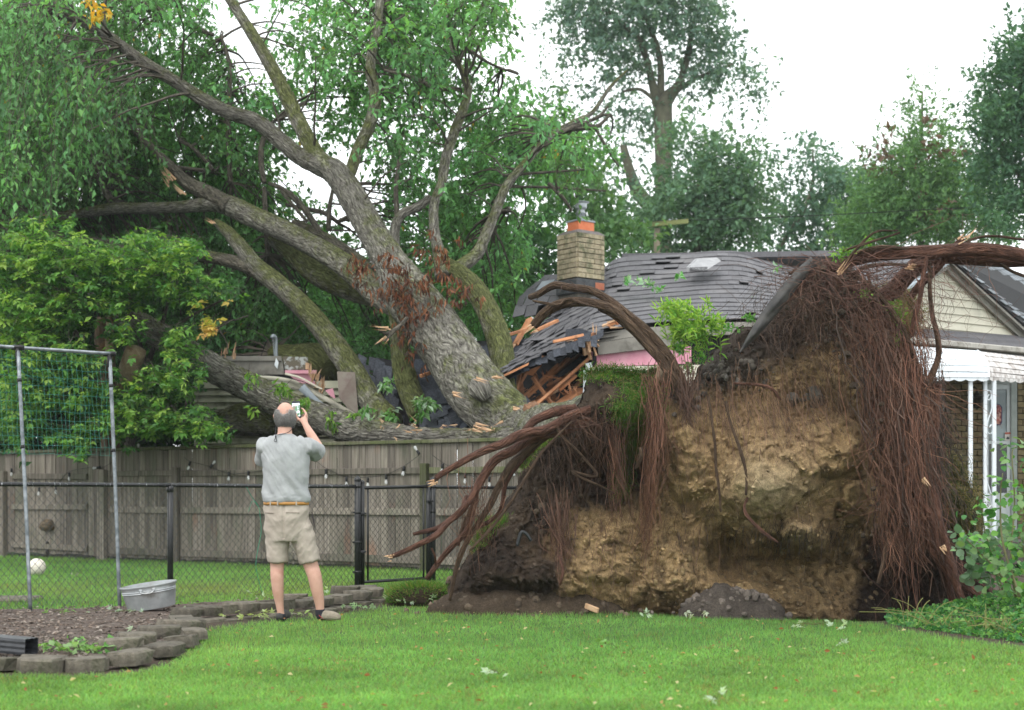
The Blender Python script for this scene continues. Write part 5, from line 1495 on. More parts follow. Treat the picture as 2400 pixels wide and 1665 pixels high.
fibres((1120, 30), (1170, 40), (12.75, .08), (1095, 30), (1270, 50), (12.8, .08), 110, .0018, (.16, .08, .052), 68, .10, 9, .08)
fibres((2110, 90), (640, 30), (12.5, .1), (2130, 110), (800, 110), (12.4, .15), 60, .0020, (.12, .06, .045), 69, .16, 12, .10)
fibres((2250, 70), (620, 8), (12.5, .05), (2260, 80), (720, 90), (12.45, .1), 26, .0017, (.14, .075, .055), 70, .12, 10, .06)
fibres((1990, 100), (630, 20), (12.6, .1), (1980, 110), (680, 36), (12.5, .15), 150, .0024, (.12, .06, .045), 71, .22, 10, .12)
fibres((2260, 25), (1290, 30), (12.5, .1), (2310, 40), (1400, 25), (12.4, .1), 46, .0026, (.12, .06, .045), 72, .06, 9, .04)
fibres((1490, 90), (1230, 60), 0, (1490, 16), (70, 40), 0, 120, .0016, (.11, .06, .04), 77, .07, 7, .04, .5, rel=True)
fibres((1330, 20), (660, 8), (13.2, .05), (1340, 40), (690, 20), (13.2, .05), 8, .002, (.10, .06, .05), 75, .05, 6, .03)
b = MB()
for V, F, C in FIB: b.add(V, F, C=C)
kind(b.build('fine_roots', M['fibre'], RB, smooth=False), 'stuff')

def caught():
    r = np.random.RandomState(33); n = 420
    x = np.r_[r.normal(2090, 40, n // 2), r.normal(1960, 60, n // 2)]; y = np.r_[r.uniform(760, 1260, n // 2), r.normal(740, 50, n // 2)]
    b = MB()
    for i in range(n):
        lump(b, P(x[i], y[i], 12.50 + r.normal() * .08), .006 + .026 * r.uniform() ** 2.5, (.06, .043, .03))
    kind(b.build('caught_soil', M['clod'], RB), 'stuff')
caught()
# turf still clinging to the plate -------------------------------------------
def turf(name, pts, N, L, down, colr, seed, parent, off=.02, sx=18, sy=12, dry=.2):
    r = np.random.RandomState(seed)
    C0 = catmull(np.array(pts, float), 200)[r.randint(0, 200, N)]
    px = C0[:, 0] + r.normal(size=N) * sx; py = C0[:, 1] + r.normal(size=N) * sy
    B = ballpt(px, py, off) if parent is RB else PA(px, py, C0[:, 2])
    d = nrm(r.normal(size=(N, 3)) * .5 + np.array(down))
    H = L * r.uniform(.5, 1.4, N)
    side = nrm(np.cross(d, r.normal(size=(N, 3)))) * .0028
    mid = B + d * H[:, None] * .55; tip = B + d * H[:, None] + np.array([0, 0, -.35]) * H[:, None]
    V = np.stack([B - side, B + side, mid + side * .8, mid - side * .8, tip], 1)
    k = np.arange(N)[:, None] * 5
    c = np.array(colr) * r.uniform(.55, 1.35, (N, 1))
    dr = r.uniform(size=N) < dry; c[dr] = np.array([.28, .23, .10]) * r.uniform(.5, 1.1, (dr.sum(), 1))
    return MB().add(V.reshape(-1, 3), [k + np.array([0, 1, 2, 3]), k + np.array([3, 2, 4])], C=np.repeat(c, 5, 0)).build(name, M['grass'], parent, smooth=False, kind='stuff')
G1 = (.085, .19, .03)
turf('turf', [(1375, 882), (1430, 874), (1490, 882), (1555, 880)], 5200, .05, (0, -.5, .6), G1, 1, RB, sx=12, sy=9)
turf('turf', [(1470, 900), (1520, 930), (1500, 980), (1465, 960), (1540, 900)], 9000, .055, (0, -.8, -.2), G1, 2, RB, sx=18, sy=17)
turf('turf', [(1475, 990), (1500, 1020), (1470, 1060), (1460, 1100), (1455, 1150)], 5500, .055, (0, -.8, -.5), (.09, .17, .03), 3, RB, sx=11, sy=12)
turf('turf', [(1225, 1095), (1260, 1050), (1310, 1012), (1345, 988)], 2600, .05, (-.6, -.2, .5), (.12, .21, .04), 4, RB, sx=5, sy=5)
turf('turf', [(1150, 1160, 13.4), (1115, 1230, 13.3), (1130, 1300, 13.2)], 1, .05, (-.4, -.5, .4), G1, 5, RB, sx=14, sy=12)
turf('turf', [(2060, 690), (2110, 705), (2130, 740), (2110, 770)], 4200, .07, (.3, -.3, .3), (.13, .15, .055), 6, RB, sx=16, sy=12, dry=.45)
turf('turf', [(2235, 1130), (2250, 1200), (2230, 1160), (2270, 1220), (2220, 1080)], 7000, .06, (.2, -.6, -.4), (.055, .075, .028), 7, RB, sx=20, sy=26, dry=.4)
# loose sods at the left
def sod(ctr, sx, sy, sz, label, seed, N=7000, colr=G1, ht=.055):
    r = np.random.RandomState(seed)
    t = thing('turf_sod', label, 'turf', tuple(ctr))
    a = np.linspace(0, PI, 16); 
    th, ph_ = np.meshgrid(np.linspace(0, 2 * PI, 40), a)
    S = np.stack([np.sin(ph_) * np.cos(th), np.sin(ph_) * np.sin(th), np.cos(ph_)], -1)
    S = np.sign(S) * np.abs(S) ** .7
    V = S * [sx, sy, sz]
    V = V * (1 + .2 * fbm(S * 1.5 + seed, 3)[..., None]) + ctr
    i = np.arange(15)[:, None] * 40 + np.arange(39)[None]
    F = np.stack([i, i + 40, i + 41, i + 1], -1).reshape(-1, 4)
    MB().add(V.reshape(-1, 3), F, C=np.tile([.06, .042, .028], (V.size // 3, 1))).build('soil', M['soil'], t)
    Vp = V.reshape(-1, 3)
    k = r.randint(0, len(Vp), N)
    B = Vp[k] + r.normal(size=(N, 3)) * .018
    out = nrm(B - ctr)
    keep = (out[:, 2] > -.15) 
    B, out = B[keep], out[keep]; n = len(B)
    d = nrm(out + r.normal(size=(n, 3)) * .5 + [0, 0, .5])
    H = ht * r.uniform(.5, 1.4, n)
    side = nrm(np.cross(d, r.normal(size=(n, 3)))) * .003
    V = np.stack([B - side, B + side, B + d * H[:, None]], 1)
    c = np.array(colr) * r.uniform(.6, 1.4, (n, 1)); dr = r.uniform(size=n) < .15; c[dr] = np.array([.28, .23, .10])
    MB().add(V.reshape(-1, 3), [np.arange(n)[:, None] * 3 + np.array([0, 1, 2])], C=np.repeat(c, 3, 0)).build('grass_blades', M['grass'], t, smooth=False, kind='stuff')
c_ = P(985, 1400, 13.9); c_[2] = .07
sod(c_, .30, .22, .11, 'small green turf clump lying between the block wall and the fallen soil', 3)
c_ = P(1160, 1300, 13.35); c_[2] = .42
sod(c_, .19, .14, .40, 'upright slab of green turf leaning against the left side of the root plate', 4, 9000)
# black bent pipe, landscape fabric strip
b = MB(); q = lambda x, y, Y=12.7: P(x, y, Y)
b.tube([q(1212, 1280), q(1219, 1255), q(1224, 1247), q(1234, 1252), q(1245, 1268)], .016, 8, 16)
tag(b.build('bent_pipe', simple('black_pipe', (.02, .022, .024), None, rough=.4)), 'short bent black irrigation pipe sticking out of the soil by the turf slab', 'pipe')
def fabric():
    cl = catmull(np.array([(1910, 612, 12.55, 22), (1870, 650, 12.45, 24), (1830, 700, 12.4, 26), (1795, 745, 12.4, 24), (1765, 785, 12.4, 16), (1735, 825, 12.45, 3)], float), 40)
    Vs = []
    for k, (x, y, Y, w) in enumerate(cl):
        t = cl[min(k + 1, 39), :2] - cl[max(k - 1, 0), :2]; t /= np.linalg.norm(t); nx = np.array([-t[1], t[0]])
        for s_ in np.linspace(-1, 1, 9):
            xx, yy = np.array([x, y]) + nx * w * s_ * .62
            Vs.append(P(xx, yy, Y + .05 * s_ ** 2 + .03 * float(perlin(np.array([k * .2, s_ * 2, .3])))))
    V = np.array(Vs)
    i = np.arange(39)[:, None] * 9 + np.arange(8)[None]
    F = np.stack([i, i + 1, i + 10, i + 9], -1).reshape(-1, 4)
    V2 = V + [0, .008, 0]
    o = MB().add(V, F).add(V2, F[:, ::-1]).build('landscape_fabric', simple('weed_fabric', (.028, .027, .027), (.07, .066, .062), 9, .7, .3, 120))
    tag(o, 'strip of black landscape fabric draped over the top of the root plate', 'fabric')
fabric()
# ------------------------------------------------------------------ the crushed house
HOUSE = thing('damaged_house', 'single storey house with grey shingle roof torn open and crushed by the fallen tree', 'house', (3.5, 24, 0))
M['shingle'] = simple('asphalt_shingle', (.085, .084, .092), (.15, .147, .158), 60, .92, .5, 120, rand=.28, c3=(.18, .172, .172), s3=1.4, t3=(.5, .8), bd=.004)
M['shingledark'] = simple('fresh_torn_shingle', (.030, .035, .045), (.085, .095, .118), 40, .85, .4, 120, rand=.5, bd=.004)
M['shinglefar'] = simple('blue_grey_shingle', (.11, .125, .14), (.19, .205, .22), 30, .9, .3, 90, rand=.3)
M['felt_shade'] = simple('felt_shade_black', (.008, .008, .009), (.016, .016, .018), 12, .9)  # also the painted black for shade in the torn roof and awning gaps
M['lumber'] = simple('broken_lumber', (.50, .20, .085), (.74, .36, .18), 10, .75, .4, 50, stretch=(1, 1, 1), rand=.35, c3=(.20, .085, .045), s3=5, t3=(.5, .7))
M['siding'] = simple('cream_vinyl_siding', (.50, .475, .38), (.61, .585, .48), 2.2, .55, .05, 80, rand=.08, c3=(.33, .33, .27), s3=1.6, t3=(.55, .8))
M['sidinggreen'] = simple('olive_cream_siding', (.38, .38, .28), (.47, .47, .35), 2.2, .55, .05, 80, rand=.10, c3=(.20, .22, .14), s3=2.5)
M['trim'] = simple('taupe_metal_trim', (.20, .19, .165), (.29, .275, .24), 2.5, .5, .1, 40, rand=.1, c3=(.13, .12, .10), s3=3)
M['pink'] = simple('pink_foam_board', (.62, .26, .34), (.72, .38, .45), 5, .7, .1, 40, c3=(.55, .10, .14), s3=6, t3=(.66, .70))
M['whitemetal'] = simple('white_painted_metal', (.68, .74, .78), (.76, .80, .83), 3, .4, .05, 60, c3=(.50, .54, .56), s3=4, t3=(.55, .8))
M['dirtywhite'] = simple('stained_white_metal', (.42, .38, .36), (.72, .70, .68), 8, .5, .1, 60, c3=(.25, .20, .17), s3=9)
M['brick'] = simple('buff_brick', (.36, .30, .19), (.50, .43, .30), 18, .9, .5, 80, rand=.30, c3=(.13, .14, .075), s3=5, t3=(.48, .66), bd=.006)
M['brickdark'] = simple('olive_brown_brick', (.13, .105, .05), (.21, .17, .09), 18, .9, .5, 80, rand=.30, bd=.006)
M['mortar'] = simple('mortar', (.06, .055, .045), (.10, .09, .075), 20, .95)
M['bluegrey'] = simple('blue_grey_gutter', (.24, .28, .31), (.33, .37, .40), 4, .5)
def quadp(pts, Y):
    return [P(x, y, (Y[i] if hasattr(Y, '__len__') else Y)) for i, (x, y) in enumerate(pts)]
def panel(name, pts, Y, t, mat, parent=HOUSE, label=None, C=None):
    b = MB(); q = np.array(quadp(pts, Y))
    n = np.cross(q[1] - q[0], q[-1] - q[0])
    b.slab(q, t if n[1] > 0 else -t, C=C)           # the thickness goes away from the camera side
    return b.build(name, M[mat] if isinstance(mat, str) else mat, parent, smooth=False, label=label)

# roof surfaces: rows (ridge to eave), columns left to right
ROOFC = [  # top x,y,Y   bottom x,y,Y
 ((1290, 742, 24.4), (1166, 884, 21.0)),
 ((1362, 678, 25.6), (1240, 846, 21.4)),
 ((1420, 628, 26.5), (1330, 816, 21.8)),
 ((1462, 606, 26.8), (1400, 780, 22.2)),
 ((1600, 599, 27.0), (1560, 757, 22.4)),
 ((1722, 592, 27.2), (1730, 752, 22.4)),
 ((1790, 612, 27.2), (1830, 748, 22.4)),
 ((1870, 632, 27.2), (1920, 748, 22.4)),
 ((1960, 616, 27.2), (2010, 748, 22.4)),
 ((2160, 596, 27.2), (2110, 748, 22.4))]
top = catmull(np.array([P(*a) for a, b in ROOFC]), 200)
bot = catmull(np.array([P(*b) for a, b in ROOFC]), 200)
# even parameter by column so both edges stay matched
def edge(k):
    C = np.array([P(*c[k]) for c in ROOFC]); n = len(C)
    out = []
    for i in range(n - 1):
        p0 = C[max(i - 1, 0)]; p1 = C[i]; p2 = C[i + 1]; p3 = C[min(i + 2, n - 1)]
        for t in np.linspace(0, 1, 24, endpoint=False):
            out.append(.5 * (2 * p1 + (p2 - p0) * t + (2 * p0 - 5 * p1 + 4 * p2 - p3) * t * t + (3 * p1 - p0 - 3 * p2 + p3) * t ** 3))
    out.append(C[-1]); return np.array(out)
top, bot = edge(0), edge(1)
NU = len(top)
def roofp(u, v):
    k = np.clip(u * (NU - 1), 0, NU - 1.001); i = int(k); f = k - i
    a = top[i] * (1 - f) + top[i + 1] * f; b = bot[i] * (1 - f) + bot[i + 1] * f
    p = a * (1 - v) + b * v
    w = math.sin(PI * v) * .08 * smooth01(u, .2, .4)
    q = p + np.array([0, 0, -w])
    q[2] += .025 * float(perlin(np.array([p[0] * 1.3, v * 3, 1.0]))) + .09 * (1 - smooth01(u, .1, .38)) * float(perlin(np.array([p[0] * 1.1, v * 2.5, 7.0])))
    return q
def roof():
    r = np.random.RandomState(61)
    rows = 15
    pieces = []
    for j in range(rows):
        v0 = j / rows; v1 = (j + 1) / rows
        a, b_ = roofp(0, v0), roofp(1, v0)
        L = 12.4
        n = int(L / .30); off = (j % 2) * .5 + r.uniform(-.1, .1)
        for i in range(-1, n):
            # widths are even in metres along the roof
            u0 = (i + off) / n; u1 = (i + 1 + off) / n
            u0_, u1_ = max(u0, 0), min(u1, 1)
            if u1_ - u0_ < .004: continue
            pieces.append((j, v0, v1, u0_, u1_))
    def quad(j, v0, v1, u0, u1):
        g = .0001
        a = roofp(u0 + g, v0 - .004); b_ = roofp(u1 - g, v0 - .004); c = roofp(u1 - g, v1 + .012); d = roofp(u0 + g, v1 + .012)
        nn = np.cross(b_ - a, d - a); nn /= -np.linalg.norm(nn); 
        if nn[2] < 0: nn = -nn
        lift = .024
        tear = smooth01(u0, .40, .0)
        top_band = (v0 < .24) and (.28 < u0 < .48)
        if r.uniform() < .02 + .30 * tear + .22 * top_band: lift += r.uniform(.01, .05)
        ragged = 0
        if v1 > .999 and u0 < .36: ragged = r.uniform(-.05, .13)
        dz = nn * lift
        e = (d - a); e /= np.linalg.norm(e)
        return [a + nn * .004, b_ + nn * .004, c + dz + e * ragged + e * r.normal() * .004, d + dz + e * (ragged + r.normal() * .02 * (ragged != 0)) + nn * r.normal() * .004 * (1 + 6 * tear)], nn
    skip = lambda j, u0: (u0 < .02 and j in (1, 3, 6)) 
    pieces = [p for p in pieces if not skip(p[0], p[3])]
    pieces.sort(key=lambda p: (p[3] > .42, p[3]))
    rest = MB()
    for k, pc in enumerate(pieces):
        q, nn = quad(*pc)
        if k < 190:
            MB().slab([x + nn * .008 for x in q], -.010).build('shingle', M['shingle'], HOUSE, smooth=False)
        else: rest.slab([x + nn * .008 for x in q], -.010, C=np.ones(3) * r.uniform(.82, 1.06))
    m = simple('asphalt_shingle_rows', (.10, .099, .108), (.165, .162, .172), 60, .92, .5, 120, attr=True, bd=.004, c3=(.20, .19, .19), s3=1.2, t3=(.5, .85))
    kind(rest.build('shingle_rows', m, HOUSE, smooth=False), 'stuff')
    # deck below, ridge cap, back slope
    us = np.linspace(0, 1, 70); vs = np.linspace(0, 1, 12)
    G = np.array([[roofp(u, v) - [0, 0, .05] for u in us] for v in vs])
    G2 = G - [0, 0, .07]
    b = MB(); i = np.arange(11)[:, None] * 70 + np.arange(69)[None]; F = np.stack([i, i + 70, i + 71, i + 1], -1).reshape(-1, 4)
    b.add(G.reshape(-1, 3), F); b.add(G2.reshape(-1, 3), F[:, ::-1])
    b.build('roof_deck', M['felt_shade'], HOUSE)
    b = MB()
    for u0 in np.arange(.345, .99, .022):
        a, c = roofp(u0, 0), roofp(min(u0 + .024, 1), 0)
        b.slab([a + [0, -.16, -.07], c + [0, -.16, -.07], c + [0, .02, .03], a + [0, .02, .03]], .012)
        b.slab([a + [0, .02, .03], c + [0, .02, .03], c + [0, .2, -.1], a + [0, .2, -.1]], .012)
    kind(b.build('ridge_cap', M['shingle'], HOUSE, smooth=False), 'stuff')
    e0, e1 = roofp(.33, 0), roofp(1, 0)
    panel_pts = np.array([e0 + [0, .05, 0], e1 + [0, .05, 0], e1 + [0, 4.2, -1.7], e0 + [0, 4.2, -1.7]])
    MB().slab(panel_pts, .12).build('rear_roof', M['shingle'], HOUSE, smooth=False)
roof()
# loose ridge flap left of the chimney: big separate tabs
def flap():
    r = np.random.RandomState(62)
    rowsL = [((1205, 742), (1300, 690), 24.6), ((1212, 722), (1310, 668), 24.9), ((1225, 700), (1330, 655), 25.2), ((1250, 676), (1345, 640), 25.5), ((1270, 656), (1350, 632), 25.8)]
    rowsL = [((1200, 742), (1312, 728), 24.3), ((1208, 716), (1320, 706), 24.6), ((1218, 694), (1330, 690), 24.9), ((1236, 676), (1340, 672), 25.2), ((1258, 660), (1345, 656), 25.5), ((1276, 645), (1345, 640), 25.8)]
    for k in range(len(rowsL) - 1):
        (a, b_, Y0), (c, d, Y1) = rowsL[k], rowsL[k + 1]
        n = 4
        for i in range(n):
            f0, f1 = i / n + .006, (i + 1) / n - .006
            sk = .10 if k % 2 else 0
            f0, f1 = max(f0 - sk, 0), max(min(f1 - sk, 1), 0)
            if f1 - f0 < .03: continue
            lx = lambda p, q, f: (p[0] + (q[0] - p[0]) * f, p[1] + (q[1] - p[1]) * f)
            bl, br, tl, tr = lx(a, b_, f0), lx(a, b_, f1), lx(c, d, f0), lx(c, d, f1)
            if k == 0 and i > 1: continue
            dy = r.normal() * 1.5 - (4 if k == 0 else 0) * (i == 0)
            q = [P(*tl, Y1 + .02), P(*tr, Y1 + .02), P(br[0], br[1] + 3 + dy, Y0 - .03), P(bl[0], bl[1] + 3 + r.normal() * 2, Y0 - .03)]
            MB().slab(q, .012).build('shingle', M['shingle'], HOUSE, smooth=False)
    panel('felt_underlay', [(1215, 735), (1345, 745), (1345, 650), (1282, 652), (1245, 676)], [24.7, 24.9, 26.0, 26.0, 25.5], .03, 'felt_shade')
    panel('flashing', [(1255, 682), (1302, 664), (1300, 655), (1270, 660)], 24.8, .01, 'bluegrey')
flap()
# crushed shingles between the limbs
def debris():
    r = np.random.RandomState(63)
    def patch(x0, x1, y0, y1, rows, n, slope, Ya, Yb, mixs, seed, frac=1.0):
        rr = np.random.RandomState(seed)
        for j in range(rows):
            for i in range(n):
                if rr.uniform() > frac: continue
                u = (i + (j % 2) * .5) / n; v = j / rows
                x = x0 + (x1 - x0) * u; y = y0 + (y1 - y0) * v + slope * (u - .5) * (x1 - x0)
                x += rr.normal() * 5; y += rr.normal() * 4
                w = (x1 - x0) / n * rr.uniform(.9, 1.25); h = (y1 - y0) / rows * rr.uniform(1.1, 1.9)
                Y = Ya + (Yb - Ya) * (1 - v) + rr.normal() * .05
                a = math.atan(slope) + rr.normal() * .22; ca, sa = math.cos(a), math.sin(a)
                pts = []
                for (dx, dy, dY) in ((-.5, 0, 0.12), (.5, 0, .12), (.5, 1, -.05), (-.5, 1, -.05)):
                    X = dx * w; Z = dy * h
                    pts.append(P(x + X * ca - Z * sa * .4, y + X * sa + Z, Y + dY + rr.normal() * .03))
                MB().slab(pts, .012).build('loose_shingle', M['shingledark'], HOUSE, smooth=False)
    patch(985, 1130, 930, 1012, 8, 6, -.34, 20.9, 22.0, 0, 1, 1.0)
    patch(975, 1060, 850, 930, 4, 3, .15, 21.8, 23.0, 0, 2, 1.0)
    patch(855, 935, 850, 1000, 7, 4, .5, 22.4, 23.4, 0, 3, 1.0)
    patch(1100, 1240, 800, 850, 3, 6, -.35, 22.0, 23.0, 0, 4, .9)
    patch(1090, 1150, 850, 960, 4, 3, -.4, 22.0, 23.0, 0, 5, .9)
    for nm, pts, Y in (('felt_shade_sheet', [(975, 1030), (1180, 1030), (1150, 800), (960, 830)], [22.0, 22.0, 23.9, 23.9]), ('felt_shade_sheet', [(850, 1020), (965, 1020), (950, 850), (880, 838)], [23.0, 23.0, 24.0, 24.0]), ('felt_shade_sheet', [(1120, 1000), (1420, 1000), (1420, 790), (1100, 800)], [24.6, 24.6, 25.2, 25.2])):
        panel(nm, pts, Y, .05, 'felt_shade')  # black backing; behind the hole it paints the inner shade
    # closed attic around the hole, its shade put into the black colour
    panel('attic_floor', [(1130, 985), (1420, 985), (1420, 940), (1150, 945)], [21.6, 21.6, 25.0, 25.0], .1, 'felt_shade')
    panel('attic_side', [(1398, 990), (1398, 785), (1420, 770), (1420, 980)], [22.3, 22.3, 25.2, 25.2], .06, 'felt_shade')
    B = [((1255, 951), (1326, 887), (1384, 838), 15, 21.6, 22.4), ((1248, 884), None, (1300, 956), 13, 21.9, 21.9), ((1290, 962), None, (1362, 912), 24, 21.8, 22.4), ((1238, 877), None, (1274, 836), 20, 21.8, 21.6),
         ((1198, 934), None, (1242, 856), 11, 22.0, 22.2), ((1212, 944), None, (1306, 856), 11, 22.2, 22.8), ((1230, 934), None, (1333, 840), 10, 22.4, 23.0), ((1283, 908), None, (1318, 890), 15, 22.6, 22.6),
         ((1207, 810), None, (1241, 748), 13, 22.6, 23.2), ((1188, 786), None, (1248, 768), 7, 22.4, 22.8), ((1258, 774), None, (1306, 752), 8, 21.6, 22.0), ((1296, 802), None, (1368, 786), 5, 21.5, 21.6),
         ((1345, 800), None, (1392, 782), 6, 21.7, 21.9), ((1200, 905), None, (1262, 838), 8, 22.6, 22.6), ((1218, 870), None, (1228, 945), 7, 22.9, 22.9), ((1330, 975), None, (1372, 925), 12, 22.2, 22.8),
         ((1205, 925), None, (1222, 860), 9, 21.8, 22.0), ((1260, 935), None, (1340, 872), 9, 22.9, 23.4), ((1300, 940), None, (1285, 870), 9, 23.2, 23.2), ((985, 882), None, (1015, 872), 7, 21.6, 21.7), ((1350, 905), None, (1392, 868), 9, 22.6, 22.8), ((1212, 838), None, (1240, 800), 7, 22.8, 23.2),
         ((1240, 920), None, (1360, 830), 7, 23.4, 23.8), ((1228, 950), None, (1290, 930), 7, 22.2, 22.3), ((1310, 915), None, (1350, 880), 7, 22.2, 22.3)]
    for k, (a, mid, b_, w, Ya, Yb) in enumerate(B):
        b = MB(); A, E = P(*a, Ya), P(*b_, Yb)
        ww = w * 1.25 / FPX * Ya
        b.beam(A, E, ww, .045, roll=r.normal() * .25, b_=.004)
        b.build('broken_rafter', M['lumber'], HOUSE, smooth=False)
        if k % 2 == 0: shard(A, A - E, .18, ww * .6, HOUSE, 5, 300 + k, 'splinter')
    for k in range(46):
        x = r.uniform(1195, 1400); y = r.uniform(860, 960)
        shard(P(x, y, r.uniform(21.8, 23)), (r.normal(), -.3, r.normal() * .6), r.uniform(.1, .35), .05, HOUSE, 3, 400 + k, 'lumber')
    # sagging plaster, wool and the tarred lower edge
    for k in range(16):
        x = 1180 + k * 14.5; y = 884 - k * 6.4 + r.normal() * 4
        q = [P(x, y - 10, 21.5), P(x + 17, y - 16, 21.5), P(x + 15 + r.normal() * 3, y + r.uniform(0, 16), 21.4), P(x + 2, y + r.uniform(2, 12), 21.4)]
        MB().slab(q, .01).build('torn_felt', M['shingledark'], HOUSE, smooth=False)
    panel('torn_felt', [(1326, 772), (1362, 770), (1388, 780), (1345, 800), (1324, 806)], 21.7, .01, 'shingledark')
    panel('torn_felt', [(1324, 800), (1346, 800), (1346, 818), (1334, 822), (1326, 815)], 21.65, .01, 'shingledark')
    panel('bent_flashing', [(1235, 940), (1250, 962), (1225, 965), (1218, 958), (1226, 938)], 20.3, .01, 'shingle')
    panel('bent_flashing', [(1232, 925), (1252, 955), (1248, 962), (1236, 945)], 20.2, .01, 'shingledark')
    t1 = [(1168, 884), (1240, 850), (1238, 856), (1168, 890)]
    panel('fascia_board', t1, 21.0, .03, 'lumber')
debris()
# chimney, turned so that a corner faces the camera
def chimney():
    ch = bpy.data.objects.new('chimney', None); COL.objects.link(ch); ch.parent = HOUSE
    ang = R(38)
    base = P(1364, 560, 24.2); cx, cyy = base[0], 24.2 + .42
    Mx = np.array(Euler((0, 0, ang)).to_matrix())
    zb = CAMZ + (HOR - 645) / FPX * 24.0; zt = CAMZ + (HOR - 543) / FPX * 24.2
    wx, wy = .60, .52
    r = np.random.RandomState(64)
    put_c = lambda o: put(o, ch)
    MB().box((cx, cyy, (zb + zt) / 2 - .25), (wx - .02, wy - .02, zt - zb + .46), Mx).build('mortar_core', M['mortar'], ch, smooth=False)
    n = 9; hh = (zt - zb) / n
    def rowb(j, face):
        # face 0: -y side (length wx), face 1: -x side (length wy) and the two hidden ones 2, 3
        L = wx if face in (0, 2) else wy
        cuts = [0, .62, 1.0] if (j + face) % 2 else [0, .28, .86, 1.0]
        for a, b_ in zip(cuts[:-1], cuts[1:]):
            l0 = (a - .5) * L; l1 = (b_ - .5) * L
            w = l1 - l0 - .008; m_ = (l0 + l1) / 2
            d = .05
            if face == 0: c = (m_, -wy / 2, 0); dim = (w, d, hh - .009)
            elif face == 2: c = (m_, wy / 2, 0); dim = (w, d, hh - .009)
            elif face == 1: c = (-wx / 2, m_, 0); dim = (d, w, hh - .009)
            else: c = (wx / 2, m_, 0); dim = (d, w, hh - .009)
            c = np.array([c[0], c[1], 0]) @ Mx.T + np.array([cx, cyy, zb + (j + .5) * hh])
            c = c + r.normal(size=3) * .0015
            MB().bbox(c, dim, .005, Mx).build('brick', M['brick'], ch, smooth=False)
    for j in range(n):
        for f in (0, 1, 2, 3): rowb(j, f)
    # tarred base and cap
    b = MB(); b.bbox((cx, cyy, zb - .14), (wx + .06, wy + .06, .26), .02, Mx); b.build('tar_collar', simple('roof_tar', (.035, .038, .042), (.08, .085, .09), 8, .6, .6, 20), ch, smooth=False)
    q = np.array([(wx / 2 - .13, -wy / 2 - .034, zb - .10)]) ; q = q @ Mx.T * [1, 1, 1]
    b = MB(); b.bbox(np.array([wx / 2 - .12, -wy / 2 - .012, 0]) @ Mx.T + [cx, cyy, zb - .12], (.2, .06, .12), .006, Mx)
    b.build('brick', simple('red_base_brick', (.36, .11, .06), (.45, .17, .10), 12, .9), ch, smooth=False)
    b = MB(); b.box((cx, cyy, zt + .03), (wx + .05, wy + .05, .07), Mx, taper=.72); b.build('mortar_crown', simple('mortar_crown', (.12, .105, .10), (.19, .17, .16), 12, .95, .5, 50), ch, smooth=False)
    b = MB(); b.bbox((cx, cyy, zt + .14), (.36, .30, .18), .006, Mx); b.build('clay_flue', simple('orange_clay_flue', (.62, .17, .075), (.70, .23, .11), 8, .8, .1, 40, c3=(.20, .07, .04), s3=6, t3=(.64, .68)), ch, smooth=False)
    b = MB(); b.bbox((cx, cyy, zt + .24), (.39, .33, .03), .004, Mx); b.build('flue_plate', M['bluegrey'], ch, smooth=False)
    b = MB(); z = zt + .25
    b.lathe((cx, cyy, z), [(.075, 0), (.075, .13), (.10, .135), (.10, .145), (.07, .15), (.07, .215), (.10, .22), (.105, .235), (.11, .30), (.105, .315), (.15, .325), (.15, .333), (.02, .345), (.001, .345)], 20)
    b.build('vent_cap', simple('galvanised_vent', (.30, .33, .35), (.46, .49, .51), 9, .4, metal=.5), ch)
    for o in ch.children: pass
    ch.location = Vector((0, 0, 0)) - HOUSE.location
    for o in list(ch.children):
        o.location = (0, 0, 0)
chimney()
# roof vent box on the slope
def roofvent():
    vm = simple('grey_vent_metal', (.24, .24, .25), (.33, .33, .34), 6, .5)
    b = MB()
    q = quadp([(1614, 626), (1634, 606), (1680, 604), (1690, 612), (1655, 634), (1616, 638)], [24.8, 25.6, 25.6, 25.4, 24.8, 24.8])
    b.slab(q, .04)
    o = b.build('roof_vent', vm, HOUSE, smooth=False)
    b = MB()
    for k in range(14):
        x = 1617 + k * 3.0
        b.slab([P(x, 627 - k * .12, 24.72), P(x + 1.6, 627 - k * .12, 24.72), P(x + 1.6, 637 - k * .2, 24.72), P(x, 637 - k * .2, 24.72)], .02)
    kind(b.build('louvre', M['felt_shade'], o, smooth=False), 'stuff')
roofvent()
# front wall behind the root plate: taupe boards, exposed pink foam, cream siding
panel('eave_board', [(1398, 782), (1480, 770), (1700, 756), (2110, 748), (2110, 800), (1700, 785), (1484, 790), (1399, 803)], 22.3, .03, 'trim')
panel('eave_board', [(1399, 804), (1484, 791), (1600, 784), (1600, 806), (1530, 817), (1403, 832)], 22.26, .03, 'trim')
panel('foam_board', [(1386, 823), (1402, 833), (1530, 818), (1620, 812), (1620, 852), (1390, 861)], 22.34, .05, 'pink')
b = MB()
for k in range(9):
    z = 861 + k * 17.5
    b.slab([P(1372 if k > 1 else 1388, z, 22.30), P(2110, z - 16, 22.30), P(2110, z + 3, 22.24), P(1372 if k > 1 else 1388, z + 17.5, 22.24)], .02)
    b.build('siding_board', M['siding'], HOUSE, smooth=False); b = MB()
panel('wall_sheathing', [(1386, 800), (2130, 770), (2130, 1250), (1386, 1250)], 22.45, .12, 'felt_shade')
panel('corner_gutter', [(1372, 852), (1386, 850), (1390, 866), (1374, 868)], 22.1, .12, 'whitemetal')
panel('downpipe', [(1368, 868), (1378, 868), (1372, 940), (1366, 940)], 22.1, .06, 'whitemetal')
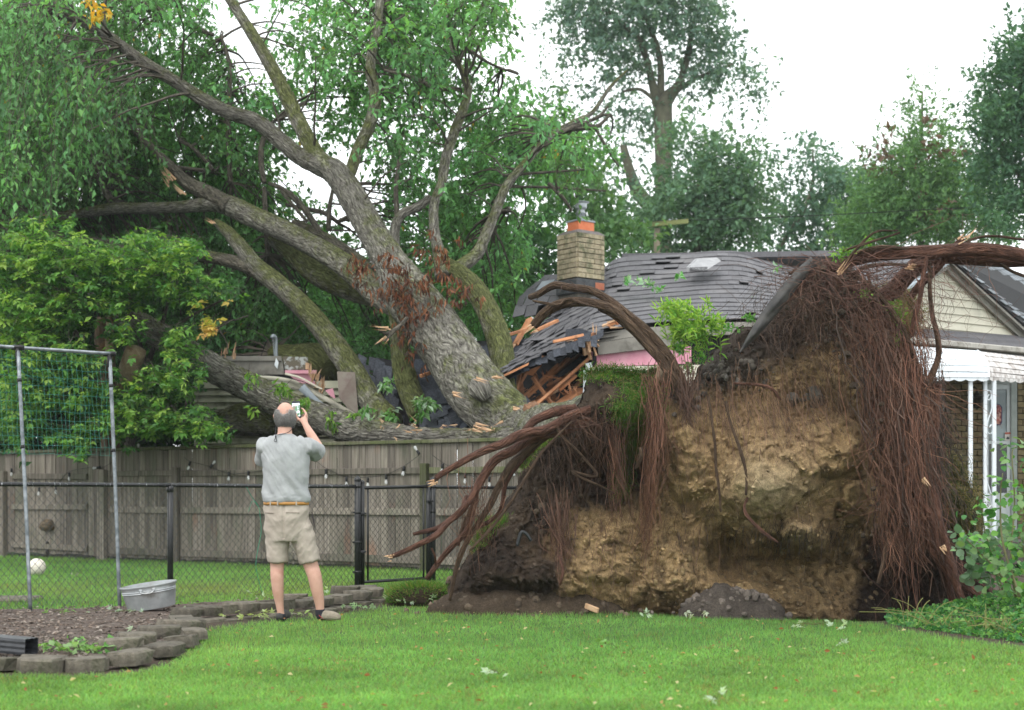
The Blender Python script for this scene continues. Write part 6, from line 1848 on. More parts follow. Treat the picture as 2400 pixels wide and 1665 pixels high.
for x, y in ((1388, 838), (1382, 800), (1396, 808), (1372, 830)):
    shard(P(x, y, 22.1), (-.2, -.2, 1), .30, .10, HOUSE, 5, x, 'splinter')
shard(P(1418, 764, 21.9), (1, 0, .25), .35, .09, HOUSE, 7, 2, 'splinter'); shard(P(1434, 760, 21.9), (1, 0, .3), .25, .08, HOUSE, 7, 3, 'lumber')

# left end of the house: siding wall, fascia, torn sheets
def left_end():
    for k in range(11):
        y = 893 + k * 16.2; x1 = 800
        b = MB(); b.slab([P(455, y, 23.7), P(x1, y, 23.7), P(x1, y + 17, 23.63), P(455, y + 17, 23.63)], .02)
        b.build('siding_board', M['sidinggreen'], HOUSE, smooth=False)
    panel('wall_sheathing', [(455, 850), (740, 858), (800, 960), (800, 1240), (455, 1240)], 23.8, .12, 'felt_shade')
    panel('fascia_trim', [(440, 847), (662, 846), (666, 878), (440, 878)], 23.5, .03, 'trim')
    panel('fascia_trim', [(440, 834), (658, 835), (661, 846), (440, 846)], 23.46, .05, 'trim')
    panel('torn_metal', [(647, 839), (653, 850), (650, 865), (643, 856)], 23.44, .005, 'whitemetal')
    wd = simple('chipped_painted_board', (.40, .43, .42), (.13, .115, .085), 14, .85, .4, 50, lo=.42, hi=.52)
    panel('chipped_board', [(662, 836), (721, 837), (722, 866), (668, 868), (664, 846)], 23.55, .04, wd)
    panel('splintered_end', [(716, 850), (725, 852), (724, 866), (716, 866)], 23.5, .04, 'splinter')
    panel('foam_board', [(668, 868), (742, 868), (742, 876), (668, 876)], 23.45, .05, 'pink')
    panel('foam_board', [(672, 875), (722, 876), (742, 902), (700, 898)], 23.52, .04, 'pink')
    panel('foam_board', [(762, 915), (780, 910), (786, 935), (776, 930)], 23.0, .05, 'pink')
    # bent siding strips curling down
    def strip(name, pts, w0, w1, Y, mat):
        cl = catmull(np.array(pts, float), 24)
        t = nrm(np.gradient(cl, axis=0)); nx = np.stack([-t[:, 1], t[:, 0]], -1)
        w = np.linspace(w0, w1, 24)[:, None]
        A = cl - nx * w / 2; Bq = cl + nx * w / 2
        V = np.vstack([PA(A[:, 0], A[:, 1], Y + .06), PA(Bq[:, 0], Bq[:, 1], Y)])
        V = np.vstack([V, V + [0, .02, 0]])
        i = np.arange(23)
        F = np.vstack([np.stack([i, i + 24, i + 25, i + 1], 1), np.stack([i + 48, i + 49, i + 73, i + 72], 1), np.stack([i, i + 1, i + 49, i + 48], 1), np.stack([i + 24, i + 72, i + 73, i + 25], 1)])
        return MB().add(V, F).build(name, M[mat], HOUSE, smooth=True)
    strip('bent_siding', [(560, 884), (640, 886), (690, 896), (725, 918), (780, 945), (828, 968)], 14, 6, 23.2, 'siding')
    strip('bent_siding', [(590, 895), (650, 900), (700, 912), (718, 906)], 12, 5, 23.3, 'siding')
    strip('bent_siding', [(700, 902), (740, 922), (790, 950), (836, 975)], 13, 9, 23.15, 'siding')
    strip('bent_siding', [(668, 876), (705, 886), (740, 905), (755, 912)], 5, 4, 23.1, 'siding')
    strip('fallen_gutter', [(706, 907), (730, 930), (752, 948), (772, 958)], 20, 8, 22.9, 'bluegrey')
    strip('cable', [(600, 879), (650, 882), (700, 892), (722, 900)], 2, 2, 23.05, 'felt_shade')
    panel('bent_sheet', [(790, 871), (832, 873), (836, 920), (840, 972), (815, 958), (794, 932)], [22.2, 22.2, 22.2, 22.1, 22.1, 22.1], .01, simple('brown_sheet_metal', (.17, .15, .12), (.13, .095, .075), 3, .5, .1, 30, c3=(.10, .055, .05), s3=2.5))
    for x, y in ((728, 872), (733, 885), (738, 897), (745, 905), (752, 912), (758, 915), (525, 834), (545, 832)):
        shard(P(x, y, 23.3), (.2, -.2, .9), .22, .07, HOUSE, 4, x + y, 'splinter')
    b = MB(); b.tube([P(647, 838, 23.9), P(647, 800, 23.9), P(646, 792, 23.88), P(641, 787, 23.85), P(637, 792, 23.8)], .030, 10, 16)
    b.tube([P(643, 838, 23.85), P(641, 815, 23.85), P(640, 795, 23.8)], .006, 5, 6)
    b.build('service_mast', M['bluegrey'], HOUSE)
    b = MB(); b.tube([P(638, 792, 23.8), P(625, 800, 23.9), P(617, 820, 24), P(612, 834, 24)], .008, 5, 12); b.build('service_cable', M['felt_shade'], HOUSE)
left_end()

# right hand gable wing with the porch ------------------------------------------------
GA = lambda x: 20.6 + (x - 2100) * .0052          # the gable wall runs away to the right
def gable():
    r = np.random.RandomState(65)
    apex = (2226, 612)
    def left_edge(y): return apex[0] - (y - apex[1]) * 1.62
    def right_edge(y): return apex[0] + (y - apex[1]) * .98
    k = 0
    y = 606.0
    while y < 782:
        # board heights: the boards are level, so they drop towards the right in the picture
        def Yat(x, yy): return HOR - (HOR - yy) * GA(2226) / GA(x)
        y2 = y + 18.6
        xa0, xb0 = left_edge(max(y, 615)), right_edge(max(y, 615) + 6)
        xa1, xb1 = left_edge(y2), right_edge(y2 + 9)
        if y2 > 612:
            xa, xb = min(xa0, xa1), max(xb0, xb1)
            pts = [(xa0, Yat(xa0, y)), (xb0, Yat(xb0, y)), (xb1, Yat(xb1, y2)), (xa1, Yat(xa1, y2))]
            q = [P(px, py, GA(px) + (0.02 if i < 2 else -.012)) for i, (px, py) in enumerate(pts)]
            MB().slab(q, .02).build('siding_board', M['siding'], HOUSE, smooth=False)
        y = y2
    q = [P(2218, 620, GA(2218) + .08), P(2420, 812, GA(2420) + .08), P(2420, 800, GA(2420) + .5), P(1960, 800, GA(1960) + .08)]
    MB().slab([P(2224, 608, GA(2224) + .1), P(2460, 840, GA(2460) + .1), P(1940, 800, GA(1940) + .1)], .1).build('wall_sheathing', M['felt_shade'], HOUSE, smooth=False)
    # rake boards with soffit edge
    def rake(a, b_, w, off, mat, name, t=.04):
        A, B = P(a[0], a[1], GA(a[0]) - off), P(b_[0], b_[1], GA(b_[0]) - off)
        C_, D = P(b_[0], b_[1] + w, GA(b_[0]) - off), P(a[0], a[1] + w, GA(a[0]) - off)
        MB().slab([A, B, C_, D], t).build(name, M[mat], HOUSE, smooth=False)
    rake((2222, 612), (2440, 812), 24, .10, 'trim', 'rake_board')
    rake((2224, 606), (2440, 804), 7, .22, 'trim', 'drip_edge', .16)
    rake((2222, 612), (1980, 762), 17, .10, 'trim', 'rake_board')
    rake((2222, 606), (1980, 756), 6, .22, 'bluegrey', 'drip_edge', .16)
    # wing roof planes behind the gable
    A = P(2224, 602, GA(2224) - .25); B = P(2450, 806, GA(2450) - .25)
    back = P(2310, 596, 27.5); back2 = P(2620, 800, 27.5)
    MB().slab([A, B, back2, back], -.05).build('roof_deck', M['felt_shade'], HOUSE, smooth=False)
    rows, n = 16, 14
    rest = MB()
    for j in range(rows):
        for i in range(n):
            u0, u1 = (i + (j % 2) * .5) / n, (i + 1 + (j % 2) * .5) / n
            u1 = min(u1, 1)
            v0, v1 = j / rows, (j + 1.06) / rows
            f = lambda u, v: (A * (1 - v) + B * v) * (1 - u) + (back * (1 - v) + back2 * v) * u
            nn = np.array([.3, 0, .9]) 
            q = [f(u0 + .004, v0) + nn * .02, f(u1 - .004, v0) + nn * .02, f(u1 - .004, v1) + nn * .035, f(u0 + .004, v1) + nn * .035]
            if u1 - u0 < .01: continue
            q = q[::-1]
            rest.slab(q, .008, C=np.ones(3) * r.uniform(.6, 1.1))
    kind(rest.build('shingle_rows', simple('blue_grey_shingle_rows', (.16, .18, .20), (.24, .26, .28), 30, .9, .3, 90, attr=True), HOUSE, smooth=False), 'stuff')
    A2 = P(2222, 602, GA(2222) - .25); B2 = P(1960, 768, GA(1960) - .25)
    MB().slab([A2, P(2250, 596, 27.5), P(2010, 740, 27.5), B2], .05).build('roof_deck', M['shingle'], HOUSE, smooth=False)
    # pent strip of shingles under the gable and gutter
    for j in range(4):
        y0l, y1l = 768 + j * 6.2, 775 + j * 6.2
        y0r, y1r = 788 + j * 6.6, 796 + j * 6.6
        q = [P(2060, y0l - 5, GA(2060) - .06 - j * .14), P(2440, y0r + 3, GA(2440) - .06 - j * .14), P(2440, y1r + 3, GA(2440) - .2 - j * .14), P(2060, y1l - 5, GA(2060) - .2 - j * .14)]
        MB().slab(q, .02).build('shingle_course', M['shingle'], HOUSE, smooth=False)
    a, c = P(2060, 791, GA(2060) - .68), P(2440, 826, GA(2440) - .68)
    b = MB(); b.beam(a, c, .075, .09, b_=.015); b.build('gutter', simple('beige_gutter', (.36, .34, .30), (.46, .44, .40), 5, .5, c3=(.22, .2, .17), s3=6), HOUSE, smooth=False)
    MB().slab([P(2060, 795, GA(2060) - .5), P(2440, 830, GA(2440) - .5), P(2440, 846, GA(2440) - .5), P(2060, 812, GA(2060) - .5)], .04).build('frieze_board', M['trim'], HOUSE, smooth=False)
gable()
def porch():
    aw = bpy.data.objects.new('awning', None); COL.objects.link(aw); aw.parent = HOUSE; aw.location = Vector((0, 0, 0)) - HOUSE.location
    def part(b, name, mat, parent=aw, smooth=False):
        o = b.build(name, M[mat] if isinstance(mat, str) else mat, None, smooth=smooth); o.parent = parent; return o
    # curved side: slats step outwards and down, convex profile
    prof = [(2103, 809, 2291, 822, 0.0), (2092, 824, 2303, 831, .20), (2085, 838, 2311, 844, .36), (2080, 852, 2315, 857, .46), (2076, 867, 2317, 871, .52), (2073, 882, 2318, 885, .55)]
    Y0 = 19.9
    for (a, b_) in zip(prof[:-1], prof[1:]):
        q = [P(a[0], a[1], Y0 - a[4]), P(a[2], a[3], Y0 - a[4]), P(b_[2], b_[3], Y0 - b_[4] - .03), P(b_[0], b_[1], Y0 - b_[4] - .03)]
        part(MB().slab(q, .02), 'awning_slat', 'whitemetal')
    prof2 = [(2291, 822, 2440, 838, 0), (2303, 833, 2440, 848, .1), (2311, 845, 2440, 860, .2), (2315, 858, 2440, 872, .3), (2317, 871, 2440, 883, .35), (2318, 883, 2440, 892, .38)]
    for (a, b_) in zip(prof2[:-1], prof2[1:]):
        gap = 3.2
        q = [P(a[0], a[1] + gap * .4, 19.9 - a[4]), P(a[2], a[3] + gap, 21.4 - a[4]), P(b_[2], b_[3], 21.4 - b_[4]), P(b_[0], b_[1], 19.9 - b_[4])]
        part(MB().slab(q, .02), 'awning_slat', 'dirtywhite')
    part(MB().slab([P(2291, 822, 20.0), P(2440, 838, 21.5), P(2440, 890, 21.1), P(2316, 880, 19.6)], .01), 'awning_gap_shade', 'felt_shade')  # black sheet added behind the slats to paint their gaps as shade
    # scalloped valances
    def valance(xa, ya, xb, yb, Ya, Yb, n, mat):
        b = MB(); K = n * 8
        V = []
        for k in range(K + 1):
            t = k / K; x = xa + (xb - xa) * t; y = ya + (yb - ya) * t; Y = Ya + (Yb - Ya) * t
            d = 5.5 + 4.0 * abs(math.sin(PI * t * n)) 
            V += [P(x, y, Y), P(x, y + d, Y), P(x, y, Y + .012), P(x, y + d, Y + .012)]
        i = np.arange(K) * 4
        F = np.vstack([np.stack([i, i + 1, i + 5, i + 4], 1), np.stack([i + 2, i + 6, i + 7, i + 3], 1), np.stack([i + 1, i + 3, i + 7, i + 5], 1)])
        part(b.add(np.array(V), F), 'valance', mat)
    valance(2073, 883, 2318, 885, 19.33, 19.33, 9, 'whitemetal'); valance(2319, 884, 2440, 892, 19.33, 21.0, 6, 'dirtywhite')
    part(MB().tube([P(2291, 822, 19.85), P(2306, 836, 19.6), P(2315, 855, 19.42), P(2318, 885, 19.3)], .015, 6, 14), 'hip_trim', 'whitemetal')
    # posts, rail scrolls
    pm = 'whitemetal'
    for x0, x1, yb, Y in ((2270, 2279, 1310, 19.4), (2305, 2313, 1310, 19.5), (2325, 2334, 1315, 19.5)):
        w = (x1 - x0) / FPX * Y; c = P((x0 + x1) / 2, 900, Y); zt = c[2] + .04
        b = MB(); b.bbox((c[0], Y, zt / 2 + .2), (w, w, zt - .4), .006)
        b.build('porch_post', M[pm], HOUSE, smooth=False)
    def scroll(pts, name='scrollwork'):
        b = MB(); b.tube([P(x, y, 19.5) for x, y in pts], .009, 6, len(pts) * 7); b.build(name, M[pm], HOUSE)
    scroll([(2318, 925), (2313, 934), (2318, 938), (2323, 930), (2322, 918), (2314, 916), (2313, 925)])
    scroll([(2324, 930), (2324, 960), (2316, 985), (2313, 1010), (2322, 1017), (2328, 1005), (2324, 996), (2319, 1002)])
    scroll([(2313, 1160), (2326, 1160), (2327, 1180), (2315, 1195), (2313, 1215), (2324, 1222), (2328, 1210), (2320, 1204)])
    scroll([(2313, 1240), (2325, 1250), (2326, 1268), (2316, 1270)])
    scroll([(2312, 1125), (2320, 1150), (2321, 1158)])
    # brick back wall, door, window trim, lantern
    YB = 22.6
    panel('porch_wall', [(2150, 850), (2470, 850), (2470, 1320), (2150, 1320)], YB + .05, .2, 'mortar')
    hh = 14.0; r = np.random.RandomState(66)
    wall = bpy.data.objects.new('brick_wall', None); COL.objects.link(wall); wall.parent = HOUSE; wall.location = Vector((0, 0, 0)) - HOUSE.location
    def bricks(xa, xb, j0=0):
        y = 886
        j = j0
        while y < 1300:
            x = xa - (12 if j % 2 else 0)
            while x < xb:
                x0 = max(x, xa); x1 = min(x + 24.5, xb)
                if x1 - x0 > 4:
                    c = P((x0 + x1) / 2, y + hh / 2, YB)
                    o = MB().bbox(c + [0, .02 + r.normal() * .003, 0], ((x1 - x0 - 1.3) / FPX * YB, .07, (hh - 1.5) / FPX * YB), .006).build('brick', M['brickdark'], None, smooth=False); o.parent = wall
                x += 25
            y += hh; j += 1
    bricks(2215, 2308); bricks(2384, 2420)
    fm = simple('grey_green_trim', (.20, .23, .21), (.27, .30, .28), 5, .5)
    panel('window_frame', [(2202, 880), (2214, 880), (2214, 1110), (2202, 1110)], YB - .08, .08, fm)
    panel('window_glass', [(2150, 880), (2202, 880), (2202, 1110), (2150, 1110)], YB - .02, .03, simple('dark_glass', (.02, .028, .03), None, rough=.1, spec=.6))
    dr = bpy.data.objects.new('storm_door', None); COL.objects.link(dr); dr.parent = HOUSE; dr.location = Vector((0, 0, 0)) - HOUSE.location
    def dpanel(name, pts, Y, t, mat):
        o = panel(name, pts, Y, t, mat, None); o.parent = dr; return o
    wm = simple('aged_white_door', (.42, .47, .47), (.52, .56, .56), 5, .45)
    dpanel('door_frame', [(2370, 897), (2384, 897), (2384, 1300), (2370, 1300)], YB - .08, .12, fm)
    dpanel('door_frame', [(2308, 890), (2384, 890), (2384, 900), (2308, 900)], YB - .082, .12, fm)
    dpanel('stile', [(2360, 900), (2370, 900), (2370, 1300), (2360, 1300)], YB - .05, .06, wm)
    dpanel('stile', [(2308, 900), (2317, 900), (2317, 1300), (2308, 1300)], YB - .05, .06, wm)
    dpanel('rail', [(2317, 900), (2360, 900), (2360, 913), (2317, 913)], YB - .052, .06, wm)
    dpanel('rail', [(2317, 1034), (2360, 1034), (2360, 1041), (2317, 1041)], YB - .052, .06, wm)
    dpanel('kick_panel', [(2317, 1156), (2360, 1156), (2360, 1300), (2317, 1300)], YB - .045, .05, wm)
    gm, nt, bs, out = node_mat('painted_reflection_glass')
    v = coords(nt, 'Object', 1.0)
    c = mixc(nt, ramp(nt, noise(nt, v, 2.2, 3, .5), [(.4, 0.0), (.6, 1.0)]), (.11, .15, .155), (.24, .30, .31)); nt.links.new(c, bs.inputs['Base Color']); bs.inputs['Roughness'].default_value = .15  # cloudy pale tones painted on the pane as a reflection
    dpanel('upper_glass', [(2317, 913), (2360, 913), (2360, 1034), (2317, 1034)], YB - .03, .02, gm)
    dpanel('lower_glass', [(2317, 1041), (2360, 1041), (2360, 1156), (2317, 1156)], YB - .03, .02, simple('dark_lower_glass', (.012, .014, .02), None, rough=.15, spec=.6))
    # smeared paper decoration and small warning sticker on the glass
    pm_ = simple('red_brown_print', (.10, .012, .015), (.52, .30, .24), 14, .6, lo=.45, hi=.55, c3=(.35, .10, .08), s3=9, t3=(.5, .6))
    dpanel('door_decoration', [(2325, 952), (2331, 946), (2343, 948), (2349, 955), (2349, 990), (2345, 997), (2330, 998), (2325, 988)], YB - .055, .004, simple('navy_paper_edge', (.02, .02, .07), None, rough=.6))
    dpanel('door_decoration', [(2327, 954), (2332, 949), (2342, 950), (2347, 957), (2347, 988), (2343, 994), (2331, 995), (2327, 986)], YB - .06, .004, pm_)
    dpanel('sticker', [(2355, 1013), (2369, 1013), (2369, 1033), (2355, 1033)], YB - .056, .003, simple('sticker_white', (.55, .52, .48), None, rough=.5))
    dpanel('sticker_band', [(2355.5, 1013.5), (2368.5, 1013.5), (2368.5, 1018), (2355.5, 1018)], YB - .061, .002, simple('sticker_red', (.35, .07, .04), None, rough=.5))
    dpanel('sticker_mark', [(2358, 1030), (2361, 1023), (2364, 1026), (2366, 1021), (2366, 1030)], YB - .061, .002, simple('sticker_black', (.03, .03, .03), None, rough=.5))
    b = MB(); c = P(2290, 936, 22.3)
    b.lathe(c, [(.001, .16), (.02, .14), (.03, .10), (.10, .06), (.105, .045), (.085, .04), (.075, -.10), (.04, -.13), (.001, -.17)], 8)
    b.tube([c + [0, 0, .14], c + [0, .12, .2], c + [0, .28, .18]], .012, 6, 8)
    b.build('porch_lantern', simple('black_lantern', (.02, .018, .014), (.05, .04, .02), 30, .4), HOUSE)
    panel('porch_floor', [(2100, 1322), (2500, 1322), (2500, 1308), (2120, 1308)], [19.2, 19.2, 22.6, 22.6], .3, 'mortar')
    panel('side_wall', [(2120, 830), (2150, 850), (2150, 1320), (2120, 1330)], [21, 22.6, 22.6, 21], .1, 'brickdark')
porch()
# ------------------------------------------------------------------ sapling spilling over the fence, with cut logs
def compound(name, blobs, N, seed, parent, L=.115, mat='leafnear', pal=None, Yr=(21.0, 23.2), top=.6, stem=True):
    """tufts of three to five pointed leaflets on drooping stalks"""
    r = np.random.RandomState(seed)
    w = np.array([b_[2] * b_[3] * b_[4] for b_ in blobs], float); w /= w.sum()
    k = r.choice(len(blobs), N, p=w)
    Bb = np.array([b_[:4] for b_ in blobs], float)[k]
    a = r.uniform(0, 2 * PI, N); q = np.sqrt(r.uniform(0, 1, N)) * (1 + .28 * r.normal(size=N) * (r.uniform(size=N) < .5))
    px = Bb[:, 0] + Bb[:, 2] * q * np.cos(a); py = Bb[:, 1] + Bb[:, 3] * q * np.sin(a)
    Y = r.uniform(*Yr, N)
    # carve clumps
    n = fbm(np.stack([px / 38, py / 30, Y * 1.2], -1), 2)
    keep = n > -.20 + .30 * r.uniform(size=N)
    px, py, Y, n = px[keep], py[keep], Y[keep], n[keep]
    c = PA(px, py, Y); N = len(c)
    d0 = nrm(r.normal(size=(N, 3)) * [.9, .7, .35] + [0, -.35, -.35])
    m = 5
    up = nrm(r.normal(size=(N, 3)) * .35 + [0, -.35, 1])
    side = nrm(np.cross(d0, up))
    ang = np.array([0, .75, -.75, 1.5, -1.5]); sc_ = np.array([1.0, .9, .9, .7, .7]); back = np.array([0, .10, .10, .5, .5])
    Q = c[:, None] - d0[:, None] * back[None, :, None] * L
    D = nrm(d0[:, None] * np.cos(ang)[None, :, None] + side[:, None] * np.sin(ang)[None, :, None] + r.normal(size=(N, m, 3)) * .12)
    S = L * sc_[None] * r.uniform(.7, 1.3, (N, 1))
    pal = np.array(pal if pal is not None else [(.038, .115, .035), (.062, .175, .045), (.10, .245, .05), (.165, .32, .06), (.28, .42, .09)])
    hi = np.clip(.30 + .7 * n + .5 * r.normal(size=N) * .5 + top * ((Yr[1] - Y) / (Yr[1] - Yr[0]) - .5), 0, .999) * (len(pal) - 1)  # nearer clumps take brighter colours, light put into the palette
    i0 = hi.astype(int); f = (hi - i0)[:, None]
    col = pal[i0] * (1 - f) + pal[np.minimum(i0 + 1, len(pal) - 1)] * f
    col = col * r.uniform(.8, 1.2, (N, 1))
    b = leaves(Q.reshape(-1, 3), D.reshape(-1, 3), S.ravel(), .52, np.repeat(col, m, 0), r, flat=.35)
    b.build(name, M[mat], parent, smooth=False, kind='stuff')
    if stem:
        e = c - d0 * L * r.uniform(1, 3, (N, 1)) + [0, .05, 0]
        T = np.stack([e, (c + e) / 2 + [0, 0, .03], c], 1)[::3]
        V, F = multitube(T, np.full(T.shape[:2], .0035), 3)
        MB().add(V, F).build('leaf_stalk', M['twig'], parent, smooth=False, kind='stuff')
SAP = thing('sapling', 'bright yellow green young maple like tree spilling over the wooden fence behind the net', 'young tree', tuple(P(300, 1300, 24.4)))
SB = [(50, 625, 95, 60, 1), (180, 620, 90, 60, 1), (330, 605, 85, 55, 1), (420, 590, 60, 30, .8), (60, 740, 100, 60, 1), (180, 720, 90, 50, .6), (300, 680, 90, 55, .9), (430, 670, 65, 45, .7), (520, 675, 40, 25, .35), (560, 690, 25, 14, .3), (120, 870, 115, 85, 1), (40, 960, 60, 80, .8), (215, 950, 60, 70, .8), (300, 960, 50, 60, 1), (360, 985, 55, 40, 1), (445, 990, 80, 38, 1), (500, 1015, 45, 20, .8), (170, 1030, 60, 25, .7), (190, 1065, 25, 14, .4), (150, 1058, 22, 12, .4), (420, 810, 45, 55, .9), (380, 900, 70, 45, 1), (455, 880, 25, 40, .5), (300, 1050, 20, 22, .35), (30, 1050, 30, 20, .4), (290, 780, 60, 30, .4), (100, 540, 90, 40, .5)]
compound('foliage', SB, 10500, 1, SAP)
compound('foliage', [(a, b_, c + 10, d + 12, 1) for a, b_, c, d, e in SB if e > .5] + [(260, 990, 260, 60, 1)], 5200, 2, SAP, pal=[(.035, .10, .025), (.05, .14, .03), (.07, .18, .035)], Yr=(24.4, 25.6), top=.2)  # same leaves in a dark palette, shade painted into the back layer
compound('autumn_leaf', [(490, 765, 16, 22, 1), (505, 748, 16, 8, 1), (475, 795, 10, 12, .6), (515, 615, 12, 12, .5), (470, 715, 12, 12, .5), (535, 715, 12, 10, .4), (490, 830, 6, 6, .3)], 60, 3, SAP, pal=[(.40, .42, .07), (.52, .42, .10), (.50, .30, .12)], Yr=(21.0, 21.4))
for i, l in enumerate([[(300, 1060, 24.2, 16), (320, 960, 24.0, 13), (345, 860, 23.6, 9), (380, 760, 23.3, 6), (400, 680, 23, 4)], [(345, 860, 23.6, 7), (310, 740, 23.4, 5), (300, 650, 23.2, 3)], [(380, 790, 23.3, 5), (450, 740, 23.0, 4), (530, 700, 22.6, 3)], [(330, 930, 23.6, 8), (400, 960, 23, 5), (480, 990, 22.4, 4), (530, 1015, 22, 2)], [(300, 1000, 24, 9), (200, 900, 23.4, 6), (110, 840, 23, 4), (50, 800, 22.6, 3)], [(250, 960, 23.8, 7), (180, 780, 23.4, 5), (150, 650, 23, 3)],
                     [(545, 750, 22, 2), (510, 770, 22, 3), (480, 790, 22, 3)], [(535, 830, 22, 2), (530, 800, 22, 2), (512, 772, 22, 3)], [(582, 740, 22, 2), (545, 752, 22, 2), (515, 755, 22, 3)]]):
    limb(l, 60 + i, mat='barkdark', moss=.1, n=8, fine=0, parent=SAP, store=False, name='trunk' if i == 0 else 'branch')
def logs():
    t = thing('cut_trunk', 'sawn off pale barkless log stump poking out of the sapling leaves', 'tree stump', tuple(P(305, 880, 22.9)))
    m = simple('bare_pale_wood', (.30, .22, .13), (.46, .37, .24), 3, .8, .5, 30, stretch=(6, 6, 1), c3=(.22, .13, .06), s3=4)
    V, F, UV = tube([P(296, 905, 23.3), P(304, 868, 23.1), P(319, 822, 22.9)], [.155, .17, .165], 18, 14, .12, 4, True, 3, .006)
    MB().add(V, F, UV).build('log', m, t)
    t2 = thing('broken_trunk', 'upright brown broken trunk with torn top standing behind the net', 'tree stump', tuple(P(255, 1060, 24.3)))
    m2 = simple('torn_brown_trunk', (.09, .055, .035), (.20, .14, .09), 3, .9, .8, 30, stretch=(6, 6, .8), c3=(.26, .15, .08), s3=2)
    V, F, UV = tube([P(262, 1290, 24.4), P(258, 1000, 24.3), P(250, 860, 24.1), P(243, 790, 24.0), P(246, 748, 23.9)], [.17, .16, .15, .15, .13], 18, 60, .16, 4, True, 5, .01)
    MB().add(V, F, UV).build('trunk', m2, t2)
    V, F, UV = tube([P(258, 860, 23.85), P(256, 800, 23.8), P(258, 742, 23.8)], [.05, .07, .05], 10, 14, .2, 4, True, 5)
    MB().add(V, F, UV).build('torn_wood', m, t2)
logs()

# ------------------------------------------------------------------ shrubs and ivy at the right edge
def rshrub():
    t = thing('leafy_shrub', 'tall shrub with large rounded light green leaves at the right edge', 'shrub', (3.95, 11.3, 0))
    r = np.random.RandomState(8)
    stems = [[(2400, 1480), (2370, 1330), (2378, 1180), (2372, 1070), (2380, 1045)], [(2380, 1480), (2340, 1350), (2310, 1250), (2300, 1190)], [(2420, 1480), (2400, 1300), (2395, 1150)], [(2400, 1420), (2330, 1330), (2290, 1290), (2262, 1262)], [(2440, 1460), (2430, 1250), (2440, 1080)], [(2390, 1400), (2350, 1270), (2345, 1160), (2350, 1110)]]
    pts = []
    b = MB()
    for s_ in stems:
        Y = 11.2 + r.normal() * .15
        C = np.array([P(x, y, Y + r.normal() * .05) for x, y in s_]); b.tube(C, np.linspace(.010, .004, len(C)), 6, 24)
        cl = catmull(C, 60); pts.append(cl[8:])
    b.build('stem', simple('green_stem', (.10, .12, .04), (.16, .14, .07), 20, .7), t, kind='stuff')
    pts = np.vstack(pts)
    N = 520
    c = pts[r.randint(0, len(pts), N)] + r.normal(size=(N, 3)) * [.085, .09, .05]
    d = nrm(r.normal(size=(N, 3)) * [1, .6, .5] + [0, -.3, -.2])
    up = nrm(r.normal(size=(N, 3)) * .5 + [0, -.6, .8]); side = nrm(np.cross(d, up)); nn = np.cross(side, d)
    s_ = r.uniform(.028, .078, N)[:, None]
    prof = [(0, 0), (.12, .26), (.38, .42), (.68, .34), (1.0, 0), (.68, -.34), (.38, -.42), (.12, -.26)]
    V = np.stack([c + d * s_ * a + side * s_ * w_ * 1.0 + nn * s_ * (abs(w_) * .25 - a * a * .15) for a, w_ in prof] + [c + d * s_ * .4 - nn * s_ * .02], 1)
    k = np.arange(N)[:, None] * 9
    F = [np.vstack([k + np.array([i, (i + 1) % 8, 8]) for i in range(8)])]
    pal = np.array([(.045, .15, .035), (.09, .25, .05), (.15, .33, .07), (.06, .17, .055), (.17, .28, .12)])
    col = pal[r.randint(0, 5, N)] * r.uniform(.75, 1.25, (N, 1))
    MB().add(V.reshape(-1, 3), F, C=np.repeat(col, 9, 0)).build('foliage', M['leafnear'], t, smooth=True, kind='stuff')
    # grey green low plant at its left foot
    t2 = thing('low_plant', 'grey green low plant with broad leaves at the right end of the crater', 'plant', (3.35, 11.9, 0))
    blobs = [(2260, 1270, 26, 22), (2300, 1300, 30, 22), (2330, 1340, 34, 26), (2275, 1340, 20, 30), (2350, 1250, 30, 30)]
    N = 200
    kk = r.randint(0, len(blobs), N); Bb = np.array(blobs, float)[kk]
    c = PA(Bb[:, 0] + r.normal(size=N) * Bb[:, 2] * .6, Bb[:, 1] + r.normal(size=N) * Bb[:, 3] * .6, 11.8 + r.normal(size=N) * .12)
    d = nrm(r.normal(size=(N, 3)) + [0, -.3, -.2]); side = nrm(np.cross(d, r.normal(size=(N, 3)) * .3 + [0, -.8, .6])); nn = np.cross(side, d)
    s_ = r.uniform(.04, .10, N)[:, None]
    V = np.stack([c + d * s_ * a + side * s_ * w_ + nn * s_ * (abs(w_) * .2) for a, w_ in prof] + [c + d * s_ * .4], 1)
    k = np.arange(N)[:, None] * 9
    F = [np.vstack([k + np.array([i, (i + 1) % 8, 8]) for i in range(8)])]
    pal = np.array([(.12, .20, .12), (.18, .27, .18), (.08, .16, .07)])
    MB().add(V.reshape(-1, 3), F, C=np.repeat(pal[r.randint(0, 3, N)] * r.uniform(.7, 1.2, (N, 1)), 9, 0)).build('foliage', M['leafnear'], t2, smooth=True, kind='stuff')
rshrub()
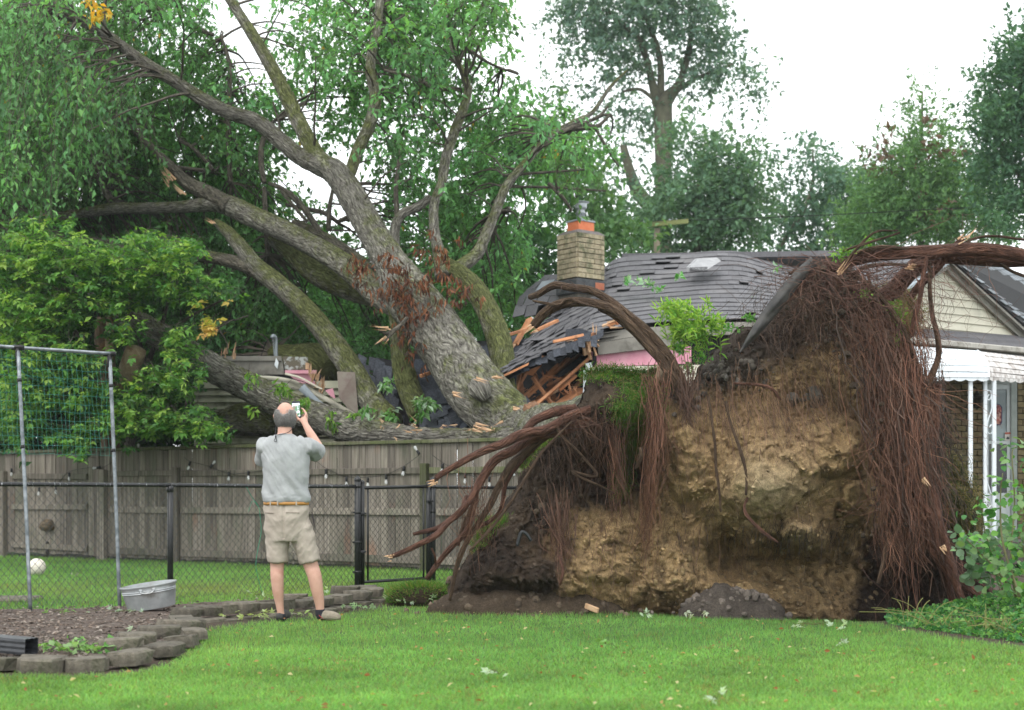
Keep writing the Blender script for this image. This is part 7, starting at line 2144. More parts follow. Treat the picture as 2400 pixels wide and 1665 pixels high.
def ivy():
    r = np.random.RandomState(17)
    N = 4200
    px = r.uniform(2080, 2470, N); u = r.uniform(0, 1, N)
    topy = 1440 - (px - 2080) * .20 + 10 * perlin(np.stack([px / 30, 0 * px, 0 * px], -1)); boty = 1462 + (px - 2080) * .14
    topy = np.where(px < 2160, 1428 + (2160 - px) * .22, topy)
    py = topy + (boty - topy) * u
    Y = GY(np.clip(boty + 2 - (1 - u) * 34, 1430, 1560)); 
    c = PA(px, py, Y); c[:, 2] = np.clip(c[:, 2], .01, .5) * 1.0
    d = nrm(r.normal(size=(N, 3)) + [0, -.5, .1]); s_ = r.uniform(.02, .045, N)
    pal = np.array([(.045, .16, .05), (.08, .24, .08), (.14, .32, .09), (.20, .38, .10), (.03, .10, .03)])
    n = fbm(np.stack([px / 25, py / 14, 0 * px], -1), 2)
    idx = np.clip((2 + 3 * n + r.normal(size=N) * .9).astype(int), 0, 4)
    b = leaves(c, d, s_, 1.0, pal[idx] * r.uniform(.75, 1.25, (N, 1)), r, flat=.6)
    o = b.build('ivy', M['leafnear'], smooth=False)
    tag(kind(o, 'stuff'), 'green ivy ground cover spreading over the lawn edge at the lower right', 'ivy')
    b = MB(); w = []
    for k in range(46):
        x = r.uniform(2110, 2420); y = 1462 + (x - 2080) * .12; Y0 = GY(y)
        a = np.array(P(x, y - 5, Y0)); e = a + [r.normal() * .25, r.normal() * .1, r.uniform(.03, .22)]
        w.append(np.stack([a, (a + e) / 2 + [0, 0, .05], e]))
    w = np.array([catmull(q, 8) for q in w]); V, F = multitube(w, np.full(w.shape[:2], .0028), 3)
    o = b.add(V, F, C=np.tile([.22, .22, .07], (len(V), 1))).build('ivy_runner', M['fibre'], smooth=False)
    tag(kind(o, 'stuff'), 'thin yellow green runners rising out of the ivy', 'ivy')
ivy()
# feathery grass plant growing on the plate, and green sprigs on its top
def feather():
    r = np.random.RandomState(19)
    t = thing('ornamental_grass', 'feathery light green bamboo like grass growing on the shoulder of the root plate', 'plant', tuple(P(1620, 840, 13.1)))
    N = 46
    S = np.stack([r.uniform(1570, 1690, N), r.uniform(800, 850, N)], -1)
    E = np.stack([S[:, 0] * .9 + 162 + r.normal(size=N) * 34 - 14, r.uniform(705, 790, N)], -1)
    A, B = PA(S[:, 0], S[:, 1], 13.1 + 0 * S[:, 0]), PA(E[:, 0], E[:, 1], 13.0 + r.normal(size=N) * .15)
    tt = np.linspace(0, 1, 8)[None, :, None]
    Q = A[:, None] * (1 - tt) + B[:, None] * tt + np.array([0, 0, .10]) * np.sin(PI * tt)
    b = MB(); V, F = multitube(Q, np.full(Q.shape[:2], .0022), 3); b.add(V, F, C=np.tile([.22, .30, .08], (len(V), 1)))
    k = 26
    i = r.randint(0, N, N * k); u = r.uniform(.1, 1, N * k)
    c = A[i] * (1 - u[:, None]) + B[i] * u[:, None] + np.array([0, 0, .10]) * np.sin(PI * u)[:, None]
    d = nrm((B - A)[i] * .8 + r.normal(size=(N * k, 3)) * .35 + [0, 0, -.05])
    pal = np.array([(.28, .46, .09), (.16, .34, .07), (.36, .52, .12)])
    leaves(c, d, r.uniform(.05, .11, N * k), .14, pal[r.randint(0, 3, N * k)] * r.uniform(.8, 1.2, (N * k, 1)), r, b=b)
    kind(b.build('blade', M['leafnear'], t, smooth=False), 'stuff')
    def small(name, label, blobs, n, s0, pal, seed, par=None, Y=12.75):
        rr = np.random.RandomState(seed); kk = rr.randint(0, len(blobs), n); Bb = np.array(blobs, float)[kk]
        px = Bb[:, 0] + rr.normal(size=n) * Bb[:, 2] * .5; py = Bb[:, 1] + rr.normal(size=n) * Bb[:, 3] * .5
        c = PA(px, py, Y + rr.normal(size=n) * .06)
        d = nrm(rr.normal(size=(n, 3)) + [0, -.3, 0])
        return leaves(c, d, rr.uniform(.6, 1.4, n) * s0, .7, np.array(pal)[rr.randint(0, len(pal), n)] * rr.uniform(.7, 1.3, (n, 1)), rr).build(name, M['leafnear'], par, smooth=False, kind='stuff')
    small('broad_leaf', '', [(1640, 840, 30, 14), (1610, 860, 14, 10), (1700, 770, 30, 14), (1755, 745, 14, 8), (1590, 815, 12, 12)], 420, .035, [(.07, .22, .05), (.13, .30, .06)], 1, t, 13.05)
    small('weed_sprig', '', [(1965, 600, 18, 12), (2035, 565, 6, 10), (1990, 590, 20, 8), (2110, 745, 12, 40), (2090, 720, 16, 12), (2105, 800, 8, 30), (2030, 690, 16, 12)], 420, .035, [(.12, .28, .05), (.20, .36, .07)], 2, RB, 12.55)
    small('roof_leaf', '', [(1524, 668, 8, 8), (1545, 678, 12, 5), (1590, 650, 7, 5), (1500, 660, 14, 6), (1470, 660, 8, 4), (1770, 712, 6, 3), (1822, 625, 4, 3), (2290, 838, 6, 6), (2282, 806, 6, 6)], 130, .10, [(.10, .32, .08), (.32, .48, .34)], 3, TREE, 24.0)
feather()

# ------------------------------------------------------------------ leaves and twigs lying on the lawn
def litter():
    r = np.random.RandomState(23)
    def sprig(px, py, n, s, colr, label, z=.05, Y=None):
        Yv = Y or GY(py, z); c = P(px, py, Yv)
        t = c + r.normal(size=(n, 3)) * [s * 1.1, s * .8, .018]; t[:, 2] = np.clip(t[:, 2], .03, 9)
        d = nrm(r.normal(size=(n, 3)) + [0, 0, .2])
        # maple leaves: five pointed fingers each
        ang = np.array([0, .7, -.7, 1.4, -1.4]); ln = np.array([1, .85, .85, .6, .6])
        up = nrm(r.normal(size=(n, 3)) * .4 + [0, -.3, 1]); side = nrm(np.cross(d, up))
        Q = np.repeat(t[:, None], 5, 1); D = nrm(d[:, None] * np.cos(ang)[None, :, None] + side[:, None] * np.sin(ang)[None, :, None])
        S = (.055 * ln[None] * r.uniform(.7, 1.2, (n, 1)))
        b = leaves(Q.reshape(-1, 3), D.reshape(-1, 3), S.ravel(), .45, np.repeat(np.array(colr) * r.uniform(.8, 1.2, (n, 1)), 5, 0), r)
        V, F = multitube(np.stack([t, (t + c) / 2 + [0, 0, .02], np.broadcast_to(c, t.shape)], 1), np.full((n, 3), .0018), 3)
        b.add(V, F, C=np.tile([.12, .12, .05], (len(V), 1)))
        o = b.build('leaf_sprig', M['leafnear'], smooth=False); tag(o, label, 'leaf sprig', 'broken leaf sprigs on the ground'); return o
    pale = (.42, .52, .40); gr = (.20, .36, .12)
    for px, py, n, s, c, l in [
        (585, 1440, 10, .10, (.40, .48, .24), 'pale drooping leaf sprig on the block wall just left of the man\'s heel'),
        (700, 1438, 9, .10, (.36, .46, .22), 'leaf sprig lying on the wall between the man\'s feet'),
        (845, 1418, 9, .09, (.30, .44, .26), 'leaf sprig at the right end of the block wall near his shoe'),
        (930, 1408, 8, .10, pale, 'leaf sprig at the foot of the small turf clump'),
        (1010, 1408, 4, .05, pale, 'single pale leaf pair right of the turf clump'),
        (1195, 1402, 4, .05, pale, 'upright pale leaf on the long soil heap'),
        (1520, 1442, 3, .04, pale, 'small pale leaf at the lawn edge under the root plate'),
        (1610, 1440, 4, .06, (.55, .60, .50), 'white underside leaf in front of the small soil pile'),
        (1905, 1465, 8, .12, pale, 'spread leaf sprig on the lawn below the dark crater'),
        (1985, 1470, 3, .06, pale, 'tip of a leaf sprig right of the spread one'),
        (1420, 1512, 4, .05, gr, 'small green sprig in the middle of the lawn'),
        (1170, 1580, 5, .045, pale, 'pale sprig on the near lawn low in the middle'),
        (1975, 1502, 3, .03, pale, 'tiny pale leaf on the lawn at the right'),
        (1680, 1640, 4, .04, pale, 'pale leaf at the bottom edge of the picture'),
        (275, 1436, 12, .12, (.34, .44, .36), 'grey green fallen leaves left of the metal tub'),
        (120, 1438, 8, .13, gr, 'green weeds at the foot of the left net pole'),
        (440, 1428, 6, .09, (.34, .42, .30), 'fallen leaves between the tub and the fence post'),
        (535, 1428, 6, .08, (.30, .40, .26), 'fallen leaves behind the bend of the block wall'),
        (315, 1482, 2, .05, pale, 'single curled leaf on the mulch'),
        (600, 1395, 4, .10, pale, 'fallen leaves on the back lawn left of the man'),
        (195, 1345, 3, .08, (.45, .5, .42), 'pale leaf on the back lawn right of the ball'),
        (555, 1325, 5, .11, gr, 'hanging leaf shoot against the wooden fence left of the man'),
        (770, 1385, 3, .05, pale, 'leaf on the back lawn right of the man')]:
        sprig(px, py, n, s, c, l)
    tag(kind(tuft('ground_weed', [(110, 1535, 16), (190, 1530, 18), (240, 1528, 16), (150, 1548, 10), (30, 1560, 8)], [(.10, .25, .06), (.17, .33, .09), (.28, .44, .20)], .05, 8, .05, None, 9.2, 9, spread=(24, 8), wr=.8, down=.1), 'stuff'), 'leafy weeds growing behind the front edging blocks', 'weeds')
    for px, py in ((1002, 1420), (1365, 1420)):
        pass
    b = MB(); L = 380
    yy = 1 / r.uniform(1 / 13.2, 1 / 6.8, L); xx = r.uniform(-.37, .37, L) * yy
    px = 1200 + FPX * xx / yy; py = HOR + FPX * CAMZ / yy
    k = sdf_poly(px, py, LAWN) > 8; xx, yy = xx[k], yy[k]; n = len(xx)
    c = np.stack([xx, yy, .035 + 0 * xx], -1)
    leaves(c, nrm(r.normal(size=(n, 3)) * [1, 1, .3]), r.uniform(.015, .045, n), .55, np.array([(.42, .26, .10), (.55, .48, .26), (.30, .12, .05)])[r.randint(0, 3, n)], r, b=b)
    o = b.build('fallen_leaves', M['leafnear'], smooth=False); tag(kind(o, 'stuff'), 'small dry yellow and brown leaves scattered on the lawn', 'leaf litter')
    o = MB(); o.beam(P(1372, 1420, 12.8), P(1402, 1432, 12.7), .03, .05); o = o.build('wood_fragment', M['splinter'], smooth=False); tag(o, 'pale orange splinter of wood on the grass in front of the long soil heap', 'wood piece')
    # paving stone on the far lawn
    c = P(12, 1410, GY(1410)); c[2] = .015
    o = MB().bbox(c, (.62, .5, .06), .02).build('stepping_stone', M['block'], smooth=False); tag(o, 'flat grey stepping stone in the far lawn at the left edge', 'paving stone')
litter()

# ------------------------------------------------------------------ trees beyond, utility pole
def bgtree(name, label, Y, blobs, limbs, n, size, pal, seed, group=None, spread=2.0, cat='tree', hole=-.02, sc_=1.0, wr=.6, up=False):
    t = thing(name, label, cat, (float((blobs[0][0] - 1200) / FPX * Y), Y, 0), group)
    r = np.random.RandomState(seed)
    w = np.array([b_[2] * b_[3] * (b_[4] if len(b_) > 4 else 1) for b_ in blobs], float); w /= w.sum()
    k = r.choice(len(blobs), n, p=w); Bb = np.array([b_[:4] for b_ in blobs], float)[k]
    ns = n // 16                                    # ragged sprays of leaves rather than an even cloud
    Bs = Bb[:ns]
    v = nrm(r.normal(size=(ns, 3))) * (r.uniform(0, 1, ns) ** .40)[:, None]
    c0 = PA(Bs[:, 0] + Bs[:, 2] * v[:, 0], Bs[:, 1] + Bs[:, 3] * v[:, 2], Y + v[:, 1] * spread)
    f = .9 / (Y / 50) * sc_
    nz = fbm(c0 * np.array([.55, .4, .75]) * 1.9 * f, 3)
    keep = nz > hole - .05 + r.uniform(-.12, .12, ns)
    c0, nz, v = c0[keep], nz[keep], v[keep]; ns = len(c0)
    Lr = Y / 50 * r.uniform(.45, 1.5, ns)
    ax = nrm(v * [1, .6, -1.0] * 1.0 + r.normal(size=(ns, 3)) * .55 + ([0, 0, .9] if up else [0, 0, -.25]))
    kk = 18
    t_ = r.uniform(0, 1, (ns, kk, 1))
    c = c0[:, None] + ax[:, None] * t_ * Lr[:, None, None] + r.normal(size=(ns, kk, 3)) * .17 * (Y / 50) * (1.15 - t_) + np.array([0, 0, -.28 if not up else 0]) * t_ ** 2 * Lr[:, None, None]
    c = c.reshape(-1, 3); nz = np.repeat(nz + r.normal(size=ns) * .12, kk); n = len(c)
    d = nrm(np.repeat(ax, kk, 0) * .6 + r.normal(size=(n, 3)))
    pal = np.array(pal); hi = np.clip(.45 + .8 * nz + r.normal(size=n) * .18, 0, .999) * (len(pal) - 1); i0 = hi.astype(int); ff = (hi - i0)[:, None]
    col = (pal[i0] * (1 - ff) + pal[np.minimum(i0 + 1, len(pal) - 1)] * ff) * r.uniform(.8, 1.2, (n, 1))
    leaves(c, d, size * r.uniform(.6, 1.5, n), wr, col, r).build('crown', M['leaf'], t, smooth=False, kind='stuff')
    for i, l in enumerate(limbs):
        A = np.array([np.r_[P(x, y, YY if len(q_) > 3 else Y), rr_ / FPX * Y] for q_ in [None] for x, y, rr_ in l for YY in [Y]]) if False else np.array([np.r_[P(x, y, Y), rr_ / FPX * Y] for x, y, rr_ in l])
        V, F, UV = tube(A[:, :3], A[:, 3], 10, None, .12, 3, True, i * 2.0)
        MB().add(V, F, UV).build('trunk' if i == 0 else 'branch', M['barkfar'], t)
    return t
G_far = [(.075, .135, .115), (.11, .195, .155), (.16, .265, .195)]  # leaf colours paled and blued, distance haze mixed into them
bgtree('tall_tree', 'very tall hazy tree with a leaning double trunk standing far behind the chimney', 56, [(1500, -60, 170, 60), (1640, -50, 60, 60), (1400, 55, 110, 85), (1510, 40, 110, 70), (1625, 60, 60, 110), (1480, 150, 60, 50, .6), (1420, 140, 60, 40, .7), (1345, 15, 55, 35, .8), (1450, 230, 50, 40, .4), (1310, 205, 28, 30, .5), (1735, 110, 30, 50), (1745, 200, 34, 55), (1700, 150, 40, 35), (1670, 130, 40, 40), (1600, 190, 40, 50, .5), (1500, 290, 50, 60, .6), (1420, 300, 30, 40, .4), (1440, 420, 60, 60, .7), (1400, 250, 30, 30, .4)],
       [[(1556, 640, 24), (1552, 520, 21), (1555, 400, 20), (1555, 300, 22), (1558, 240, 20), (1590, 200, 10), (1612, 130, 8), (1625, 60, 6), (1650, -20, 5)], [(1552, 280, 16), (1530, 200, 10), (1515, 140, 8), (1495, 90, 7), (1450, 50, 5), (1410, 20, 4)], [(1548, 235, 10), (1548, 150, 8), (1530, 80, 6), (1500, 20, 5)], [(1545, 600, 18), (1530, 500, 18), (1495, 450, 16), (1475, 400, 12), (1460, 340, 8)], [(1560, 235, 8), (1620, 190, 5), (1680, 165, 4), (1720, 150, 3)], [(1540, 240, 5), (1500, 210, 4), (1460, 215, 3)], [(1540, 575, 9), (1480, 565, 11), (1430, 555, 9), (1410, 545, 6)]], 30000, .19, G_far, 1, hole=.07)
bgtree('maple_tree', 'round crowned green tree right of the tall trunk behind the roof', 48, [(1760, 470, 40, 50, .7), (1620, 320, 45, 40), (1700, 380, 50, 50), (1640, 440, 95, 60), (1710, 480, 60, 70), (1600, 530, 60, 60), (1700, 560, 70, 50), (1530, 470, 30, 60, .4), (1740, 360, 24, 26, .6), (1480, 520, 60, 50, .6)],
       [[(1640, 640, 9), (1630, 520, 7), (1640, 420, 5), (1650, 340, 3)], [(1632, 500, 5), (1690, 440, 3)]], 21000, .18, [(.07, .145, .095), (.105, .20, .125), (.155, .27, .155)], 2)
bgtree('cottonwood_tree', 'wispy tree with twin pointed tops between the roof vent and the conifer', 52, [(1800, 420, 40, 40), (1895, 390, 45, 45), (1905, 345, 18, 35), (1980, 400, 28, 50, .7), (1950, 460, 60, 50), (1850, 470, 60, 45), (1900, 520, 65, 45), (1975, 540, 55, 50), (1810, 500, 30, 40, .5), (2030, 470, 50, 70, 1), (1770, 400, 24, 30, .7), (1960, 560, 90, 40, 1), (1840, 560, 70, 40, .7), (1790, 580, 40, 30, .3)],
       [[(1800, 640, 6), (1840, 560, 5), (1880, 500, 5), (1905, 430, 4), (1905, 350, 2)], [(1780, 625, 8), (1850, 600, 8), (1930, 575, 5)], [(1850, 545, 4), (1820, 480, 3)]], 17000, .18, [(.065, .135, .105), (.095, .185, .135), (.14, .25, .165)], 3, hole=.03)
bgtree('conifer_tree', 'conifer with a sparse pointed top and bright lower boughs behind the porch roof', 44, [(2160, 235, 12, 36, .5), (2158, 290, 22, 40, .6), (2165, 350, 45, 40, .6), (2090, 360, 18, 50, .25), (2230, 330, 20, 50, .25), (2150, 420, 95, 50), (2100, 480, 110, 40), (2190, 480, 110, 45), (2130, 545, 150, 45), (2260, 450, 70, 60, .8), (2270, 540, 100, 45), (2060, 560, 70, 40)],
       [[(2160, 640, 8), (2158, 480, 6), (2160, 350, 4), (2162, 215, 2)], [(2158, 480, 3), (2100, 430, 2), (2078, 330, 1)], [(2158, 460, 3), (2210, 400, 2), (2235, 290, 1)]], 30000, .15, [(.07, .15, .075), (.11, .225, .09), (.175, .32, .11)], 4, hole=-.06, wr=.45, up=True)
_pl = bgtree('rusty_conifer', 'reddish brown dying sprays in the conifer', 43.5, [(2110, 410, 40, 40), (2190, 370, 20, 30), (2270, 460, 24, 26), (2060, 400, 18, 40), (2170, 520, 60, 16), (2230, 500, 40, 20)], [], 520, .2, [(.11, .07, .055), (.17, .11, .08)], 41, up=True)
bgtree('dark_oak_tree', 'dark green tree rising out of the frame at the top right', 36, [(2395, 140, 34, 60), (2370, 200, 40, 60), (2350, 280, 60, 60), (2345, 350, 60, 60), (2365, 420, 60, 50), (2390, 500, 50, 60), (2320, 240, 30, 50, .6), (2310, 380, 30, 30, .5), (2440, 300, 60, 250), (2330, 530, 60, 40, .6)],
       [[(2450, 660, 14), (2430, 450, 10), (2400, 300, 7), (2390, 130, 4)], [(2430, 480, 6), (2370, 380, 4), (2330, 280, 2)]], 24000, .13, [(.045, .11, .07), (.07, .155, .095), (.11, .22, .12)], 5, up=True)
# wood behind the crown at the left and behind the crushed part of the house
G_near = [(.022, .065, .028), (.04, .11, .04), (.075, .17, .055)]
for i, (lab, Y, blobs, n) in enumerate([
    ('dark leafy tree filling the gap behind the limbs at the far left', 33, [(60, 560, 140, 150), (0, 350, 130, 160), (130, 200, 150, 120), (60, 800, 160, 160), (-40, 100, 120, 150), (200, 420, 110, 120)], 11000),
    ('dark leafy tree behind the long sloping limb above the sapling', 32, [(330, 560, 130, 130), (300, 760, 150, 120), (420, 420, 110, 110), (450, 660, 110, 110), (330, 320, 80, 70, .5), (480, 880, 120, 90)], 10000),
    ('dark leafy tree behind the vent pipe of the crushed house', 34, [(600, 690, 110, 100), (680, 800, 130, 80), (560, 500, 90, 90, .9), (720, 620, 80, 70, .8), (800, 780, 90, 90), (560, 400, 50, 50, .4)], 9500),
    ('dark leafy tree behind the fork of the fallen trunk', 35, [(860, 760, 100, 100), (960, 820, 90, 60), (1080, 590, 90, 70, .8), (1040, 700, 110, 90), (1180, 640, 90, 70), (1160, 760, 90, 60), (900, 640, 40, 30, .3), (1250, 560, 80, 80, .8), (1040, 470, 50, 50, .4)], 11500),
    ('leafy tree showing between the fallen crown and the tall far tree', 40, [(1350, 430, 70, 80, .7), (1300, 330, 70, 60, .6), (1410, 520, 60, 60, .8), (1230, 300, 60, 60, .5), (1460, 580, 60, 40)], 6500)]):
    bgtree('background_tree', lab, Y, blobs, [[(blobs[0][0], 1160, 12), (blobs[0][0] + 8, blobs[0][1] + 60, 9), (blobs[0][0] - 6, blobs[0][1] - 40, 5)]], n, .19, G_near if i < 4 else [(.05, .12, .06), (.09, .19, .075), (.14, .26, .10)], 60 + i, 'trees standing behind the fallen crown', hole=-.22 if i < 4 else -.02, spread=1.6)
def hedge():
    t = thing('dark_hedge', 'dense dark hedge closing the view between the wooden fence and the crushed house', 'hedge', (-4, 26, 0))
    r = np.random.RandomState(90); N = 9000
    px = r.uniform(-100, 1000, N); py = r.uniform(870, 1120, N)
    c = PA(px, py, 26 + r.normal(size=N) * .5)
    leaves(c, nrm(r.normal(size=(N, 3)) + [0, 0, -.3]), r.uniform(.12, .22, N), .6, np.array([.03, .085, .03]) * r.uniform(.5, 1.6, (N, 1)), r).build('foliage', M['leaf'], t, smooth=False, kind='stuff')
    b = MB()
    for k in range(14): b.tube([P(-60 + k * 75, 1290, 26.2), P(-55 + k * 75 + r.normal() * 10, 1100, 26.2), P(-60 + k * 75 + r.normal() * 20, 930, 26.2)], [.05, .04, .02], 6, 6)
    b.build('stem', M['twig'], t, kind='stuff')
hedge()
def pole():
    t = thing('utility_pole', 'wooden utility pole with a tilted greenish cross arm behind the roof', 'utility pole', tuple(P(1540, 1190, 42)))
    m = simple('weathered_pole', (.14, .12, .085), (.24, .21, .15), 2, .9, stretch=(3, 3, .5))
    m2 = simple('mossy_crossarm', (.20, .22, .08), (.32, .33, .14), 3, .9)
    b = MB(); A = P(1540, 520, 42); b.tube([[A[0], 42, 0], A - [0, 0, .2]], [.11, .09], 12, 8); b.build('pole', m, t)
    b = MB(); b.beam(P(1474, 531, 41.85), P(1613, 519, 41.85), .11, .13); b.build('crossarm', m2, t)
    b = MB(); b.tube([P(-200, 480, 44), P(700, 500, 43), P(1540, 518, 42), P(2600, 470, 40)], .012, 4, 30); b.build('wire', M['felt_shade'], t)
    for x in (1482, 1510, 1570, 1605): MB().lathe(P(x, 524, 41.85), [(.03, 0), (.05, .05), (.02, .08), (.045, .11), (.001, .14)], 8).build('insulator', M['bluegrey'], t)
pole()
# ------------------------------------------------------------------ the man taking a photograph
MX, MY = (675 - 1200) / FPX * 12.0, 12.0
def mp(px, py, dy=0.0):
    return P(px, py, 12.0) * 1.0 + np.array([0, dy, 0]) - np.array([0, 0, 0])
def remesh(b, name, mat, parent, vox=.007, sm=4, factor=.6, disp=None):
    o = b.build('tmp', None)
    m = o.modifiers.new('r', 'REMESH'); m.mode = 'VOXEL'; m.voxel_size = vox
    s_ = o.modifiers.new('s', 'SMOOTH'); s_.factor = factor; s_.iterations = sm
    dg = bpy.context.evaluated_depsgraph_get()
    me = bpy.data.meshes.new_from_object(o.evaluated_get(dg))
    bpy.data.objects.remove(o)
    n = len(me.vertices); V = np.empty(n * 3, np.float32); me.vertices.foreach_get('co', V); V = V.reshape(-1, 3).astype(float)
    N_ = np.empty(n * 3, np.float32); me.vertex_normals.foreach_get('vector', N_); N_ = N_.reshape(-1, 3)
    if disp is not None:
        V = V + N_ * disp(V, N_)[:, None]
        me.vertices.foreach_set('co', V.astype(np.float32).ravel())
    me.polygons.foreach_set('use_smooth', np.ones(len(me.polygons), bool))
    me.materials.clear(); me.materials.append(mat)
    me.name = name
    o = bpy.data.objects.new(name, me); COL.objects.link(o)
    if parent is not None: put(o, parent)
    return o, V
def ell(b, rings, n=24):
    """stack of ellipses (x, y, z, rx, ry)"""
    a = np.linspace(0, 2 * PI, n, endpoint=False)
    Rg = catmull(np.array(rings, float), len(rings) * 5)
    V = np.stack([Rg[:, None, 0] + Rg[:, None, 3] * np.cos(a), Rg[:, None, 1] + Rg[:, None, 4] * np.sin(a), np.repeat(Rg[:, 2:3], n, 1)], -1)
    k = len(Rg); i = np.arange(k - 1)[:, None] * n + np.arange(n)[None]; j = np.arange(k - 1)[:, None] * n + (np.arange(n)[None] + 1) % n
    F = [np.stack([i, j, j + n, i + n], -1).reshape(-1, 4)]
    V = V.reshape(-1, 3); F2 = [tuple(range(n - 1, -1, -1)), tuple(range((k - 1) * n, k * n))]
    b.add(V, F); b.add(V, F2)
    return b
def man():
    zc = lambda py: CAMZ + (HOR - py) / FPX * 12.0
    xc = lambda px: (px - 1200) / FPX * 12.0
    T = thing('person', 'balding man in pale grey t-shirt and khaki shorts seen from behind, raising a phone', 'person', (xc(675), 12.0, 0))
    skin = simple('skin', (.50, .285, .215), (.60, .37, .29), 9, .55, .15, 90, c3=(.42, .19, .14), s3=9, t3=(.5, .75), spec=.35)
    X, Y0 = xc, 12.0
    b = MB()
    def cap(pts, rad, n=14): b.tube(pts, rad, n, (len(pts) - 1) * 6 + 1)
    # torso and hips
    ell(b, [(X(668), Y0, zc(1190), .150, .105), (X(669), Y0, zc(1150), .150, .10), (X(670), Y0 - .0, zc(1100), .165, .105), (X(670), Y0, zc(1060), .175, .11), (X(669), Y0, zc(1038), .150, .09), (X(668), Y0, zc(1026), .085, .075), (X(667), Y0 + .005, zc(1015), .058, .060)])
    ell(b, [(X(671), Y0, zc(1255), .12, .08), (X(671), Y0, zc(1232), .160, .110), (X(670), Y0, zc(1180), .155, .105)])
    cap([[X(668), Y0 + .0, zc(1030)], [X(667), Y0 + .015, zc(1000)], [X(667), Y0 + .03, zc(985)]], [.066, .058, .06], 16)
    # head
    hc = np.array([X(667.5), Y0 + .03, zc(976)])
    a = np.linspace(0, PI, 18); th = np.linspace(0, 2 * PI, 28, endpoint=False)
    HV = []
    for p in a:
        for t in th:
            x, y, z = math.sin(p) * math.cos(t), math.sin(p) * math.sin(t), math.cos(p)
            sx = .082 * (1 - .20 * smooth01(-z, 0, 1)); sy = .100 * (1 - .12 * smooth01(-z, .2, 1))
            HV.append(hc + [x * sx, y * sy + .010 * smooth01(-z, 0, 1), z * .118])
    i = np.arange(17)[:, None] * 28 + np.arange(28)[None]; j = np.arange(17)[:, None] * 28 + (np.arange(28)[None] + 1) % 28
    b.add(np.array(HV), np.stack([i, i + 28, j + 28, j], -1).reshape(-1, 4))
    b.tube([hc + [0, .095, .0], hc + [0, .122, -.028], hc + [0, .10, -.04]], [.010, .016, .010], 8, 8)            # nose
    b.tube([hc + [-.03, .085, -.062], hc + [0, .096, -.060], hc + [.03, .085, -.062]], [.006, .010, .006], 8, 8)   # lips
    b.tube([hc + [-.02, .075, -.095], hc + [0, .088, -.098], hc + [.02, .075, -.095]], [.014, .02, .014], 8, 8)    # chin
    for s_ in (-1, 1):
        b.tube([hc + [s_ * .078, .010, .012], hc + [s_ * .092, -.006, .016], hc + [s_ * .094, -.010, -.008], hc + [s_ * .080, .004, -.032]], [.008, .010, .009, .007], 8, 12)
        b.tube([hc + [s_ * .03, .088, .008], hc + [s_ * .045, .082, .006]], [.009, .007], 6, 5)
    # legs
    cap([[X(652), Y0, zc(1230)], [X(650), Y0, zc(1290)], [X(649), Y0 + .01, zc(1325)], [X(650), Y0 - .01, zc(1352)], [X(652), Y0 - .01, zc(1385)], [X(655), Y0, zc(1415)], [X(658), Y0, zc(1438)], [X(658), Y0 + .0, zc(1450)]], [.090, .070, .058, .056, .048, .035, .030, .032], 16)
    cap([[X(695), Y0, zc(1230)], [X(715), Y0, zc(1285)], [X(728), Y0 + .01, zc(1325)], [X(738), Y0 - .01, zc(1352)], [X(744), Y0 - .01, zc(1385)], [X(749), Y0, zc(1415)], [X(750), Y0, zc(1432)], [X(750), Y0, zc(1448)]], [.092, .073, .063, .060, .052, .040, .034, .034], 16)
    # feet inside the shoes
    cap([[X(657), Y0, .055], [X(657), Y0 + .08, .045], [X(656), Y0 + .16, .035]], [.036, .040, .03], 10)
    cap([[X(751), Y0, .055], [X(768), Y0 - .02, .045], [X(790), Y0 - .035, .035]], [.036, .038, .03], 10)
    # arms
    sR, eR, wR = np.array([X(722), Y0 + .0, zc(1044)]), np.array([X(748), Y0 + .24, zc(1062)]), np.array([X(712), Y0 + .37, zc(992)])
    eR = np.array([(747 - 1200) / FPX * 12.22, 12.22, CAMZ + (HOR - 1052) / FPX * 12.22]); wR = np.array([(716 - 1200) / FPX * 12.36, 12.36, CAMZ + (HOR - 996) / FPX * 12.36])
    cap([sR, (sR + eR) / 2, eR, (eR * .62 + wR * .38), wR], [.058, .050, .044, .042, .027], 14)
    sL = np.array([X(618), Y0, zc(1044)]); eL = np.array([(622 - 1200) / FPX * 12.25, 12.25, CAMZ + (HOR - 1078) / FPX * 12.25]); wL = np.array([(676 - 1200) / FPX * 12.40, 12.40, CAMZ + (HOR - 1005) / FPX * 12.40])
    cap([sL, (sL + eL) / 2, eL, (eL * .6 + wL * .4), wL], [.056, .050, .043, .040, .026], 14)
    # phone frame of reference
    ph = lambda px, py, Y=12.46: np.array([(px - 1200) / FPX * Y, Y, CAMZ + (HOR - py) / FPX * Y])
    # right hand: palm behind the phone's right edge, fingers curled round, thumb up the near face
    def hand(w, palm, knuckles, tips_, thumb, r0=.0085):
        b.tube([w, w + (palm - w) * .5, palm], [.026, .031, .030], 12, 9)
        for k, tt in zip(knuckles, tips_):
            b.tube([palm + (k - palm) * .3, k] + tt, [r0 * 1.25] + [r0 * 1.15] + [r0 * .98, r0 * .85][:len(tt)], 8, 12)
        b.tube(thumb, [.014, .012, .010, .0085][:len(thumb)], 8, 12)
    pR = ph(711, 982, 12.41)
    kR = [ph(717, 972, 12.43), ph(719, 977, 12.44), ph(719, 983, 12.44), ph(717, 989, 12.44)]
    tR = [[ph(712, 961, 12.475), ph(705, 957, 12.49)], [ph(716, 966, 12.485), ph(708, 965, 12.50)], [ph(717, 974, 12.49), ph(708, 974, 12.50)], [ph(715, 983, 12.49), ph(708, 982, 12.50)]]
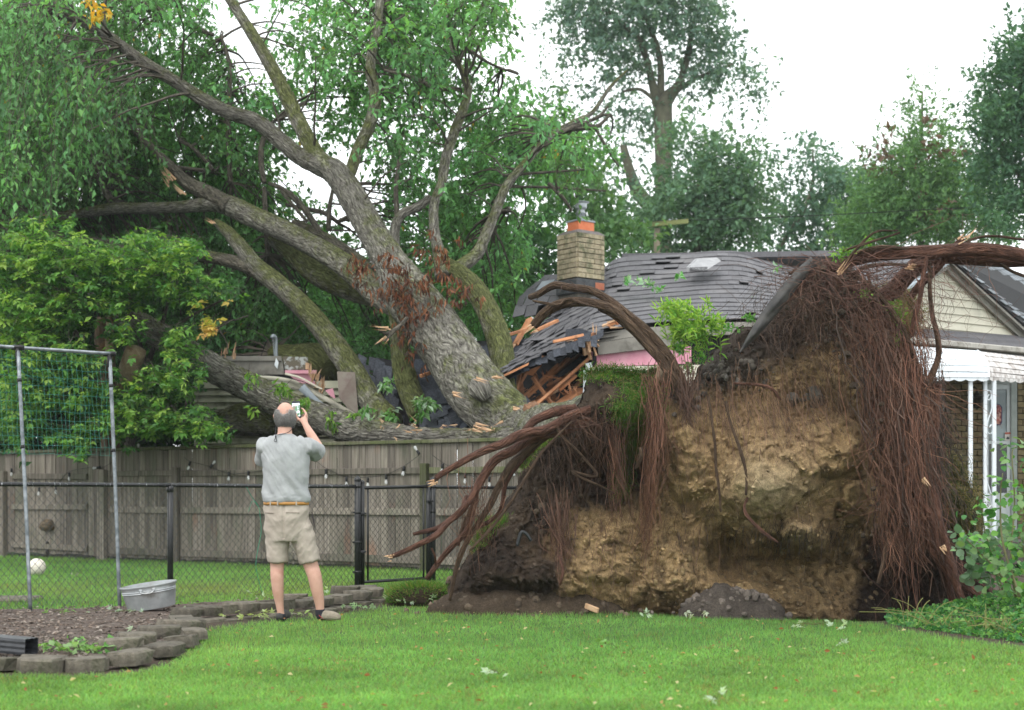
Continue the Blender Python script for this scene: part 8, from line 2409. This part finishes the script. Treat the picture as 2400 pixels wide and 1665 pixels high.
    hand(wR, pR, kR, tR, [ph(708, 988, 12.40), ph(702, 984, 12.40), ph(696, 978, 12.42), ph(692, 974, 12.435)])
    pL = ph(684, 992, 12.43)
    kL = [ph(683, 983, 12.45), ph(687, 984, 12.46), ph(690, 987, 12.46), ph(692, 991, 12.46)]
    tL = [[ph(686, 974, 12.485), ph(690, 970, 12.49)], [ph(691, 977, 12.49), ph(695, 975, 12.495)], [ph(694, 981, 12.49), ph(698, 979, 12.495)], [ph(696, 986, 12.48), ph(699, 984, 12.485)]]
    hand(wL, pL, kL, tL, [ph(680, 990, 12.41), ph(681, 983, 12.41), ph(684, 977, 12.42), ph(687, 973, 12.435)], .0078)
    body, BV = remesh(b, 'body', skin, T, .0055, 3, .5)
    # hair: a ring of short grey hair round the bald crown
    r = np.random.RandomState(3)
    N = 15000
    d = nrm(r.normal(size=(N, 3)))
    el = d[:, 2]; back_ = -d[:, 1]
    bald = (el > .42 + .1 * r.uniform(size=N) - .28 * np.clip(back_, 0, 1) * 0 - .10 * np.clip(-back_, 0, 1)) & (np.hypot(d[:, 0], d[:, 1] + .12) < .93)
    bald |= (back_ > .3) & (np.hypot(d[:, 0] / .52, (el - .62) / .48) < 1) & (r.uniform(size=N) < .95)
    face = (d[:, 1] > .35) & (el < .35)
    low = el < -.80 + .15 * np.abs(d[:, 0])
    d = d[~(bald | face | low)]
    n = len(d)
    sx = .082 * (1 - .20 * smooth01(-d[:, 2], 0, 1)); sy = .100 * (1 - .12 * smooth01(-d[:, 2], .2, 1))
    root_ = hc + np.stack([d[:, 0] * sx, d[:, 1] * sy + .010 * smooth01(-d[:, 2], 0, 1), d[:, 2] * .118], -1) * 1.0
    g = nrm(d * .35 + r.normal(size=(n, 3)) * .22 + [0, 0, -.9])
    Q = np.stack([root_ - d * .002, root_ + d * .005 + g * .008, root_ + d * .007 + g * .018], 1)
    V, F = multitube(Q, np.tile([.0011, .0010, .0005], (n, 1)), 3)
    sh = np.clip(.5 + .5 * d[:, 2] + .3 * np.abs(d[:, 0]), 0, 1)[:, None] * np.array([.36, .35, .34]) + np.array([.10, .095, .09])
    MB().add(V, F, C=np.repeat(sh * r.uniform(.6, 1.3, (n, 1)), 9, 0)).build('hair', M['fibre'], T, smooth=False, kind=None)
    # t-shirt
    shirt = simple('pale_grey_cotton', (.31, .322, .328), (.40, .412, .418), 7, .95, .5, 60, spec=.1, bd=.004)
    b = MB()
    ell(b, [(X(670), Y0, zc(1175), .185, .125), (X(670), Y0, zc(1168), .187, .127), (X(669), Y0, zc(1140), .180, .125), (X(669), Y0, zc(1100), .186, .13), (X(669), Y0 - .0, zc(1070), .192, .132), (X(668), Y0, zc(1048), .185, .120), (X(667), Y0, zc(1033), .140, .098), (X(667), Y0, zc(1024), .086, .078), (X(667), Y0, zc(1020), .068, .070)], 32)
    def sleeve(a_, m_, e_, r0, r1, r2): b.tube([a_, m_, e_], [r0, r1, r2], 18, 12)
    dR = nrm(eR - sR); sleeve(sR - dR * .04 + [-.012, 0, -.010], sR + dR * .06 + [-.004, 0, -.018], sR + dR * .19 + [.002, 0, -.036], .062, .066, .071)
    dL = nrm(eL - sL); sleeve(sL - dL * .04 + [.012, 0, -.010], sL + dL * .06 + [.004, 0, -.018], sL + dL * .19 + [-.008, 0, -.034], .060, .064, .067)
    b.tube([[X(645), Y0, zc(1043)], [X(626), Y0 + .005, zc(1052)]], [.080, .066], 14, 6); b.tube([[X(694), Y0, zc(1043)], [X(714), Y0 + .005, zc(1052)]], [.080, .066], 14, 6)
    def wr(V, N_):
        u = V[:, 0] - X(670); z = V[:, 2]
        f = .010 * np.sin((z * 1.0 + u * 1.7) * 34 + 3 * perlin(V * 5)) * smooth01(-z, -1.32, -1.05)
        vert = ridged(np.stack([u * 11, V[:, 1] * 4, z * 2.2], -1) + 4, 2) * .010
        diag = ridged(np.stack([(u * .8 + z * .55) * 8, (u * .25 - z * .2) * 5, V[:, 1] * 3], -1), 3) * .026
        low_ = .010 * fbm(np.stack([u * 8, V[:, 1] * 8, z * 22], -1), 3) * smooth01(-z, -1.16, -1.02)
        return f * .5 + vert + diag + low_ + .010 * fbm(V * 7, 2)
    remesh(b, 't_shirt', shirt, T, .006, 14, .6, wr)
    # shorts
    khaki = simple('khaki_cotton', (.34, .295, .25), (.42, .37, .315), 7, .9, .25, 170, spec=.15, bd=.002)
    b = MB()
    ell(b, [(X(671), Y0, zc(1268), .160, .115), (X(673), Y0, zc(1245), .188, .134), (X(672), Y0, zc(1212), .187, .138), (X(671), Y0, zc(1190), .184, .128), (X(671), Y0, zc(1179), .180, .122)], 32)
    b.tube([[X(650), Y0, zc(1215)], [X(650), Y0, zc(1262)], [X(650), Y0, zc(1290)], [X(650.5), Y0, zc(1317)]], [.092, .096, .089, .083], 22, 22)
    b.tube([[X(696), Y0, zc(1215)], [X(709), Y0, zc(1258)], [X(719), Y0, zc(1290)], [X(727), Y0, zc(1317)]], [.094, .098, .089, .082], 22, 22)
    def wr2(V, N_):
        u = V[:, 0] - X(670); z = V[:, 2]
        k = np.exp(-((z - .85) / .12) ** 2)
        return .016 * ridged(np.stack([(np.abs(u) * 1.2 - z * .8) * 7, z * 4, V[:, 1] * 3], -1), 3) + .008 * fbm(V * 11, 3) - .012 * np.exp(-(u / .012) ** 2) * (z > .70) * (V[:, 1] < Y0)
    remesh(b, 'shorts', khaki, T, .006, 4, .55, wr2)
    # belt, loops, pocket flaps, hems, neck cord, socks, shoes
    def band(z0, z1, rx, ry, cx, name, mat, parent=T, n=48, y=Y0):
        a = np.linspace(0, 2 * PI, n, endpoint=False)
        V = np.vstack([np.stack([cx + r_ * np.cos(a), y + q_ * np.sin(a), np.full(n, z)], -1) for z, r_, q_ in ((z0, rx - .006, ry - .006), (z0, rx, ry), (z1, rx, ry), (z1, rx - .006, ry - .006))])
        F = [(k * n + i, k * n + (i + 1) % n, (k + 1) * n + (i + 1) % n, (k + 1) * n + i) for k in range(3) for i in range(n)]
        return MB().add(V, F).build(name, mat, parent)
    leather = simple('tan_leather', (.36, .17, .04), (.46, .24, .07), 9, .5)
    band(zc(1184), zc(1177), .192, .134, X(671), 'belt', leather)
    for px in (657, 700, 640):
        b = MB(); b.bbox([X(px), Y0 - .128 * math.sqrt(max(0, 1 - ((px - 671) / 3.6 / 52) ** 2)) - .006, zc(1180)], (.012, .008, .040), .002); b.build('belt_loop', khaki, T, smooth=False)
    for x0, x1, y in ((625, 648, 1202), (676, 706, 1201)):
        b = MB(); pts = [[X(x), Y0 - .142 * math.sqrt(max(.05, 1 - ((x - 672) * .0036 / .196) ** 2)) - .004, zc(y + (x - x0) * .04)] for x in np.linspace(x0, x1, 8)]
        b.tube(pts, .0022, 5, 14); b.build('pocket_seam', simple('dark_seam', (.16, .13, .10), None, rough=.9), T)
    b = MB(); pts = [[X(731), Y0 - .02, zc(1200)], [X(736), Y0 - .03, zc(1220)], [X(738), Y0 - .03, zc(1236)]]
    b.tube(pts, [.004, .007, .003], 6, 14); b.build('pocket_shadow', simple('painted_pocket_shadow', (.035, .03, .03), None, rough=.9), T)  # dark tube stands in for the shadow at the side pocket
    cord = simple('black_cord', (.012, .012, .02), None, rough=.6)
    b = MB()
    b.tube([[X(648), Y0 + .05, zc(985)], [X(645), Y0 + .02, zc(1003)], [X(648), Y0 - .045, zc(1016)], [X(651), Y0 - .088, zc(1021)], [X(664), Y0 - .088, zc(1019)], [X(676), Y0 - .078, zc(1016)], [X(684), Y0 - .035, zc(1009)], [X(688), Y0 + .03, zc(998)]], .0028, 6, 40)
    b.tube([[X(650), Y0 - .088, zc(1021)], [X(652), Y0 - .108, zc(1028)], [X(654), Y0 - .118, zc(1036)], [X(651), Y0 - .120, zc(1037)], [X(648), Y0 - .114, zc(1034)], [X(651), Y0 - .104, zc(1027)], [X(650), Y0 - .088, zc(1021)]], .0026, 6, 40)
    b.bbox([X(651), Y0 - .104, zc(1025)], (.012, .010, .014), .003)
    b.build('neck_cord', cord, T)
    sock = simple('dark_sock', (.014, .014, .02), (.03, .03, .038), 40, .9)
    b = MB(); b.tube([[X(750), Y0, zc(1429)], [X(750.5), Y0, zc(1442)], [X(752), Y0, .05], [X(768), Y0 - .02, .048]], [.041, .040, .044, .040], 16, 18)
    b.build('sock', sock, T)
    b = MB(); b.tube([[X(749), Y0 - .043, zc(1441)], [X(754), Y0 - .050, zc(1446)], [X(762), Y0 - .050, zc(1451)]], .0035, 5, 10); b.build('sock_stripe', simple('red_thread', (.30, .02, .03), None, rough=.8), T)
    b = MB(); b.tube([[X(658), Y0, .062], [X(658), Y0 + .01, .035], [X(657), Y0 + .08, .034]], [.040, .043, .042], 16, 12); b.build('sock', sock, T)
    shoe = simple('taupe_felt', (.20, .17, .13), (.27, .235, .18), 30, .9, .3, 120)
    def shoe_mesh(pts, rad, flat=.02):
        b = MB(); V, F, UV = tube(pts, rad, 18, 24); 
        V[:, 2] = np.maximum(V[:, 2], flat); b.add(V, F, UV); return b
    shoe_mesh([[X(744), Y0 + .012, .040], [X(756), Y0, .045], [X(775), Y0 - .03, .043], [X(792), Y0 - .05, .036], [X(800), Y0 - .055, .032]], [.030, .045, .048, .038, .018]).build('shoe', shoe, T)
    shoe_mesh([[X(657), Y0 - .045, .038], [X(657), Y0 + .0, .042], [X(660), Y0 + .09, .042], [X(663), Y0 + .18, .036], [X(664), Y0 + .20, .032]], [.025, .040, .050, .042, .02]).build('shoe', simple('dark_shoe', (.03, .03, .035), (.06, .055, .05), 20, .8), T)
    # phone, held, its screen showing the view
    c = ph(694, 960)
    t = thing('phone', 'dark phone held up in the man\'s hands with the scene on its screen', 'phone', tuple(c))
    Mx = np.array(Euler((R(-6), R(-3), R(6))).to_matrix())
    b = MB(); b.bbox(c, (.074, .009, .148), .004, Mx); b.build('case', simple('dark_phone_case', (.02, .022, .03), None, rough=.35), t, smooth=False)
    sm, nt, bs, out = node_mat('phone_screen')
    v = coords(nt, 'Object', 1.0)
    cc = mixc(nt, ramp(nt, noise(nt, v, 38, 4, .6), [(.42, 0.0), (.55, 1.0)]), (.62, .70, .74), (.10, .22, .12))
    cc = mixc(nt, ramp(nt, noise(nt, v, 25, 2, .5), [(.55, 0.0), (.60, 1.0)]), cc, (.22, .17, .13))
    nt.links.new(cc, bs.inputs['Base Color']); nt.links.new(cc, bs.inputs['Emission Color']); bs.inputs['Emission Strength'].default_value = .35; bs.inputs['Roughness'].default_value = .2
    b = MB(); b.bbox(c + Mx @ np.array([0, -.0055, -.004]), (.067, .002, .118), .0005, Mx); b.build('screen', sm, t, smooth=False)
    b = MB(); b.bbox(c + Mx @ np.array([0, -.0055, .064]), (.022, .0022, .004), .0005, Mx); b.build('earpiece', simple('black_glass', (.005, .005, .006), None, rough=.2), t, smooth=False)
man()
# ------------------------------------------------------------------ humid air
def haze():
    m = bpy.data.materials.new('humid_air'); m.use_nodes = True
    nt = m.node_tree; nt.nodes.clear()
    out = nt.nodes.new('ShaderNodeOutputMaterial'); v = nt.nodes.new('ShaderNodeVolumePrincipled')
    v.inputs['Density'].default_value = .0005; v.inputs['Color'].default_value = (.90, .96, 1.0, 1)
    nt.links.new(v.outputs[0], out.inputs['Volume'])
    o = MB().box((0, 75, 14), (460, 420, 32)).build('haze', m, smooth=False)
    kind(o, 'stuff')
haze()
